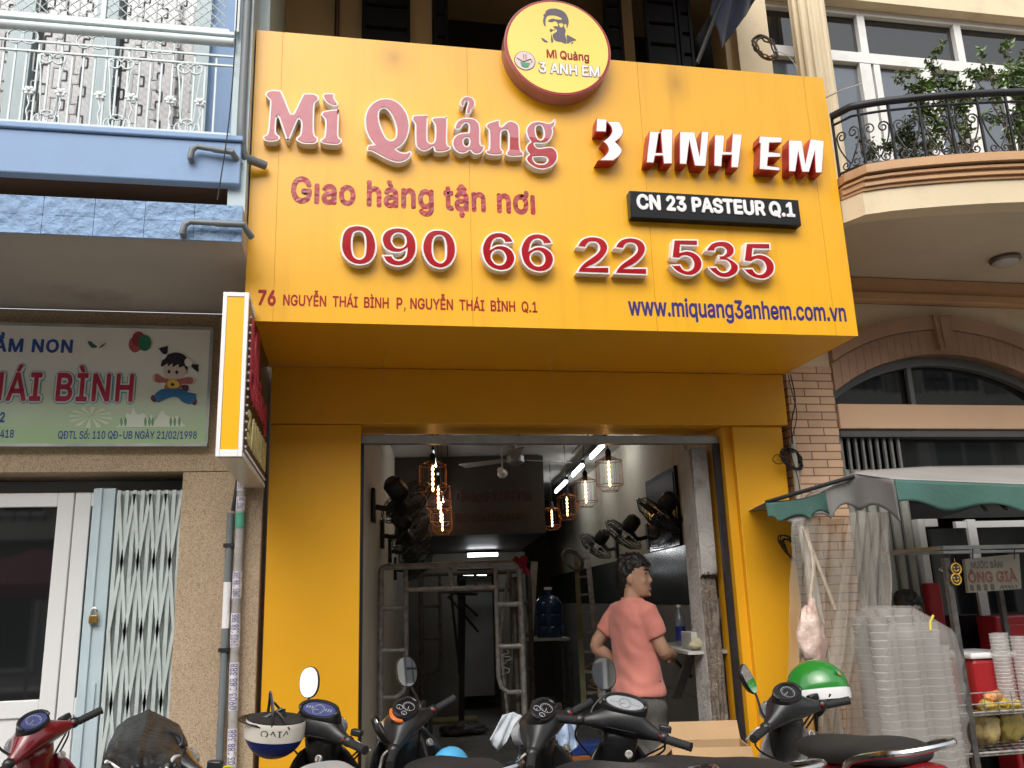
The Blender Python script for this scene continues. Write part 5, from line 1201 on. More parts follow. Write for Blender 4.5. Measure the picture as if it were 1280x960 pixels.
redp = paint('wine_red_paint', (.16, .006, .012)); redp2 = paint('bright_red_paint', (.33, .008, .015)); blackp = paint('black_paint', (.01, .01, .011)); whitep = paint('pearl_white_paint', (.55, .54, .52)); orangep = paint('orange_paint', (.6, .14, .02)); greyp2 = paint('dark_grey_paint', (.035, .036, .038)); silv = paint('silver_paint', (.33, .32, .31))
blueface = mat('dial_blue', (.05, .06, .16), .2, 0, .3, 14)
A_, mA, sA = motorbike('wine red motorbike with a blue dial, parked at the white glazed doors', atz(45, 912, .99), 12, 8, 42, redp, redp, redp, 'round', blueface, mirrors=(-1,))
B_, mB, sB = motorbike('grey and black motorbike half hidden under a black raincoat', atz(206, 955, .96), 10, 7, -25, greyp2, blackp, blackp, 'round', dialb, mirrors=())
C_, mC, sC = motorbike('black motorbike with a silver seat front and a blue helmet hanging from it', atz(400, 900, .99), 2, 4, -32, satin, satin, whitep, 'wide', blueface, mirrors=(-1,), seat=mat('light_seat', (.42, .42, .42), .4, 0, .05, 8), mir={-1: (-.03, .015, .185, -8)})
D_, mD, sD = motorbike('black scooter with orange dash edge, round gauges and chrome trimmed leg shield', atz(506, 897, .985), 12, 8, 40, satin, blackp, orangep, 'multi', dialb, accent=chrome, sup=.15, edge=orangep, mir={1: (.03, .015, .19, 25), -1: (.02, -.02, .09, 40)})
E_, mE, sE = motorbike('dark grey motorbike with pale cloths hung under its handlebar', atz(676, 898, .99), 13, 8, 34, satin, greyp2, greyp2, 'multi', dialb, mirrors=())
F_, mF, sF = motorbike('black motorbike with a wide silver dash in front of the man in pink', atz(776, 893, .99), 14, 3, -36, satin, satin, blackp, 'wide', dialw, width=.18, mirrors=(-1,), mir={-1: (-.04, .015, .19, 0)})
G_, mG, sG = motorbike('silver and bright red motorbike with a chrome grab rail and green helmet', atz(982, 874, 1.0), -3, 7, 14, satin, silv, redp2, 'round', dialb, mirrors=(-1,), mir={-1: (-.0, .015, .19, 35)}, up=.16)

# helmets
def helmet(label, c, rot, shell, brim, txt=None, tm=None, strap=None, sc=1):
    t = thing('helmet', label, 'helmet', c, 0, 'helmets left on the motorbikes'); t.rotation_euler = rot; t.scale = (sc,)*3
    b = MB(); n = 28; rings = []
    for k in range(11):
        a = math.pi/2*k/10
        rings.append(ell((0, 0, .125*math.cos(math.pi/2-a) if False else .128*math.sin(a)), (.112*math.cos(a)+.0008, 0, 0), (0, .135*math.cos(a)+.0008, 0), n, 2.1))
    b.loft([ell((0, 0, -.035), (.109, 0, 0), (0, .132, 0), n, 2.1)]+rings); sh_ = b.build('shell', shell, t, local=True)
    b = MB(); b.loft([ell((0, 0, -.05), (.111, 0, 0), (0, .134, 0), n, 2.1), ell((0, 0, -.03), (.1145, 0, 0), (0, .1375, 0), n, 2.1), ell((0, 0, -.004), (.1135, 0, 0), (0, .1365, 0), n, 2.1)], False); b.build('rim', brim, t, local=True)
    b = MB(); b.loft([ell((0, 0, -.052), (.106, 0, 0), (0, .129, 0), n, 2.1), ell((0, 0, -.045), (.09, 0, 0), (0, .11, 0), n, 2.1), ell((0, 0, .02), (.06, 0, 0), (0, .08, 0), n, 2.1)]); b.build('lining', rubber, t, local=True)
    b = MB(); b.sheet(lambda u, v: V(((u-.5)*.19, .128+.045*v*(1-(2*u-1)**2*.55)-.05*(2*u-1)**2, -.035-.012*v)), 12, 4); b.build('peak', black, t, solid=.005, local=True)
    b = MB()
    for sg in (1, -1): b.tube(curve_path([V((sg*.105, .03, -.03)), V((sg*.09, .03, -.10)), V((sg*.02, .04, -.165))], 5), .007, 6); b.tube(curve_path([V((sg*.105, -.05, -.03)), V((sg*.09, .0, -.09)), V((sg*.085, .025, -.105))], 5), .006, 6)
    b.build('strap', black, t, local=True)
    if txt:
        for (body, a0, a1, h0, h1, m) in txt:
            me = font_mesh(body); xs = [q.co.x for q in me.vertices]; ys = [q.co.y for q in me.vertices]
            for q in me.vertices:
                u = (q.co.x-min(xs))/(max(xs)-min(xs)); v = (q.co.y-min(ys))/(max(ys)-min(ys)); an = R(a0+(a1-a0)*u); z = h0+(h1-h0)*v
                k = math.sqrt(max(.02, 1-(z/.128)**2)) if z > 0 else 1.02
                q.co = V((.1125*1.02*k*math.sin(an), -.1355*1.02*k*math.cos(an), z*1.02))
            o = link('lettering', me, m, sh_, True)
    return t
blu = mat('helmet_blue', (.012, .022, .15), .35, 0, .1, 5, 0, 1, .5); crm = mat('helmet_cream', (.62, .58, .50), .35, 0, .06, 5)
hc = at(344, 912, -.72)
h = helmet('dark blue and cream helmet hanging upside down from a handlebar', hc, (R(176), R(10), R(-80)), blu, crm, [('VIVO', 68, 122, -.026, .002, mat('helmet_print', (.02, .02, .03), .5, var=0))], sc=.88)
b = MB(); b.loft([ell((0, 0, z), (.1155*k, 0, 0), (0, .1385*k, 0), 28, 2.1) for z, k in ((-.035, 1.0), (.0, 1.0), (.03, .985))], False); b.build('cream_band', crm, h, local=True)
b = MB(); b.tube([hc+V((-.06, 0, .04)), at(353, 886, -.70)], .008, 6); b.tube([hc+V((.03, .02, .04)), at(355, 886, -.70)], .008, 6); b.build('strap', black, h)
grn = mat('helmet_green', (.02, .20, .025), .2, 0, .06, 4, 0, 1, .5, coat=.5)
gc = at(1022, 862, -.84)
h = helmet('glossy green helmet with white rim sitting on the handlebar of the red motorbike', gc, (R(-6), R(10), R(60)), grn, mat('helmet_white', (.7, .7, .7), .35, 0, .05, 5))
for k, (cx, cz, r_, c_) in enumerate(((0, .052, .016, (.55, .45, .05)), (-.012, .058, .012, (.05, .25, .5)), (.012, .046, .011, (.6, .2, .3)))):
    b = MB(); a = R(-38)+cx*8; q = V((.115*math.sin(a)*.93, -.139*math.cos(a)*.93, cz)); b.ball(q, r_, r_*.3, r_*.7); b.build('emblem', mat('emblem_'+'abc'[k], c_, .4, var=0), h, local=True)
link_t = [('Vui', -50, -22, .022, .034, mat('helmet_print_white', (.75, .75, .75), .4, var=0))]
skyb = mat('helmet_sky', (.08, .36, .62), .3, 0, .08, 6)
lc = at(563, 962, -.75)
h = helmet('pale blue and white child helmet resting on a scooter seat', lc, (R(4), R(-4), R(150)), skyb, mat('helmet_pale', (.62, .66, .7), .35, 0, .08, 8), sc=.7)
# raincoat over the second motorbike
rn = random.Random(9)
rc_ = thing('raincoat', 'black raincoat with pale reflective piping thrown over a handlebar', 'raincoat', mB @ V((0, 0, .9)))
Ca, Cb, Cc, Cd = at(150, 908, -1.0), at(186, 888, -.92), at(232, 905, -.95), at(250, 930, -1.1)
b = MB()
prof = [(146, 908), (160, 897), (186, 886), (198, 892), (224, 906), (234, 926)]
low = [(128, 962), (152, 985), (178, 990), (200, 985), (215, 978), (226, 962)]
def rcf(u, v):
    f_ = u*5; i = min(4, int(f_)); k = f_-i; T_ = [prof[i][j]+(prof[i+1][j]-prof[i][j])*k for j in (0, 1)]; B0 = [low[i][j]+(low[i+1][j]-low[i][j])*k for j in (0, 1)]
    p = at(T_[0], T_[1], -1.2).lerp(at(B0[0], B0[1], -1.9), v**.7)
    p.y -= .10*math.sin(math.pi*min(1, v*1.2))*(.4+math.sin(u*math.pi)*.7)
    n_ = mnoise.noise(V((u*4+v*2.5, v*3-u, 2)))*.045+mnoise.noise(V((u*11-v*4, v*6+u*5, 5)))*.022
    p += V((.2, -1, .35))*n_*(.3+v)
    return p
b.sheet(rcf, 50, 36)
b.sheet(lambda u, v: rcf(u, 0).lerp(rcf(u, 0)+V((.03, .2, -.28-.06*math.sin(u*9))), v)+V((0, 0, .012*math.sin(u*17)*v)), 50, 10)
coat = b.build('coat', mat('raincoat_black', (.010, .010, .011), .38, 0, .2, 6, .35, 35), rc_, angle=180)
pp = []
for (u, v) in ((.02, .72), (.12, .66), (.22, .74), (.3, .95)): pp.append(rcf(u, v)+V((0, -.006, .002)))
qq = [rcf(u, v)+V((0, -.006, .002)) for (u, v) in ((.42, 1.0), (.55, .92), (.72, .72), (.86, .48), (.95, .40))]
b = MB(); b.tube(curve_path(pp, 6), .0055, 6); b.build('piping', mat('piping_white', (.6, .6, .6), .4, 0, .1, 20), coat); b = MB(); b.tube(curve_path(qq, 6), .0055, 6); b.build('piping', bpy.data.materials['piping_white'], coat)
# pale cloths on the grey motorbike
def cloth(label, tops, lows, Yt, Yb, m, seed):
    b = MB()
    def fn(u, v):
        f_ = u*(len(tops)-1); i = min(len(tops)-2, int(f_)); k = f_-i
        a = at(tops[i][0]+(tops[i+1][0]-tops[i][0])*k, tops[i][1]+(tops[i+1][1]-tops[i][1])*k, Yt); c = at(lows[i][0]+(lows[i+1][0]-lows[i][0])*k, lows[i][1]+(lows[i+1][1]-lows[i][1])*k, Yb)
        p = a.lerp(c, v); n_ = mnoise.noise(V((u*5, v*2, seed)))*.035+.012*math.sin(u*16+v*2)
        return p+V((0, -1, .2))*n_*(.3+v)
    b.sheet(fn, 24, 18); return tag(b.build('cloth_rag', m, angle=180, solid=.004), label, 'cloth', 'cloths hung on the grey motorbike')
cloth('pale grey cloth hanging on the left side of the grey motorbike', [(628, 894), (642, 890), (654, 896)], [(612, 925), (622, 940), (640, 918)], -.62, -.66, mat('rag_grey', (.42, .45, .48), .85, 0, .1, 12, .2, 60), 1)
cloth('pale blue patterned cloth hanging on the right side of the grey motorbike', [(690, 893), (706, 891), (718, 898)], [(694, 925), (712, 942), (724, 930)], -.58, -.62, mat('rag_blue', (.30, .38, .50), .85, 0, .45, 30, .2, 60), 2)
# ------------------------------------------------------------------ inside the shop: lamps, fans, picture
copper = mat('copper_wire', (.30, .13, .06), .35, .8, .2, 20)
bulbm = emit('filament_glow', (1, .50, .16), 9); tubem = emit('tube_glow', (.95, .97, 1), 12); tubem2 = emit('tube_glow_soft', (.9, .95, 1), 4)
def pendant(loc, label):
    t = thing('pendant_lamp', label, 'lamp', loc, 0, 'caged pendant lamps')
    b = MB(); b.cyl((0, 0, .155), (0, 0, 2.8-loc[2]), .003, 6); b.build('cord', black, t, local=True)
    b = MB(); b.lathe([(.018, .09), (.02, .15), (.012, .165), (.004, .17)], (0, 0, 0), n=12); b.build('socket', black, t, local=True)
    b = MB(); n = 14; r = .088
    P = lambda a, rr, z: V((rr*math.cos(a), rr*math.sin(a), z))
    for z, rr in ((.10, .055), (.085, r), (-.075, r), (-.115, .05)): b.tube([P(2*math.pi*k/24, rr, z) for k in range(24)], .0026, 5, True)
    for k in range(n):
        a = 2*math.pi*k/n; b.tube([P(a, .018, .12), P(a, .055, .10), P(a, r, .085), P(a, r, -.075), P(a, .05, -.115)], .0012, 4)
    b.build('cage', copper, t, local=True)
    b = MB()
    for k in range(5): b.ball((0, 0, .06-.032*k), .0095, .0095, .012, 8, 6)
    b.build('bulb', bulbm, t, local=True); b = MB(); b.tube([(0, 0, .085), (0, 0, .0), (0, 0, -.085)], .0035, 6); b.build('filament', bulbm, t, local=True)
    return t
for i, v in enumerate((.84, 1.82, 2.86, 3.98)): pendant(room(1.55, v, 2.235), 'copper caged pendant lamp in the right row, ' + ('nearest the door', 'second from the door', 'third from the door', 'deepest in the shop')[i])
for i, (px, py, v) in enumerate(((541, 598, .84), (548, 622, 1.7), (551, 640, 2.5), (553, 652, 3.2))): pendant(atr(px, py, v), 'copper caged pendant lamp in the left row, ' + ('nearest the door', 'second from the door', 'third from the door', 'deepest in the shop')[i])
def tube_lamp(a, c, label, w=.03, m=None):
    a, c = V(a), V(c); t = thing('tube_lamp', label, 'lamp', a.lerp(c, .5), 0, 'white tube lamps')
    b = MB(); b.bar(a+V((0, 0, .035)), c+V((0, 0, .035)), w*1.3, .03); b.build('housing', black, t, False)
    d = (c-a).normalized()*.02; b = MB(); b.tube([a+d, c-d], w*.5, 10); b.build('tube', m or tubem, t)
    return t
for i, (v0, v1) in enumerate(((2.3, 2.95), (3.4, 4.1), (4.55, 5.5))): tube_lamp(room(1.80, v0, 2.68), room(1.80, v1, 2.68), 'slanting white tube lamp along the right side of the ceiling, ' + ('nearest the door', 'middle of the three', 'deepest of the three'[:])[i])
b = MB(); b.bar(room(1.80, 2.2, 2.745), room(1.80, 5.7, 2.745), .035, .03); tag(b.build('lamp_rail', black), 'long black rail carrying three tube lamps under the ceiling', 'rail')
for i, (pa, pb, v) in enumerate((((541, 566), (545, 584), 2.2), ((547, 594), (549, 606), 2.7), ((551, 617), (554, 628), 3.1))):
    tube_lamp(atr(*pa, v), atr(*pb, v+.25), 'white tube lamp glimpsed behind the left row of pendants, ' + ('topmost', 'middle one', 'lowest')[i], .016)
tube_lamp(room(.72, 5.8, 1.985), room(1.12, 5.8, 1.985), 'bright horizontal white tube lamp at the back of the shop above the scaffold', .045)
tube_lamp(atr(577, 718.5, 6.3), atr(610, 718.5, 6.3), 'thin white tube lamp seen through the scaffold frame', .02, tubem2)
tube_lamp(atr(461, 722, 5.0), atr(484, 721, 5.0), 'thin short white tube lamp at the left behind the scaffold', .016, tubem2)
fanm = mat('fan_black', (.012, .012, .013), .4, 0, .2, 10)
def wall_fan(loc, rz, tilt, yawh, label, s=1.0):
    """fan on a wall whose outward normal is local -y"""
    t = thing('wall_fan', label, 'fan', loc, rz, 'black wall fans'); t.scale = (s, s, s)
    b = MB(); b.box(-.055, .055, -.03, 0, -.17, .07); b.build('wall_plate', fanm, t, local=True, bevel=.012)
    b = MB(); b.tube(curve_path([V((0, -.03, -.06)), V((0, -.12, -.07)), V((0, -.17, .0))], 5), .02, 8); b.build('bracket', fanm, t, local=True)
    Hm = M4.Translation(V((0, -.19, .04))) @ M4.Rotation(yawh, 4, 'Z') @ M4.Rotation(tilt, 4, 'X')
    b = MB(); b.T = Hm; b.lathe([(.04, .12), (.07, .09), (.075, .0), (.05, -.05)], (0, 0, 0), (0, 1, 0), 16); b.build('motor', fanm, t, local=True)
    b = MB(); b.T = Hm; n = 26
    for r, y in ((.20, -.08), (.205, -.10), (.14, -.15), (.07, -.165)): b.torus((0, y, 0), (0, 1, 0), r, .004, 28, 5)
    for k in range(n):
        a = 2*math.pi*k/n; P = lambda r, y: V((r*math.cos(a), y, r*math.sin(a)))
        b.tube([P(.06, -.165), P(.14, -.15), P(.20, -.10), P(.16, -.04), P(.06, -.03)], .0022, 4)
    b.lathe([(.06, -.17), (.055, -.175), (.001, -.176)], (0, 0, 0), (0, 1, 0), 16); b.build('cage', fanm, t, local=True)
    b = MB(); b.T = Hm
    for k in range(3):
        a0 = k*2*math.pi/3
        b.sheet(lambda u, v: V(((.04+.14*u)*math.cos(a0+(v-.5)*1.5*(.5+.5*u)), -.09+(v-.5)*.05, (.04+.14*u)*math.sin(a0+(v-.5)*1.5*(.5+.5*u)))), 5, 6)
    b.build('blades', mat('fan_blade', (.03, .035, .033), .3), t, local=True)
    return t
rwall = -RA-R(90)       # outward normal of the right wall points to -u
for (v, z, yh, lab) in ((.94, 1.99, R(-25), 'black wall fan on the right wall in front of the framed picture'), (2.12, 1.95, R(-30), 'black wall fan on the right wall, just beyond the framed picture'), (3.44, 1.94, R(-35), 'black wall fan deepest on the right wall')):
    wall_fan(room(2.098, v, z), rwall, R(48), yh, lab, .86)
lwall = -RA+R(90)
for (v, z, yh, s_, lab) in ((.75, 2.10, R(45), 1.05, 'black wall fan on the left wall nearest the door'), (1.6, 1.98, R(35), 1.0, 'second black wall fan from the door on the left wall'), (2.5, 1.92, R(30), 1.0, 'third black wall fan from the door on the left wall'), (3.3, 1.80, R(30), 1.0, 'deepest black wall fan on the left wall')):
    wall_fan(room(.002, v, z), lwall, R(42), yh, lab, s_*.86)
pic = thing('framed_picture', 'tall black framed dark glossy picture on the right wall', 'picture', room(2.09, 1.6, 2.05))
rbox(MB(), 2.075, 2.098, 1.16, 2.05, 1.775, 2.33).build('frame', black_gloss, pic, False, bevel=.004)
rbox(MB(), 2.070, 2.0745, 1.20, 2.01, 1.815, 2.29).build('print', mat('dark_print', (.05, .05, .05), .06, 0, .8, 4, spec=.8), pic, False)
b = MB()
rbox(b, 2.078, 2.0995, .845, .90, 1.80, 1.92); tag(b.build('switch_box', whiteplastic, smooth=False, bevel=.004), 'small white switch box on the right wall near the door', 'switch')
b = MB(); b.tube([room(2.085, .87, 2.79), room(2.085, .87, 1.925)], .009, 8); tag(b.build('wall_conduit', ceilm), 'pale conduit running down the right wall to the switch box', 'pipe')
cc_ = thing('security_camera', 'white dome camera hanging from the ceiling in the middle of the shop', 'camera', atr(628, 592, 2.6))
p = atr(628, 592, 2.6); b = MB(); b.cyl(p+V((0, 0, .02)), V((p.x, p.y, 2.8)), .008, 8); b.build('stem', ceilm, cc_)
b = MB(); b.ball(p, .045, .045, .04, 16, 10); b.tube([p+V((0, 0, 0)), p+V((-.03, -.07, .02))], [.032, .028], 12); b.build('head', whiteplastic, cc_)
cf = thing('ceiling_fan', 'dull ceiling fan with three long blades under the shop ceiling', 'ceiling fan', room(1.08, 2.5, 2.6))
p = room(1.08, 2.6, 2.62); b = MB(); b.cyl(p, V((p.x, p.y, 2.8)), .012); b.build('down_rod', alu, cf); b = MB(); b.lathe([(.03, .05), (.075, .03), (.08, -.02), (.03, -.05)], p, n=18); b.build('hub', alu, cf)
for k in range(3):
    a = R(20+120*k); d = V((math.cos(a), math.sin(a), 0)); sd_ = V((-d.y, d.x, .15)); b = MB(); b.prism([p+d*.09-sd_*.04, p+d*.55-sd_*.06, p+d*.55+sd_*.06, p+d*.09+sd_*.04], (0, 0, .006)); b.build('blade', mat('fan_cream', (.3, .29, .26), .5), cf, False)
# scaffold frames
def scaffold(u0, u1, v, ztop, label, z0=.03, lean=0, m=steel, r=.021):
    t = thing('scaffold_frame', label, 'scaffold', room((u0+u1)/2, v, 0), 0, 'steel scaffold frames')
    P = lambda u, z: room(u, v+lean*z, z)
    b = MB(); rr = .10
    b.tube([P(u0, z0), P(u0, ztop-rr*.3), P(u0+rr*.1, ztop-.008), P(u0+rr*.3, ztop), P(u1-rr*.3, ztop), P(u1-rr*.1, ztop-.008), P(u1, ztop-rr*.3), P(u1, z0)], r, 10); b.build('outer_tube', m, t)
    w = .165; zl = .86; zt_ = ztop-.155; r2 = r*.72
    b = MB(); b.tube([P(u0+w, zt_+.13), P(u0+w, zl+.1), P(u0+w*.9, zl+.035), P(u0+w*.62, zl), P(u0, zl)], r2, 8); b.build('inner_tube', m, t)
    b = MB(); b.tube([P(u1-w, zt_+.13), P(u1-w, zl+.1), P(u1-w*.9, zl+.035), P(u1-w*.62, zl), P(u1, zl)], r2, 8); b.build('inner_tube', m, t)
    b = MB(); b.tube([P(u0+w, zt_), P(u1-w, zt_)], r2, 8); b.build('cross_tube', m, t)
    b = MB(); b.tube([P((u0+u1)/2, zt_), P((u0+u1)/2, ztop)], r2, 8); b.build('cross_tube', m, t)
    for z in (1.15, 1.42):
        for a, c in ((u0, u0+w), (u1-w, u1)): b = MB(); b.tube([P(a, z), P(a+(c-a)*.3, z), P(a+(c-a)*.7, z), P(c, z)], [r*1.05, r*.75, r*.75, r*1.05], 8); b.build('rung', m, t)
    return t
scaffold(.03, .965, 1.2, 1.69, 'large paint-spattered steel scaffold frame just inside the doorway')
dsteel = mat('dark_steel', (.10, .095, .09), .5, .4, .35, 25)
scaffold(.25, 1.2, 3.0, 1.69, 'dark steel scaffold frame standing behind the nearer one', m=dsteel)
b = MB(); b.tube([room(.95, 1.25, 1.55), room(.96, 2.9, .4)], .012, 8); tag(b.build('brace_tube', steel), 'thin steel brace slanting down beside the near scaffold frame', 'tube', 'scaffold braces')
b = MB(); b.tube([atr(636, 712, 1.5), atr(625, 800, 1.5), atr(636, 905, 1.5)], .012, 8); tag(b.build('brace_tube', steel), 'bent steel rod leaning inside the right leg of the near scaffold', 'tube', 'scaffold braces')
b = MB(); b.tube([room(.94, 1.3, .02), room(.93, 1.3, 1.6)], .022, 8); tag(b.build('brace_tube', dsteel), 'dark upright tube standing behind the right leg of the near scaffold', 'tube', 'scaffold braces')
b = MB(); p = room(.95, 1.2, 1.70); b.sheet(lambda u, v: p+V((.09*(u-.3)+.01*math.sin(v*9), -.03+.02*math.sin(u*8+v*3), .03-.09*v*(.4+u)+.012*math.sin(u*13))), 10, 8); tag(b.build('rag', mat('red_rag', (.25, .01, .03), .8, 0, .3, 20), solid=.004), 'small dark red rag tied to the corner of the scaffold', 'rag')
b = MB(); rn = random.Random(5); pts = [atr(632+rn.uniform(-7, 7), 812+k*2.4, 1.15)+V((0, rn.uniform(-.02, .02), 0)) for k in range(14)]; b.tube(curve_path(pts, 4), .0025, 4); tag(b.build('string', mat('pale_string', (.4, .38, .34), .8)), 'tangle of pale string hanging on the right side of the scaffold', 'string')
# steel folding ladder / trestle
lad = thing('step_ladder', 'tall narrow steel ladder leaning behind the man in pink', 'ladder', room(1.32, 2.0, 0))
tl, tr, bl_, br = atr(720, 690, 2.6), atr(734, 688, 2.6), atr(730, 880, 2.0), atr(752, 880, 2.0)
ym = mat('yellow_rail', (.15, .145, .06), .5, .2, .25, 12)
for a, c, m in ((tl, bl_, ym), (tr, br, steel)): b = MB(); b.bar(a, c, .04, .025); b.build('rail', m, lad, False)
for k in range(8):
    f_ = .06+.125*k; b = MB(); b.bar(tl.lerp(bl_, f_), tr.lerp(br, f_), .022, .018); b.build('rung', steel, lad, False)
coil(atr(716, 700, 2.5), .075, 5, 'grey hose coil hanging on the top of the ladder', mat('grey_hose', (.16, .15, .14), .6), seed=8, wr=.008)
b = MB(); rn = random.Random(6); pts = [atr(738+rn.uniform(-9, 13), 822+k*3.6, 2.0) for k in range(14)]; b.tube(curve_path(pts, 4), .003, 4); tag(b.build('orange_cord', mat('orange_cord', (.35, .15, .03), .7)), 'tangled orange cord lying against the foot of the ladder', 'cord')
# water bottle on a stand, boards
ws = thing('side_table', 'narrow pale table in the dark behind the ladder', 'table', atr(686, 840, 3.4)); a = atr(662, 798, 3.4); c = atr(712, 797, 3.4); z = a.z
b = MB(); b.prism([a, c, c+V((.02, .35, 0)), a+V((.02, .35, 0))], (0, 0, -.025)); b.build('top', mat('pale_board', (.42, .40, .36), .6), ws, False)
for q in (a, c, c+V((.0, .3, 0)), a+V((0, .3, 0))): b = MB(); b.bar(V((q.x, q.y+.02, z-.026)), V((q.x, q.y+.02, .012)), .03, .03); b.build('leg', dsteel, ws, False)
wb = thing('water_bottle', 'large blue water cooler bottle on the narrow table', 'bottle', (a+c)/2+V((.04, .16, 0))); q = (a+c)/2+V((.04, .16, 0))
b = MB(); b.lathe([(.125, .0), (.13, .02), (.13, .09), (.122, .10), (.13, .11), (.13, .2), (.122, .21), (.13, .22), (.13, .30), (.09, .36), (.035, .38), (.035, .43)], q, n=24); b.build('body', mat('blue_bottle', (.012, .035, .09), .12, 0, .1, 5), wb); b = MB(); b.cyl(q+V((0, 0, .431)), q+V((0, 0, .455)), .038); b.build('cap', whiteplastic, wb)
# leaning planks at the back
for i, (pa, pb, v, m) in enumerate((((668, 702), (662, 800), 3.3, 'plank'), ((455, 720), (470, 880), 2.0, 'plank'), ((579, 725), (575, 832), 5.6, 'post'))):
    b = MB(); b.bar(atr(*pa, v), V((atr(*pb, v).x, atr(*pb, v).y, .015)) if i != 0 else atr(*pb, v), .06, .03); tag(b.build('plank', mat('plank_%d' % i, [(.30, .27, .22), (.10, .085, .07), (.03, .03, .03)][i], .7, 0, .2, 8), smooth=False), ['pale upright plank standing on the narrow table beside the blue bottle', 'dark plank leaning on the left wall inside the doorway', 'black post standing before the lit doorway at the back'][i], 'plank')
b = MB()
rbox(b, .66, 1.12, 7.6, 7.65, .2, 1.78); tag(b.build('back_door', mat('pale_back_door', (.42, .42, .40), .6), smooth=False), 'pale door panel in the room behind the scaffold', 'door')
bl0 = thing('easel_stand', 'black folding stand silhouetted before the pale back door', 'stand', atr(585, 830, 5.4))
for (pa, pb) in (((563, 735), (575, 840)), ((575, 728), (574, 842)), ((560, 745), (598, 790)), ((575, 750), (597, 770)), ((562, 742), (597, 743))): b = MB(); b.bar(atr(*pa, 5.4), atr(*pb, 5.4), .03, .03); b.build('strut', fanm, bl0, False)
gt_ = thing('glass_table', 'low dark glass-topped table behind the scaffold', 'table', atr(520, 850, 2.6)); a, c = atr(488, 838, 2.4), atr(545, 838, 2.4); zt2 = .62
b = MB(); b.box(a.x, c.x, a.y, a.y+.6, zt2-.02, zt2); b.build('top', mat('greenish_glass', (.06, .07, .03), .08, 0, .1, 5), gt_, False)
for x in (a.x+.04, c.x-.04):
    for y in (a.y+.04, a.y+.56): b = MB(); b.bar((x, y, .012), (x, y, zt2-.021), .03, .03); b.build('leg', fanm, gt_, False)
# floor clutter
q = atr(600, 900, .9); b = MB(); a, c = atz(520, 903, .045), atz(597, 899, .045); b.tube([a, c], .045, 14); tag(b.build('mat_roll', mat('olive_roll', (.28, .26, .10), .6, 0, .12, 6)), 'rolled olive yellow mat lying on the shop floor', 'roll')
def crumple(c, rx, ry, rz, seed, n=28, m=16):
    b = MB(); rings = []
    for i in range(m+1):
        t = max(.03, min(math.pi-.03, math.pi*i/m)); rg = []
        for j in range(n):
            a = 2*math.pi*j/n; d = V((math.sin(t)*math.cos(a), math.sin(t)*math.sin(a), -math.cos(t)))
            k = 1+.35*mnoise.noise(d*1.6+V((seed, 0, 0)))+.22*mnoise.noise(d*4+V((0, seed, 0)))+.1*mnoise.noise(d*9+V((0, seed, 3)))
            p = V(c)+V((d.x*rx*k, d.y*ry*k, d.z*rz*k)); p.z = max(p.z, c[2]-rz*.8); rg.append(p)
        rings.append(rg)
    return b.loft(rings)
film = mat('dark_film', (.05, .05, .052), .3, 0, .3, 10, .4, 30)
p = atz(578, 913, .06); tag(crumple((p.x, p.y, .07), .26, .14, .075, 1).build('plastic_sheet', mat('grey_film', (.10, .10, .10), .3, 0, .5, 14, .4, 30), angle=180), 'crumpled grey plastic sheet on the floor behind the scooter', 'plastic sheet')
p = room(1.75, .75, .2); tag(crumple((p.x, p.y, .20), .24, .2, .20, 2).build('sack', mat('grey_sack', (.16, .155, .15), .55, 0, .2, 8, .3, 30), angle=180), 'bulging grey plastic sack on the floor to the right of the man', 'sack')
p = room(1.35, 1.9, .1); tag(crumple((p.x, p.y, .13), .2, .2, .13, 3).build('dust_sheet', mat('dust_sheet', (.2, .2, .19), .8, 0, .2, 8), angle=180), 'heap of grey dust sheet at the foot of the ladder', 'cloth')
bx = thing('paint_tub', 'blue topped orange tub on the floor beside the man', 'tub', room(1.42, 1.5, .0)); q = room(1.42, 1.5, 0)
for (z0, z1, m) in ((.32, .42, mat('tub_orange', (.45, .15, .03), .5)), (.421, .49, mat('tub_blue', (.02, .06, .3), .4))): b = MB(); b.box(q.x-.14, q.x+.14, q.y-.1, q.y+.1, z0, z1); b.build('layer', m, bx, False, bevel=.01)
b = MB(); b.box(q.x-.16, q.x+.16, q.y-.12, q.y+.12, .013, .318); b.build('crate', dsteel, bx, False, bevel=.01)
lf = thing('paint_bucket', 'red and white bucket by the left pillar inside the doorway', 'bucket', room(.14, .55, 0)); q = room(.13, .5, .012)
b = MB(); b.lathe([(.09, .40), (.10, .58)], q, n=18); b.build('body', mat('bucket_red', (.35, .02, .015), .4), lf); b = MB(); b.lathe([(.105, .582), (.105, .60), (.08, .63), (0, .64)], q, n=18); b.build('lid', mat('lid_pale', (.34, .42, .38), .5), lf)
b = MB(); b.lathe([(.10, 0), (.11, .398)], q, n=18); b.build('stack', mat('carton_brown', (.12, .06, .03), .8), lf)
# shelf with bottle, plank and odds and ends at the right wall
sf = thing('wall_shelf', 'thin pale shelf on the right wall behind the man', 'shelf', room(1.95, .9, 1.13))
zs = 1.13
b = MB(); rbox(b, 1.83, 2.085, .27, 1.3, zs-.018, zs); b.build('board', mat('shelf_white', (.5, .49, .46), .5, 0, .1, 6), sf, False)
for v in (.45, 1.15):
    b = MB(); b.bar(room(2.08, v, zs-.22), room(1.9, v, zs-.02), .02, .02); b.build('bracket', dsteel, sf, False)
bt_ = thing('drink_bottle', 'clear plastic drink bottle with blue label on the shelf', 'bottle', room(1.93, .82, zs)); q = room(1.95, .85, zs+.001)
b = MB(); b.lathe([(.030, 0), (.033, .01), (.033, .15), (.03, .17), (.012, .215), (.012, .235)], q, n=16); b.build('body', mat('clear_pet', (.20, .22, .25), .08, 0, .1, 20, spec=.8), bt_)
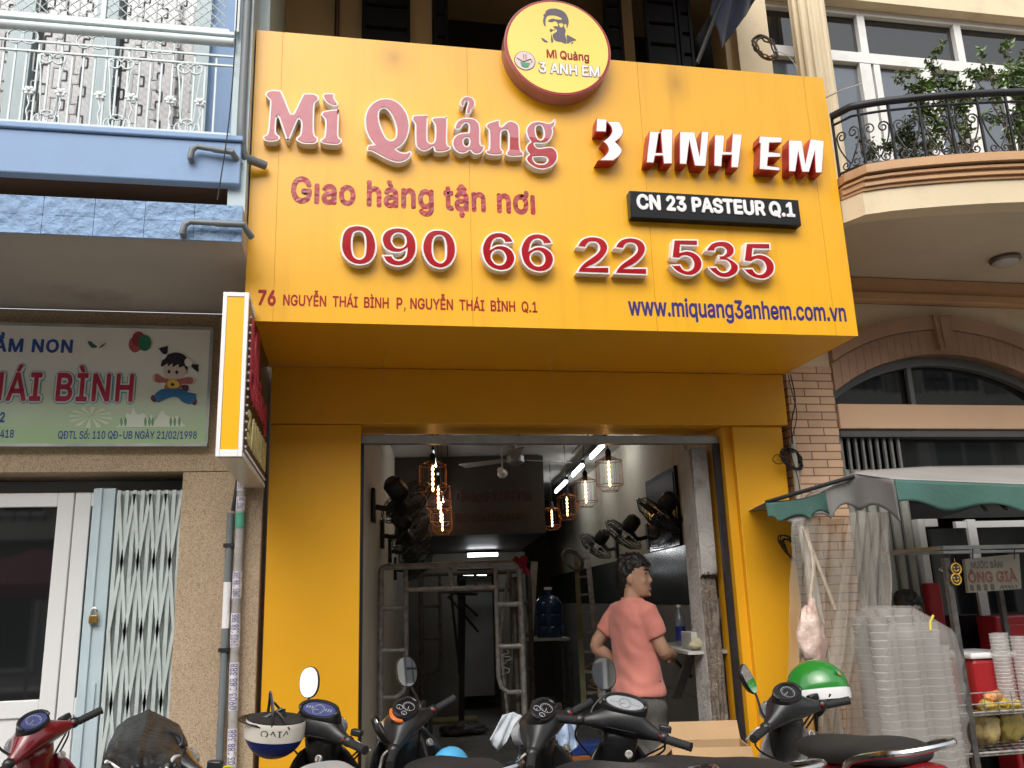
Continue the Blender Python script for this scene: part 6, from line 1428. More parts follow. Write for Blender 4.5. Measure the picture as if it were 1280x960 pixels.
b = MB(); b.lathe([(.0338, .03), (.0338, .12)], q, n=16); b.build('label', mat('bottle_label', (.02, .03, .22), .4, 0, .3, 30), bt_); b = MB(); b.cyl(q+V((0, 0, .236)), q+V((0, 0, .252)), .014); b.build('cap', whiteplastic, bt_)
b = MB(); q = room(1.95, .45, zs+.002); rbox(b, 1.88, 2.05, .36, .58, zs+.002, zs+.10); tag(b.build('carton', mat('foam_white', (.5, .5, .48), .7), smooth=False, bevel=.004), 'small white foam carton on the wall shelf', 'box')
tag(crumple(tuple(room(1.92, .33, zs+.035)), .06, .04, .035, 5).build('paper_scrap', mat('crumpled_paper', (.45, .40, .26), .8), angle=180), 'crumpled yellowish paper on the front end of the shelf', 'paper')
b = MB(); b.bar(atr(878, 782, .35), atr(845, 872, .75), .06, .018); tag(b.build('plank', mat('grey_plank', (.22, .22, .21), .6, 0, .1, 8), smooth=False), 'grey plank leaning across the front of the shelf', 'plank')
b = MB(); rbox(b, 2.06, 2.084, .33, .40, 1.30, 1.42); o_ = b.build('socket', whiteplastic, smooth=False, bevel=.004); tag(o_, 'white wall socket above the shelf beside the chipped column', 'socket')
b = MB(); b.tube(curve_path([room(2.05, .36, 1.38), room(2.0, .42, 1.40), room(1.99, .5, 1.33), room(2.02, .55, 1.2), room(2.0, .6, zs+.01)]), .006, 6); tag(b.build('socket_cable', black), 'black cable looping from the wall socket to the shelf', 'cable')
# carton before the door
cb = thing('cardboard_box', 'open brown cardboard box with red lettering in front of the right pillar', 'box', (1.72, -.36, 0), R(-14))
card = mat('cardboard', (.42, .27, .14), .8, 0, .08, 6, .08, 30); zc = .74
b = MB(); w2, d2 = .185, .13
b.box(-w2, w2, -d2, -d2+.006, .45, zc); b.box(-w2, w2, d2-.006, d2, .45, zc+.0); b.box(-w2, -w2+.006, -d2+.0065, d2-.0065, .45, zc); b.box(w2-.006, w2, -d2+.0065, d2-.0065, .45, zc); b.box(-w2, w2, -d2, d2, .442, .449)
b.build('body', card, cb, False, local=True)
b = MB(); b.prism([(-w2, d2, zc+.001), (w2, d2, zc+.001), (w2+.0, d2+.06, zc+.08), (-w2+.03, d2+.05, zc+.08)], (0, .005, 0)); b.build('flap', card, cb, False, local=True)
b = MB(); b.prism([(-w2, -d2, zc+.001), (w2, -d2, zc+.001), (w2, -d2-.05, zc-.05), (-w2, -d2-.05, zc-.05)], (0, 0, .005)); b.build('flap', card, cb, False, local=True)
b = MB(); b.prism([(-w2, -d2, zc), (-w2, d2, zc), (-w2-.10, d2, zc-.08), (-w2-.10, -d2, zc-.08)], (0, 0, .005)); b.build('flap', card, cb, False, local=True)
me = font_mesh('SEI'); xs = [q.co.x for q in me.vertices]
for q in me.vertices: q.co = V((-.03+q.co.x*.08, -d2-.0012, .59+q.co.y*.095))
link('lettering', me, mat('box_red', (.35, .03, .03), .6, var=0), cb, True)
b = MB(); b.box(-.175, .175, -.12, .12, .001, .441); b.build('lower_box', card, cb, False, local=True)
tag(crumple((1.93, -.5, .33), .17, .16, .32, 7).build('bin_bag', mat('maroon_bag', (.09, .012, .02), .35, 0, .2, 8, .4, 25), angle=180), 'dark maroon plastic bag standing beside the cardboard box', 'bag')
# ------------------------------------------------------------------ people
def mass(name, mats, parent, vox, parts, smooth_it=6, disp=None, paintf=None):
    """one continuous surface grown from overlapping lofts"""
    o = parts.build(name, mats, parent, True, local=True)
    md = o.modifiers.new('r', 'REMESH'); md.mode = 'VOXEL'; md.voxel_size = vox
    if smooth_it: md = o.modifiers.new('s', 'SMOOTH'); md.iterations = smooth_it; md.factor = .5
    real(o); me = o.data
    me.materials.clear()
    for m in (mats if isinstance(mats, (list, tuple)) else [mats]): me.materials.append(m)
    if disp:
        ns = [v.normal.copy() for v in me.vertices]
        for v, n in zip(me.vertices, ns): v.co += n*disp(v.co)
    me.polygons.foreach_set('use_smooth', [True]*len(me.polygons)); me.polygons.foreach_set('material_index', [0]*len(me.polygons))
    if paintf:
        for p in me.polygons: p.material_index = paintf(p.center)
    return o
def limb(b, pts, rs, n=14):
    b.tube(curve_path(pts, 4), [rs[min(len(rs)-1, i//4)]+(rs[min(len(rs)-1, i//4+1)]-rs[min(len(rs)-1, i//4)])*((i % 4)/4) for i in range((len(pts)-1)*4+1)], n)
    for p, r in ((pts[0], rs[0]), (pts[-1], rs[-1])): b.ball(p, r*.99, n=12, m=8)
def hand(b, wrist, direc, palm_n, curl=.6, side=1):
    """palm, four bent fingers of different lengths and a thumb leaving the side of the palm"""
    w = V(wrist); d = V(direc).normalized(); n = V(palm_n).normalized(); s = d.cross(n).normalized()*side
    b.loft([ell(w+d*t, s*a, n*c, 12, 2.5) for t, a, c in ((-.01, .026, .020), (.03, .034, .017), (.075, .040, .014), (.088, .036, .011))])
    for k, L in enumerate((.066, .074, .070, .055)):
        o = w+d*.083+s*(.029-.0195*k); ang = 0; p = o; pts = [p-d*.02, p]
        for seg in (.46, .32, .22): ang += curl*(.75+.08*k); p = p+(d*math.cos(ang)+n*math.sin(ang))*L*seg; pts.append(p)
        b.tube(pts, [.0095, .0095, .009, .0082, .0068], 8); b.ball(pts[-1], .0068, n=8, m=6)
    o = w+d*.025+s*.030; pts = [o-s*.01, o, o+s*.022+d*.022+n*.012, o+s*.026+d*.048+n*.024]; b.tube(pts, [.012, .012, .010, .008], 8); b.ball(pts[-1], .008, n=8, m=6)
def head_parts(b, H):
    """skull, jaw, nose, lips, ears: face towards +y before H turns it"""
    bb = MB(); bb.T = H
    bb.loft([ell((0, y, z), (rx, 0, 0), (0, ry, 0), 22, 2.2) for z, y, rx, ry in ((-.115, .025, .02, .03), (-.108, .03, .042, .05), (-.085, .022, .056, .068), (-.05, .012, .066, .082), (-.01, .004, .072, .088), (.03, -.002, .075, .093), (.07, -.006, .072, .09), (.095, -.008, .058, .074), (.112, -.008, .034, .045), (.118, -.008, .008, .01))])
    bb.loft([ell((0, y, z), (rx, 0, 0), (0, ry, 0), 10, 2) for z, y, rx, ry in ((.018, .083, .008, .008), (-.005, .090, .0095, .012), (-.028, .098, .013, .016), (-.038, .094, .0165, .013), (-.046, .086, .012, .008))])
    bb.ball((0, .083, -.066), .022, .012, .007); bb.ball((0, .081, -.078), .018, .012, .0075); bb.ball((0, .078, -.104), .020, .016, .012)
    for sg in (1, -1):
        bb.ball((sg*.030, .074, .022), .022, .013, .007); bb.ball((sg*.037, .068, -.030), .024, .018, .020)
        bb.ball((sg*.074, -.008, -.012), .009, .020, .030, 10, 8)
    b.v_off = len(b.v); b.add(bb.v, bb.f)
def person(label, loc, yaw, head, skin_c, shirt_m, trouser_m, hair_m, rarm, larm, sc=1, hairlen=0, group=None):
    t = thing('person', label, 'person', loc, yaw, group); t.scale = (sc,)*3
    skin = mat('skin_%s' % label[:6].replace(' ', '_'), skin_c, .5, 0, .06, 10, .04, 120, .4)
    H = M4.Translation(V((0, .018, 1.566))) @ M4.Rotation(head[0], 4, 'Z') @ M4.Rotation(head[1], 4, 'X') @ M4.Scale(1.06, 4)
    b = MB()
    b.loft([ell((0, y, z), (rx, 0, 0), (0, ry, 0), 24, 2.4) for z, rx, ry, y in ((.80, .15, .105, 0), (.90, .158, .11, 0), (1.02, .145, .10, 0), (1.16, .158, .108, 0), (1.28, .175, .112, -.008), (1.36, .17, .10, -.015), (1.41, .11, .075, -.015), (1.435, .06, .058, -.01))])
    b.tube([(0, -.012, 1.40), (0, -.004, 1.46), (0, .012, 1.53)], [.06, .053, .055], 14)
    for sg, (e, w, hd, pn, cu) in ((1, rarm), (-1, larm)):
        s_ = V((sg*.160, -.012, 1.370)); limb(b, [s_, s_.lerp(V(e), .5)+V((0, -.006, 0)), V(e), V(e).lerp(V(w), .35), V(w)], [.046, .044, .040, .038, .027])
        hand(b, V(w)+V(hd)*.008, hd, pn, cu, sg)
        hp = V((sg*.09, 0, .84)); kn = V((sg*.10, .015, .46)); an = V((sg*.105, -.02, .09)); limb(b, [hp, hp.lerp(kn, .5), kn, kn.lerp(an, .4)+V((0, -.015, 0)), an], [.085, .076, .056, .055, .038])
        b.loft([ell((sg*.107+sg*.012*k, y, z), (rx, 0, 0), (0, ry*.15, rz), 14, 2.5) for k, y, z, rx, rz, ry in ((0, -.075, .04, .025, .028, 1), (0, -.05, .045, .034, .042, 1), (.3, .03, .048, .040, .044, 1), (.8, .11, .032, .045, .028, 1), (1, .165, .026, .036, .020, 1), (1, .185, .024, .018, .012, 1))])
    head_parts(b, H)
    mass('body', skin, t, .0065, b, 3)
    # face details
    f = MB(); f.T = H
    for sg in (1, -1): f.tube(curve_path([(sg*.014, .0905, .030), (sg*.03, .0905, .036), (sg*.047, .078, .031)], 3), .0042, 6)
    f.build('eyebrow', hair_m, t, local=True)
    f = MB(); f.T = H
    for sg in (1, -1): f.ball((sg*.030, .0845, .010), .012, .006, .0042, 10, 6)
    f.build('eye', mat('eye_dark', (.02, .015, .012), .15, var=0), t, local=True)
    f = MB(); f.T = H; f.tube(curve_path([(-.024, .079, -.064), (-.012, .0895, -.073), (.012, .0895, -.073), (.024, .079, -.064)], 4), .0052, 6); f.build('mouth', mat('teeth_white', (.62, .58, .52), .3, var=0), t, local=True)
    f = MB(); f.T = H; f.tube(curve_path([(-.030, .079, -.061), (-.012, .095, -.066), (.012, .095, -.066), (.030, .079, -.061)], 4), .0032, 6); f.tube(curve_path([(-.026, .080, -.069), (-.012, .094, -.081), (.012, .094, -.081), (.026, .080, -.069)], 4), .0036, 6); f.build('lip', mat('lip_brown', (.20, .07, .055), .4, var=0), t, local=True)
    # hair
    hb = MB(); hb.T = H
    hb.loft([ell((0, y, z), (rx, 0, 0), (0, ry, 0), 22, 2.2) for z, y, rx, ry in ((-.055-hairlen, -.052, .045, .045), (-.02, -.040, .070, .066), (.02, -.028, .081, .080), (.05, -.012, .0835, .094), (.085, -.008, .078, .094), (.115, -.010, .058, .074), (.134, -.012, .03, .04), (.139, -.012, .01, .012))])
    rn = random.Random(4)
    for k in range(70):
        a = rn.uniform(0, 2*math.pi); z = rn.uniform(.055, .125); r = math.sqrt(max(.05, 1-((z-.03)/.11)**2))
        p = V((.078*r*math.cos(a), -.01+.092*r*math.sin(a), z)); d = V((math.cos(a)*.5, math.sin(a)*.5+.5, .25)).normalized()
        hb.tube([p-d*.012, p+d*.008, p+d*.016+V((0, 0, -.004))], [.011, .009, .004], 6)
    for k in range(9): x = -.05+.0125*k; hb.tube([(x, .075, .075), (x+.004, .094, .062), (x+.008, .094, .046)], [.010, .008, .003], 6)
    mass('hair', hair_m, t, .0045, hb, 2, lambda c: .009*mnoise.noise(V((c.x*60, c.y*60, c.z*22)))+.004*mnoise.noise(c*140))
    # shirt with short sleeves
    sb = MB()
    sb.loft([ell((0, y, z), (rx, 0, 0), (0, ry, 0), 28, 2.4) for z, rx, ry, y in ((.90, .186, .142, -.004), (.92, .188, .143, -.004), (1.0, .172, .128, 0), (1.10, .160, .118, -.004), (1.2, .168, .120, -.008), (1.30, .178, .120, -.012), (1.36, .172, .110, -.016), (1.405, .138, .092, -.018), (1.430, .088, .078, -.014), (1.444, .064, .064, -.010))])
    for sg, (e, w, hd, pn, cu) in ((1, rarm), (-1, larm)):
        s_ = V((sg*.155, -.012, 1.365)); q = s_.lerp(V(e), .62); sb.tube([s_+V((-sg*.03, 0, .0)), s_, s_.lerp(q, .5), q], [.066, .068, .066, .064], 16)
    def wr(c):
        return .010*mnoise.noise(V((c.x*9+c.z*10, c.y*9, c.z*7)))+.006*math.sin((c.z*34+c.x*30+mnoise.noise(c*6)*5))*max(0, min(1, (1.36-c.z)*3))*.8
    mass('shirt', shirt_m, t, .010, sb, 4, wr)
    c = MB(); c.tube([(math.cos(a)*.062, -.010+math.sin(a)*.062, 1.436+.006*math.sin(-a)) for a in [k*math.pi/10 for k in range(20)]], .008, 6, True); c.build('collar', shirt_m, t, local=True)
    tb = MB()
    tb.loft([ell((0, y, z), (rx, 0, 0), (0, ry, 0), 26, 2.5) for z, rx, ry, y in ((.76, .175, .12, -.005), (.82, .182, .13, -.01), (.9, .176, .128, -.006), (.97, .162, .116, 0), (.99, .158, .112, 0))])
    for sg in (1, -1): limb(tb, [V((sg*.092, 0, .84)), V((sg*.10, .005, .62)), V((sg*.105, .015, .46)), V((sg*.108, .0, .28)), V((sg*.11, -.015, .10))], [.105, .10, .088, .086, .078], 18); tb.bar(V((sg*.19, .0, .62)), V((sg*.185, .0, .46)), .035, .13, (0, 1, 0))
    mass('trousers', trouser_m, t, .011, tb, 4, lambda c: .012*mnoise.noise(V((c.x*11, c.y*11, c.z*9)))+.006*math.sin(c.z*42+c.x*25))
    for sg in (1, -1):
        f = MB(); f.loft([ell((sg*.113, y, .012), (rx, 0, 0), (0, .004, .012), 12, 3) for y, rx in ((-.09, .03), (-.04, .042), (.06, .046), (.16, .048), (.20, .03))]); f.tube(curve_path([(sg*.07, .06, .03), (sg*.10, .08, .078), (sg*.155, .06, .03)], 4), .008, 6); f.build('sandal', rubber, t, local=True)
    return t
hairm_ = mat('black_hair', (.010, .008, .007), .4, 0, .4, 60, .3, 160)
pinkshirt = mat('coral_tshirt', (.56, .205, .165), .85, 0, .06, 6, .06, 90, .2, sheen=.2, dirt=(.47, .165, .13, .5), dscale=9)
cargo = mat('grey_cargo', (.085, .083, .078), .85, 0, .3, 9, .25, 60, dirt=(.04, .04, .04, .7), dscale=11)
person('young man in salmon t-shirt and grey cargo trousers smiling over his shoulder in the doorway', (1.65, .42, .013), R(-72), (R(-50), R(3)), (.40, .23, .15), pinkshirt, cargo, hairm_,
       (V((.19, .07, 1.14)), V((.07, .225, 1.11)), V((-.75, .62, -.15)), V((-.6, -.7, -.1)), .7),
       (V((-.255, -.135, 1.17)), V((-.19, .03, 1.03)), V((.45, .75, -.35)), V((.7, -.6, 0)), .5), sc=.985)
for _o in list(bpy.data.objects):
    if _o.name == 'person': _o.scale = (.90, .94, .985)
# ------------------------------------------------------------------ drinks stall on the right
canv = mat('grey_canvas', (.30, .285, .27), .8, 0, .08, 3, .1, 40, dirt=(.2, .185, .17, .5), dscale=4)
green = mat('green_valance', (.045, .115, .095), .75, 0, .12, 5, .15, 40, dirt=(.08, .16, .13, .5), dscale=6)
canvd = mat('grey_lining', (.20, .195, .19), .85, 0, .1, 4, .1, 40)
aw = thing('stall_canopy', 'grey topped stall canopy with a scalloped green valance beside the brick pillar', 'canopy', (3.0, -.8, 0))
Tp = at(957, 628, -.30); Pk = at(1068, 592, -.62); Q_ = at(1117, 599, -.95); Rr = at(1290, 606, -.95); Bk = at(1252, 578, -.30); Bk2 = at(1420, 580, -.30)
Rr2 = Q_+(Rr-Q_)*2.0
edge = curve_path([Tp, at(1008, 622, -.42), at(1040, 608, -.52), Pk, Q_], 6)
b = MB()
def top(u, v):
    """from the front edge (v=0) back to the ridge"""
    f_ = u*2; k = min(1, int(f_)); a = (Pk, Q_, Rr2); c = (at(1069, 590, -.30), at(1150, 586, -.25), Bk2)
    if u < .3: q = Pk.lerp(Q_, u/.3); w2 = at(1069, 589, -.30).lerp(at(1160, 583, -.28), u/.3)
    else: q = Q_.lerp(Rr2, (u-.3)/.7); w2 = at(1160, 583, -.28).lerp(Bk2, (u-.3)/.7)
    p = q.lerp(w2, v); p.z += -.03*math.sin(math.pi*v)*(u) ; return p
b.sheet(top, 24, 8)
n = len(edge)
# the drooping side flap from the tip to the peak
def flap(u, v):
    i = min(n-2, int(u*(n-1))); p = edge[i].lerp(edge[i+1], u*(n-1)-i); back = V((p.x+.10*v, p.y+.55*v, p.z-.02*v)); return back
b.sheet(lambda u, v: flap(u*.78, v), 20, 4)
b.build('top', canv, aw, solid=.004, angle=60)
def scal(u, k): return .5+.5*abs(math.sin(math.pi*u*k))**.8
def hang(path_fn, nseg, h, k, m, name, wob=.012, sgn=1):
    b = MB()
    b.sheet(lambda u, v: path_fn(u)+V((wob*math.sin(u*k*6)*v, -wob*math.sin(u*k*5.1+1)*v, -.004-h(u)*v*(.86+.14*math.cos(2*math.pi*u*k+2.4)))), nseg, 8)
    return b.build(name, m, aw, solid=.003, angle=60)
def ep(u): 
    i = min(n-2, int(u*(n-1))); return edge[i].lerp(edge[i+1], u*(n-1)-i)
hang(lambda u: ep(u*.99), 110, lambda u: .10+.11*u, 3.5, [canvd], 'valance')
hang(lambda u: ep(u*.42)+V((-.004, -.008, 0)), 60, lambda u: .10+.02*u, 2.6, green, 'valance')
hang(lambda u: Q_.lerp(Rr2, u)+V((0, -.006, 0)), 130, lambda u: .135, 3.4, green, 'valance')
b = MB(); b.tube([Tp, Pk+V((0, .0, -.012))], .011, 8); b.tube([Pk+V((0, 0, -.012)), V((Pk.x+2.2, Pk.y+.25, Pk.z-.02))], .012, 8); b.tube([at(1225, 612, -.5), at(1258, 636, -.8)], .010, 6); b.tube([at(1200, 605, -.3), at(1232, 637, -.8)], .010, 6)
b.build('rib', blackmetal, aw)
pp_ = V((3.75, -.55, 0)); b = MB(); b.cyl(pp_, pp_+V((0, 0, 1.95)), .02); b.build('pole', steel, aw)
b = MB(); b.lathe([(.2, 0), (.2, .05), (.04, .08)], pp_); b.build('base', dsteel, aw)
sp = thing('white_post', 'white painted square post standing under the left tip of the stall canopy', 'post', (2.3, -.35, 0))
a = at(1003, 655, -.35); c = at(1034, 850, -.35); d = (c-a).normalized()
b = MB(); b.bar(a, V((c.x+.07, c.y, .0)), .045, .03); b.build('post', whm, sp, False, bevel=.003)
# hanging clear plastic curtain
film_c = clear_mat('clear_film', (.70, .66, .60), .30, .07, .5, 9)
film_f = clear_mat('clear_film_fold', (.70, .66, .58), .27, .06, .6, 7)
def curtain(label, xs_top, y_top, xs_bot, y_bot, Yt, Yb, folds, amp, m, seed, nu=90, nv=40, ph=0):
    b = MB()
    def fn(u, v):
        xa = xs_top[0]+(xs_top[1]-xs_top[0])*u; xb = xs_bot[0]+(xs_bot[1]-xs_bot[0])*u
        A_ = at(xa, y_top, Yt); Bq = at(xb, y_bot, Yb); p = A_.lerp(Bq, v)
        k = amp*(.35+.65*v)
        p.y += k*(math.sin(u*folds*2*math.pi+ph+1.2*math.sin(v*2.2))+.5*math.sin(u*folds*4.7+2+v*1.5))+.02*mnoise.noise(V((u*6, v*5, seed)))
        p.x += .018*mnoise.noise(V((u*5, v*7, seed+4)))
        return p
    b.sheet(fn, nu, nv); return tag(b.build('plastic_curtain', m, angle=180), label, 'plastic curtain', 'clear plastic curtains of the stall')
curtain('clear plastic curtain hanging in front of the grey shutter slats', (1062, 1112), 640, (1020, 1118), 985, -.78, -.75, 5, .022, film_c, 1)
curtain('looser clear plastic sheet hanging in front of the white post and brick pillar', (992, 1058), 648, (985, 1052), 985, -.42, -.5, 4, .03, film_f, 6, ph=1)
b = MB()
bagc = atx(1018, 790, 2.2)
q = at(1015, 800, -.46); cr_b = crumple((q.x, -.46, q.z), .075, .05, .17, 11); tag(cr_b.build('plastic_bag', mat('red_print_bag', (.55, .42, .36), .35, 0, .3, 9, .5, 25, dirt=(.45, .08, .06, .7), dscale=6), angle=180), 'tied plastic bag of pinkish goods hanging on the white post', 'bag')
b = MB(); b.tube(curve_path([at(1004, 660, -.40), at(1016, 700, -.44), at(1013, 750, -.45), at(1016, 770, -.46)]), .012, 6); b.tube(curve_path([at(1004, 660, -.40), at(1026, 715, -.44), at(1044, 762, -.45)]), .010, 6); tag(b.build('twisted_film', clear_mat('twisted_film', (.8, .72, .62), .65, .15, .6, 30)), 'twisted rope of clear film hanging from the post', 'film')
# big bag of plastic cups
bag = thing('cup_bag', 'huge clear bag stuffed with stacked plastic cups standing beside the red motorbike', 'bag', (2.55, -1.0, 0))
bagm = clear_mat('milky_film', (.74, .71, .68), .26, .13, .28, 16, .35)
by = -1.0; b = MB(); rings = []
for i in range(61):
    t = i/60; z = .02+t*1.34; wob = .016*(1-abs(math.sin(t*math.pi*11))**.6*1.6)
    xl = at(1075+(-2)*(1-t), 770+ (1-t)*330, by).x; xr_ = at(1216+28*(1-t), 770+(1-t)*330, by).x
    x0 = xl; x1 = xr_
    if t > .84: k = (t-.84)/.16; x1 -= (.20*k**2.2); x0 += .06*k**3
    x0 += .10; hw = (x1-x0)/2; cx_ = (x0+x1)/2; dp_ = .20*(1-.75*max(0, (t-.88)/.12)**2)
    rg = []
    for j in range(56):
        a_ = 2*math.pi*j/56; ca, sa = math.cos(a_), math.sin(a_); e_ = 2/3.2
        x = cx_+hw*math.copysign(abs(ca)**e_, ca); y = by+.20+dp_*math.copysign(abs(sa)**e_, sa)
        ww = (wob*min(1, (ca+.2)*1.1) if ca > -.2 else 0)*(1 if abs(sa) < .97 else .6)
        col = .007*math.sin(x*46)*(1 if sa < 0 else 0)
        nn = .010*mnoise.noise(V((x*5, y*5, z*5)))+.003*mnoise.noise(V((x*19, y*19, z*19)))
        rg.append(V((x+(ww+nn)*ca, y+(nn+col+wob*.3*max(0, ca+.3))*sa, z+.02*mnoise.noise(V((x*4, y*4, 7)))*(t > .9))))
    rings.append(rg)
b.loft(rings); b.build('bag', bagm, bag, angle=180)
cupm = clear_mat('cup_plastic', (.70, .68, .65), .60, .15, .1, 20)
x0 = at(1106, 900, by).x; x1 = at(1216, 900, by).x
for i in range(12):
    x = x0+.075+(x1-x0-.115)*(i % 6)/5; b = MB(); prof = []
    for k in range((38, 39, 39, 38, 37, 34)[i % 6]): prof += [(.040, .03+k*.034), (.046, .03+k*.034+.024), (.048, .03+k*.034+.031)]
    b.lathe(prof, (x, by+.075+.03*(i % 2)+.12*(i//6), 0), n=14); b.build('cup_stack', cupm, bag)
tp = at(1145, 775, by+.05)
tag(crumple((tp.x-.02, by+.22, 1.335), .20, .14, .05, 21).build('bag_top', bagm, angle=180), 'gathered crumpled top of the cup bag', 'bag') if False else None
b = MB(); b.sheet(lambda u, v: at(1080+70*u, 778-12*v*(1+.5*math.sin(u*9)), by+.1)+V((0, .05*math.sin(u*13+v*3), .02*math.sin(u*21)*v)), 26, 6); b.build('film_edge', bagm, bag, angle=180)
b = MB(); p = at(1163, 778, by-.02); b.tube(curve_path([p+V((.02, .0, .03)), p, p+V((-.012, -.01, -.035))]), .006, 6); b.build('yellow_tie', mat('yellow_tie', (.6, .45, .03), .5), bag)
# seller behind the bag
woman = person('seller with black hair sitting low behind the bag of cups, mostly hidden', (3.02, -.18, 0), R(150), (R(15), R(-10)), (.36, .20, .13), mat('dark_blouse', (.03, .03, .035), .8, 0, .2, 8), mat('dark_trousers', (.03, .03, .03), .85, 0, .2, 8), hairm_,
       (V((.25, .05, 1.12)), V((.16, .26, 1.05)), V((-.3, .9, 0)), V((-.8, -.3, 0)), .6), (V((-.25, .05, 1.12)), V((-.16, .26, 1.05)), V((.3, .9, 0)), V((.8, -.3, 0)), .6), sc=.835, hairlen=.03)
woman['label'] = 'black haired seller in dark clothes, mostly hidden behind the big bag of cups'
# drinks cart
ct = thing('drinks_cart', 'metal drinks cart with wire shelf and hand-painted board hung from its frame', 'cart', (3.35, -.75, 0))
cy = -.72
def cp(x, y, Y=cy): return at(x, y, Y)
b = MB(); a, c = cp(1176, 685), cp(1330, 682); b.bar(a, c, .045, .018); b.bar(a+V((0, 0, -.022)), c+V((0, 0, -.022)), .03, .012); b.bar(a+V((0, .5, 0)), c+V((0, .5, 0)), .03, .018); b.bar(a, a+V((0, .5, 0)), .03, .018); b.build('top_rail', alu, ct, False)
for (px, Y) in ((1180, cy), (1180, cy+.5), (1330, cy), (1330, cy+.5)):
    q = at(px, 690, cy); b = MB(); b.bar(V((q.x, Y, 0.0)), V((q.x, Y, q.z-.03)), .028, .028); b.build('post', dsteel, ct, False)
qa, qb = cp(1180, 900), cp(1335, 900)
for (z, nm, m) in ((cp(1240, 893).z, 'wire_shelf', steel), (cp(1240, 944).z, 'wire_shelf', steel)):
    b = MB()
    for k in range(7): b.tube([V((qa.x-.0, cy+.07*k, z)), V((qb.x, cy+.07*k, z))], .004, 5)
    for k in range(16): x = qa.x+(qb.x-qa.x)*k/15; b.tube([V((x, cy, z)), V((x, cy+.45, z))], .003, 5)
    b.tube([V((qa.x, cy-.004, z+.012)), V((qb.x, cy-.004, z+.012))], .006, 6)
    b.build(nm, m, ct)
b = MB(); zb_ = cp(1240, 893).z
for zz in (.05, .10): b.tube([V((qa.x, cy-.01, zb_+zz)), V((qb.x, cy-.01, zb_+zz))], .0035, 5)
for k in range(10): x = qa.x+(qb.x-qa.x)*k/9; b.tube([V((x, cy-.01, zb_)), V((x, cy-.01, zb_+.10))], .003, 5)
b.build('basket_rail', steel, ct)
sb_ = thing('menu_board', 'weathered grey board with hand-painted drink name and Chinese characters', 'sign', cp(1240, 715, cy-.03))
M = lambda x, y: at(x, y, cy-.045)
b = MB(); pts = [M(1206, 699), M(1274, 692), M(1277, 736), M(1211, 741)]; b.prism(pts, (0, .02, 0)); b.build('board', mat('weathered_board', (.095, .085, .065), .8, 0, .15, 6, dirt=(.08, .07, .055, .7), dscale=9), sb_, False)
bi = mat('brush_black', (.03, .028, .025), .7, 0, .4, 20); br_ = mat('brush_brown', (.075, .022, .015), .7, 0, .4, 20)
fit_text('lettering', 'NƯỚC SÂM', M(1214, 711), M(1252, 699), bi, sb_, offset=.03)
fit_text('lettering', 'ÔNG GIÀ', M(1211, 729), M(1269, 709.5), br_, sb_, offset=.03)
fit_text('lettering', '黄振公正', M(1213, 738.5), M(1242, 730), bi, sb_)
b = MB()
for k in range(5): b.tube(curve_path([M(1250+k*4.5, 737), M(1252+k*4.5, 731), M(1253+k*4.5, 735), M(1255+k*4, 732)]), .0025, 4)
b.build('scribble', bi, sb_)
for x in (1216, 1268): b = MB(); b.tube([M(x, 699), M(x, 686)], .003, 5); b.build('hanger', blackmetal, sb_)
gold = mat('gold_print', (.50, .30, .03), .5, 0, .2, 20)
for (yy, lab) in ((711, 'upper of two small golden face ornaments hanging on the cart post'), (724, 'lower of two small golden face ornaments hanging on the cart post')):
    o_ = thing('ornament', lab, 'ornament', at(1195, yy, cy-.03), 0, 'golden ornaments on the cart'); q = at(1195, yy, cy-.03)
    b = MB(); b.prism([(q.x+.036*math.cos(a)*(1 if yy < 715 or math.sin(a) < 0 else .8), q.y, q.z+(.026 if yy < 715 else .03)*math.sin(a)*(1 if math.sin(a) > 0 else .7)) for a in [k*math.pi/10 for k in range(20)]], (0, .006, 0)); b.build('plate', bi, o_, False)
    b = MB(); b.torus(q+V((0, -.002, 0)), (0, 1, 0), .026, .0035, 20, 5)
    for sx in (-.011, .011): b.ball(q+V((sx, -.002, .006)), .0045)
    b.tube(curve_path([q+V((-.013, -.002, -.004)), q+V((0, -.002, -.012)), q+V((.013, -.002, -.004))]), .003, 5); b.tube([q+V((0, 0, .03)), q+V((0, 0, .05))], .001, 4); b.build('face', gold, o_)
redpl = mat('red_plastic', (.36, .015, .02), .35, 0, .08, 4)
co = thing('cooler_box', 'red cooler box with a white lid standing on the ground behind the cart shelf', 'cooler', (3.25, -.5, 0))
a, c = at(1222, 870, -.62), at(1262, 822, -.62)
b = MB(); b.box(a.x, c.x+.03, -.62, -.34, zb_+.006, c.z); b.build('body', redpl, co, False, bevel=.02)
b = MB(); b.box(a.x-.01, c.x+.04, -.63, -.33, c.z+.001, c.z+.03); b.build('lid', whiteplastic, co, False, bevel=.01)
co['label'] = 'red cooler box with a white lid standing on the cart shelf'
rb = thing('red_cabinet', 'large plain red cabinet standing behind the drinks cart', 'cabinet', (3.7, -.2, 0))
a = at(1243, 770, -.12); b = MB(); b.box(a.x, a.x+.9, -.12, .04, .02, a.z); b.build('carcass', redpl, rb, False, bevel=.012)
b = MB(); b.box(a.x+.04, a.x+.86, -.13, -.1205, .08, a.z-.05); b.build('door', redpl, rb, False, bevel=.004)
b = MB(); q = at(1190, 745, -.16); b.box(q.x-.05, q.x+.035, -.03, .03, .02, at(1190, 728, -.05).z); tag(b.build('red_board', redpl, smooth=False, bevel=.01), 'narrow red upright board behind the seller', 'board')
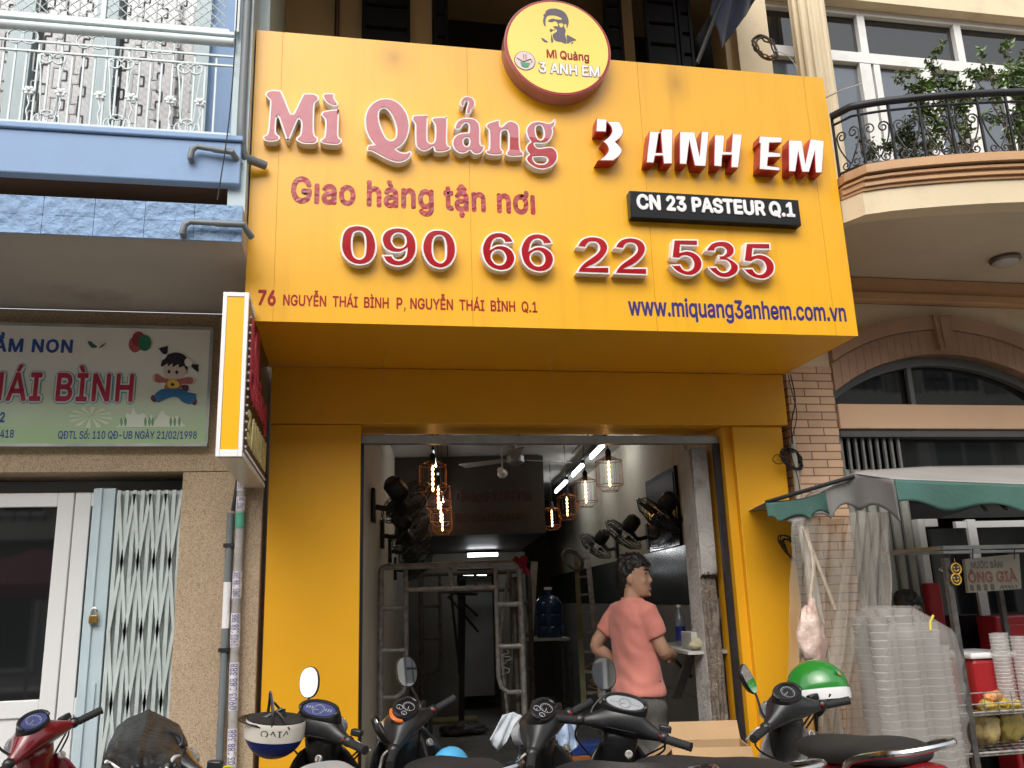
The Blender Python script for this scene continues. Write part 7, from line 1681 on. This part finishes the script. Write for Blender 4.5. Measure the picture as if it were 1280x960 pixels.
for i, px in enumerate((1262, 1275, 1288)):
    t = thing('cup_stack', 'tall stack of clear plastic cups on the cart, ' + ('leftmost', 'second from left', 'third from left')[i], 'cups', at(px, 870, -.68), 0, 'stacks of clear cups on the cart'); q = at(px, 868, -.68); z0 = zb_+.008; top_ = at(px, 790, -.68).z-z0; b = MB(); prof = []; kk = int(top_/.017)
    for k in range(kk): prof += [(.033, z0+k*.017), (.037, z0+k*.017+.010), (.0385, z0+k*.017+.014)]
    b.lathe(prof, (q.x, -.66+.05*(i % 2), 0), n=14); b.build('cups', clear_mat('cup_clear_%d' % i, (.85, .84, .82), .48, .1, .2, 30), t)
snk = [mat('yellow_snack', (.62, .45, .08), .35, 0, .4, 22, .5, 40), mat('orange_snack', (.62, .25, .06), .35, 0, .4, 22, .5, 40)]
for i, (px, py) in enumerate(((1232, 884), (1248, 880), (1262, 886), (1240, 872))):
    q = at(px, py, -.66); tag(crumple((q.x, -.67, max(q.z, zb_+.03)), .045, .035, .03, 30+i).build('snack_bag', snk[i == 3], angle=180), 'small yellow snack bag in the wire basket, ' + ('leftmost', 'middle one', 'rightmost', 'orange one on top')[i], 'snack bag', 'snack bags in the wire basket')
z2 = cp(1240, 944).z
for i, (px, rx_, h, m) in enumerate(((1235, .06, .09, 'tan'), (1262, .07, .12, 'olive'))):
    q = at(px, 930, -.6); tag(crumple((q.x, -.6, z2+h+.005), rx_, .06, h, 40+i).build('goods_bag', mat('goods_%d' % i, ((.32, .24, .10), (.26, .20, .05))[i], .4, 0, .3, 10, .4, 30), angle=180), ('slim tan goods bag on the lower cart shelf', 'wider olive goods bag on the lower cart shelf')[i], 'bag', 'bags on the lower cart shelf')
st_ = thing('stool', 'red plastic stool standing behind the lower cart shelf', 'stool', (3.45, -.45, 0)); q = at(1255, 915, -.25)
b = MB(); b.box(q.x-.14, q.x+.14, -.32, -.06, .43, .46); b.build('seat', redpl, st_, False, bevel=.012)
for sx in (-1, 1):
    for sy in (-1, 1): b = MB(); b.bar((q.x+sx*.12, -.19+sy*.11, .43), (q.x+sx*.14, -.19+sy*.13, 0), .035, .02); b.build('leg', redpl, st_, False)
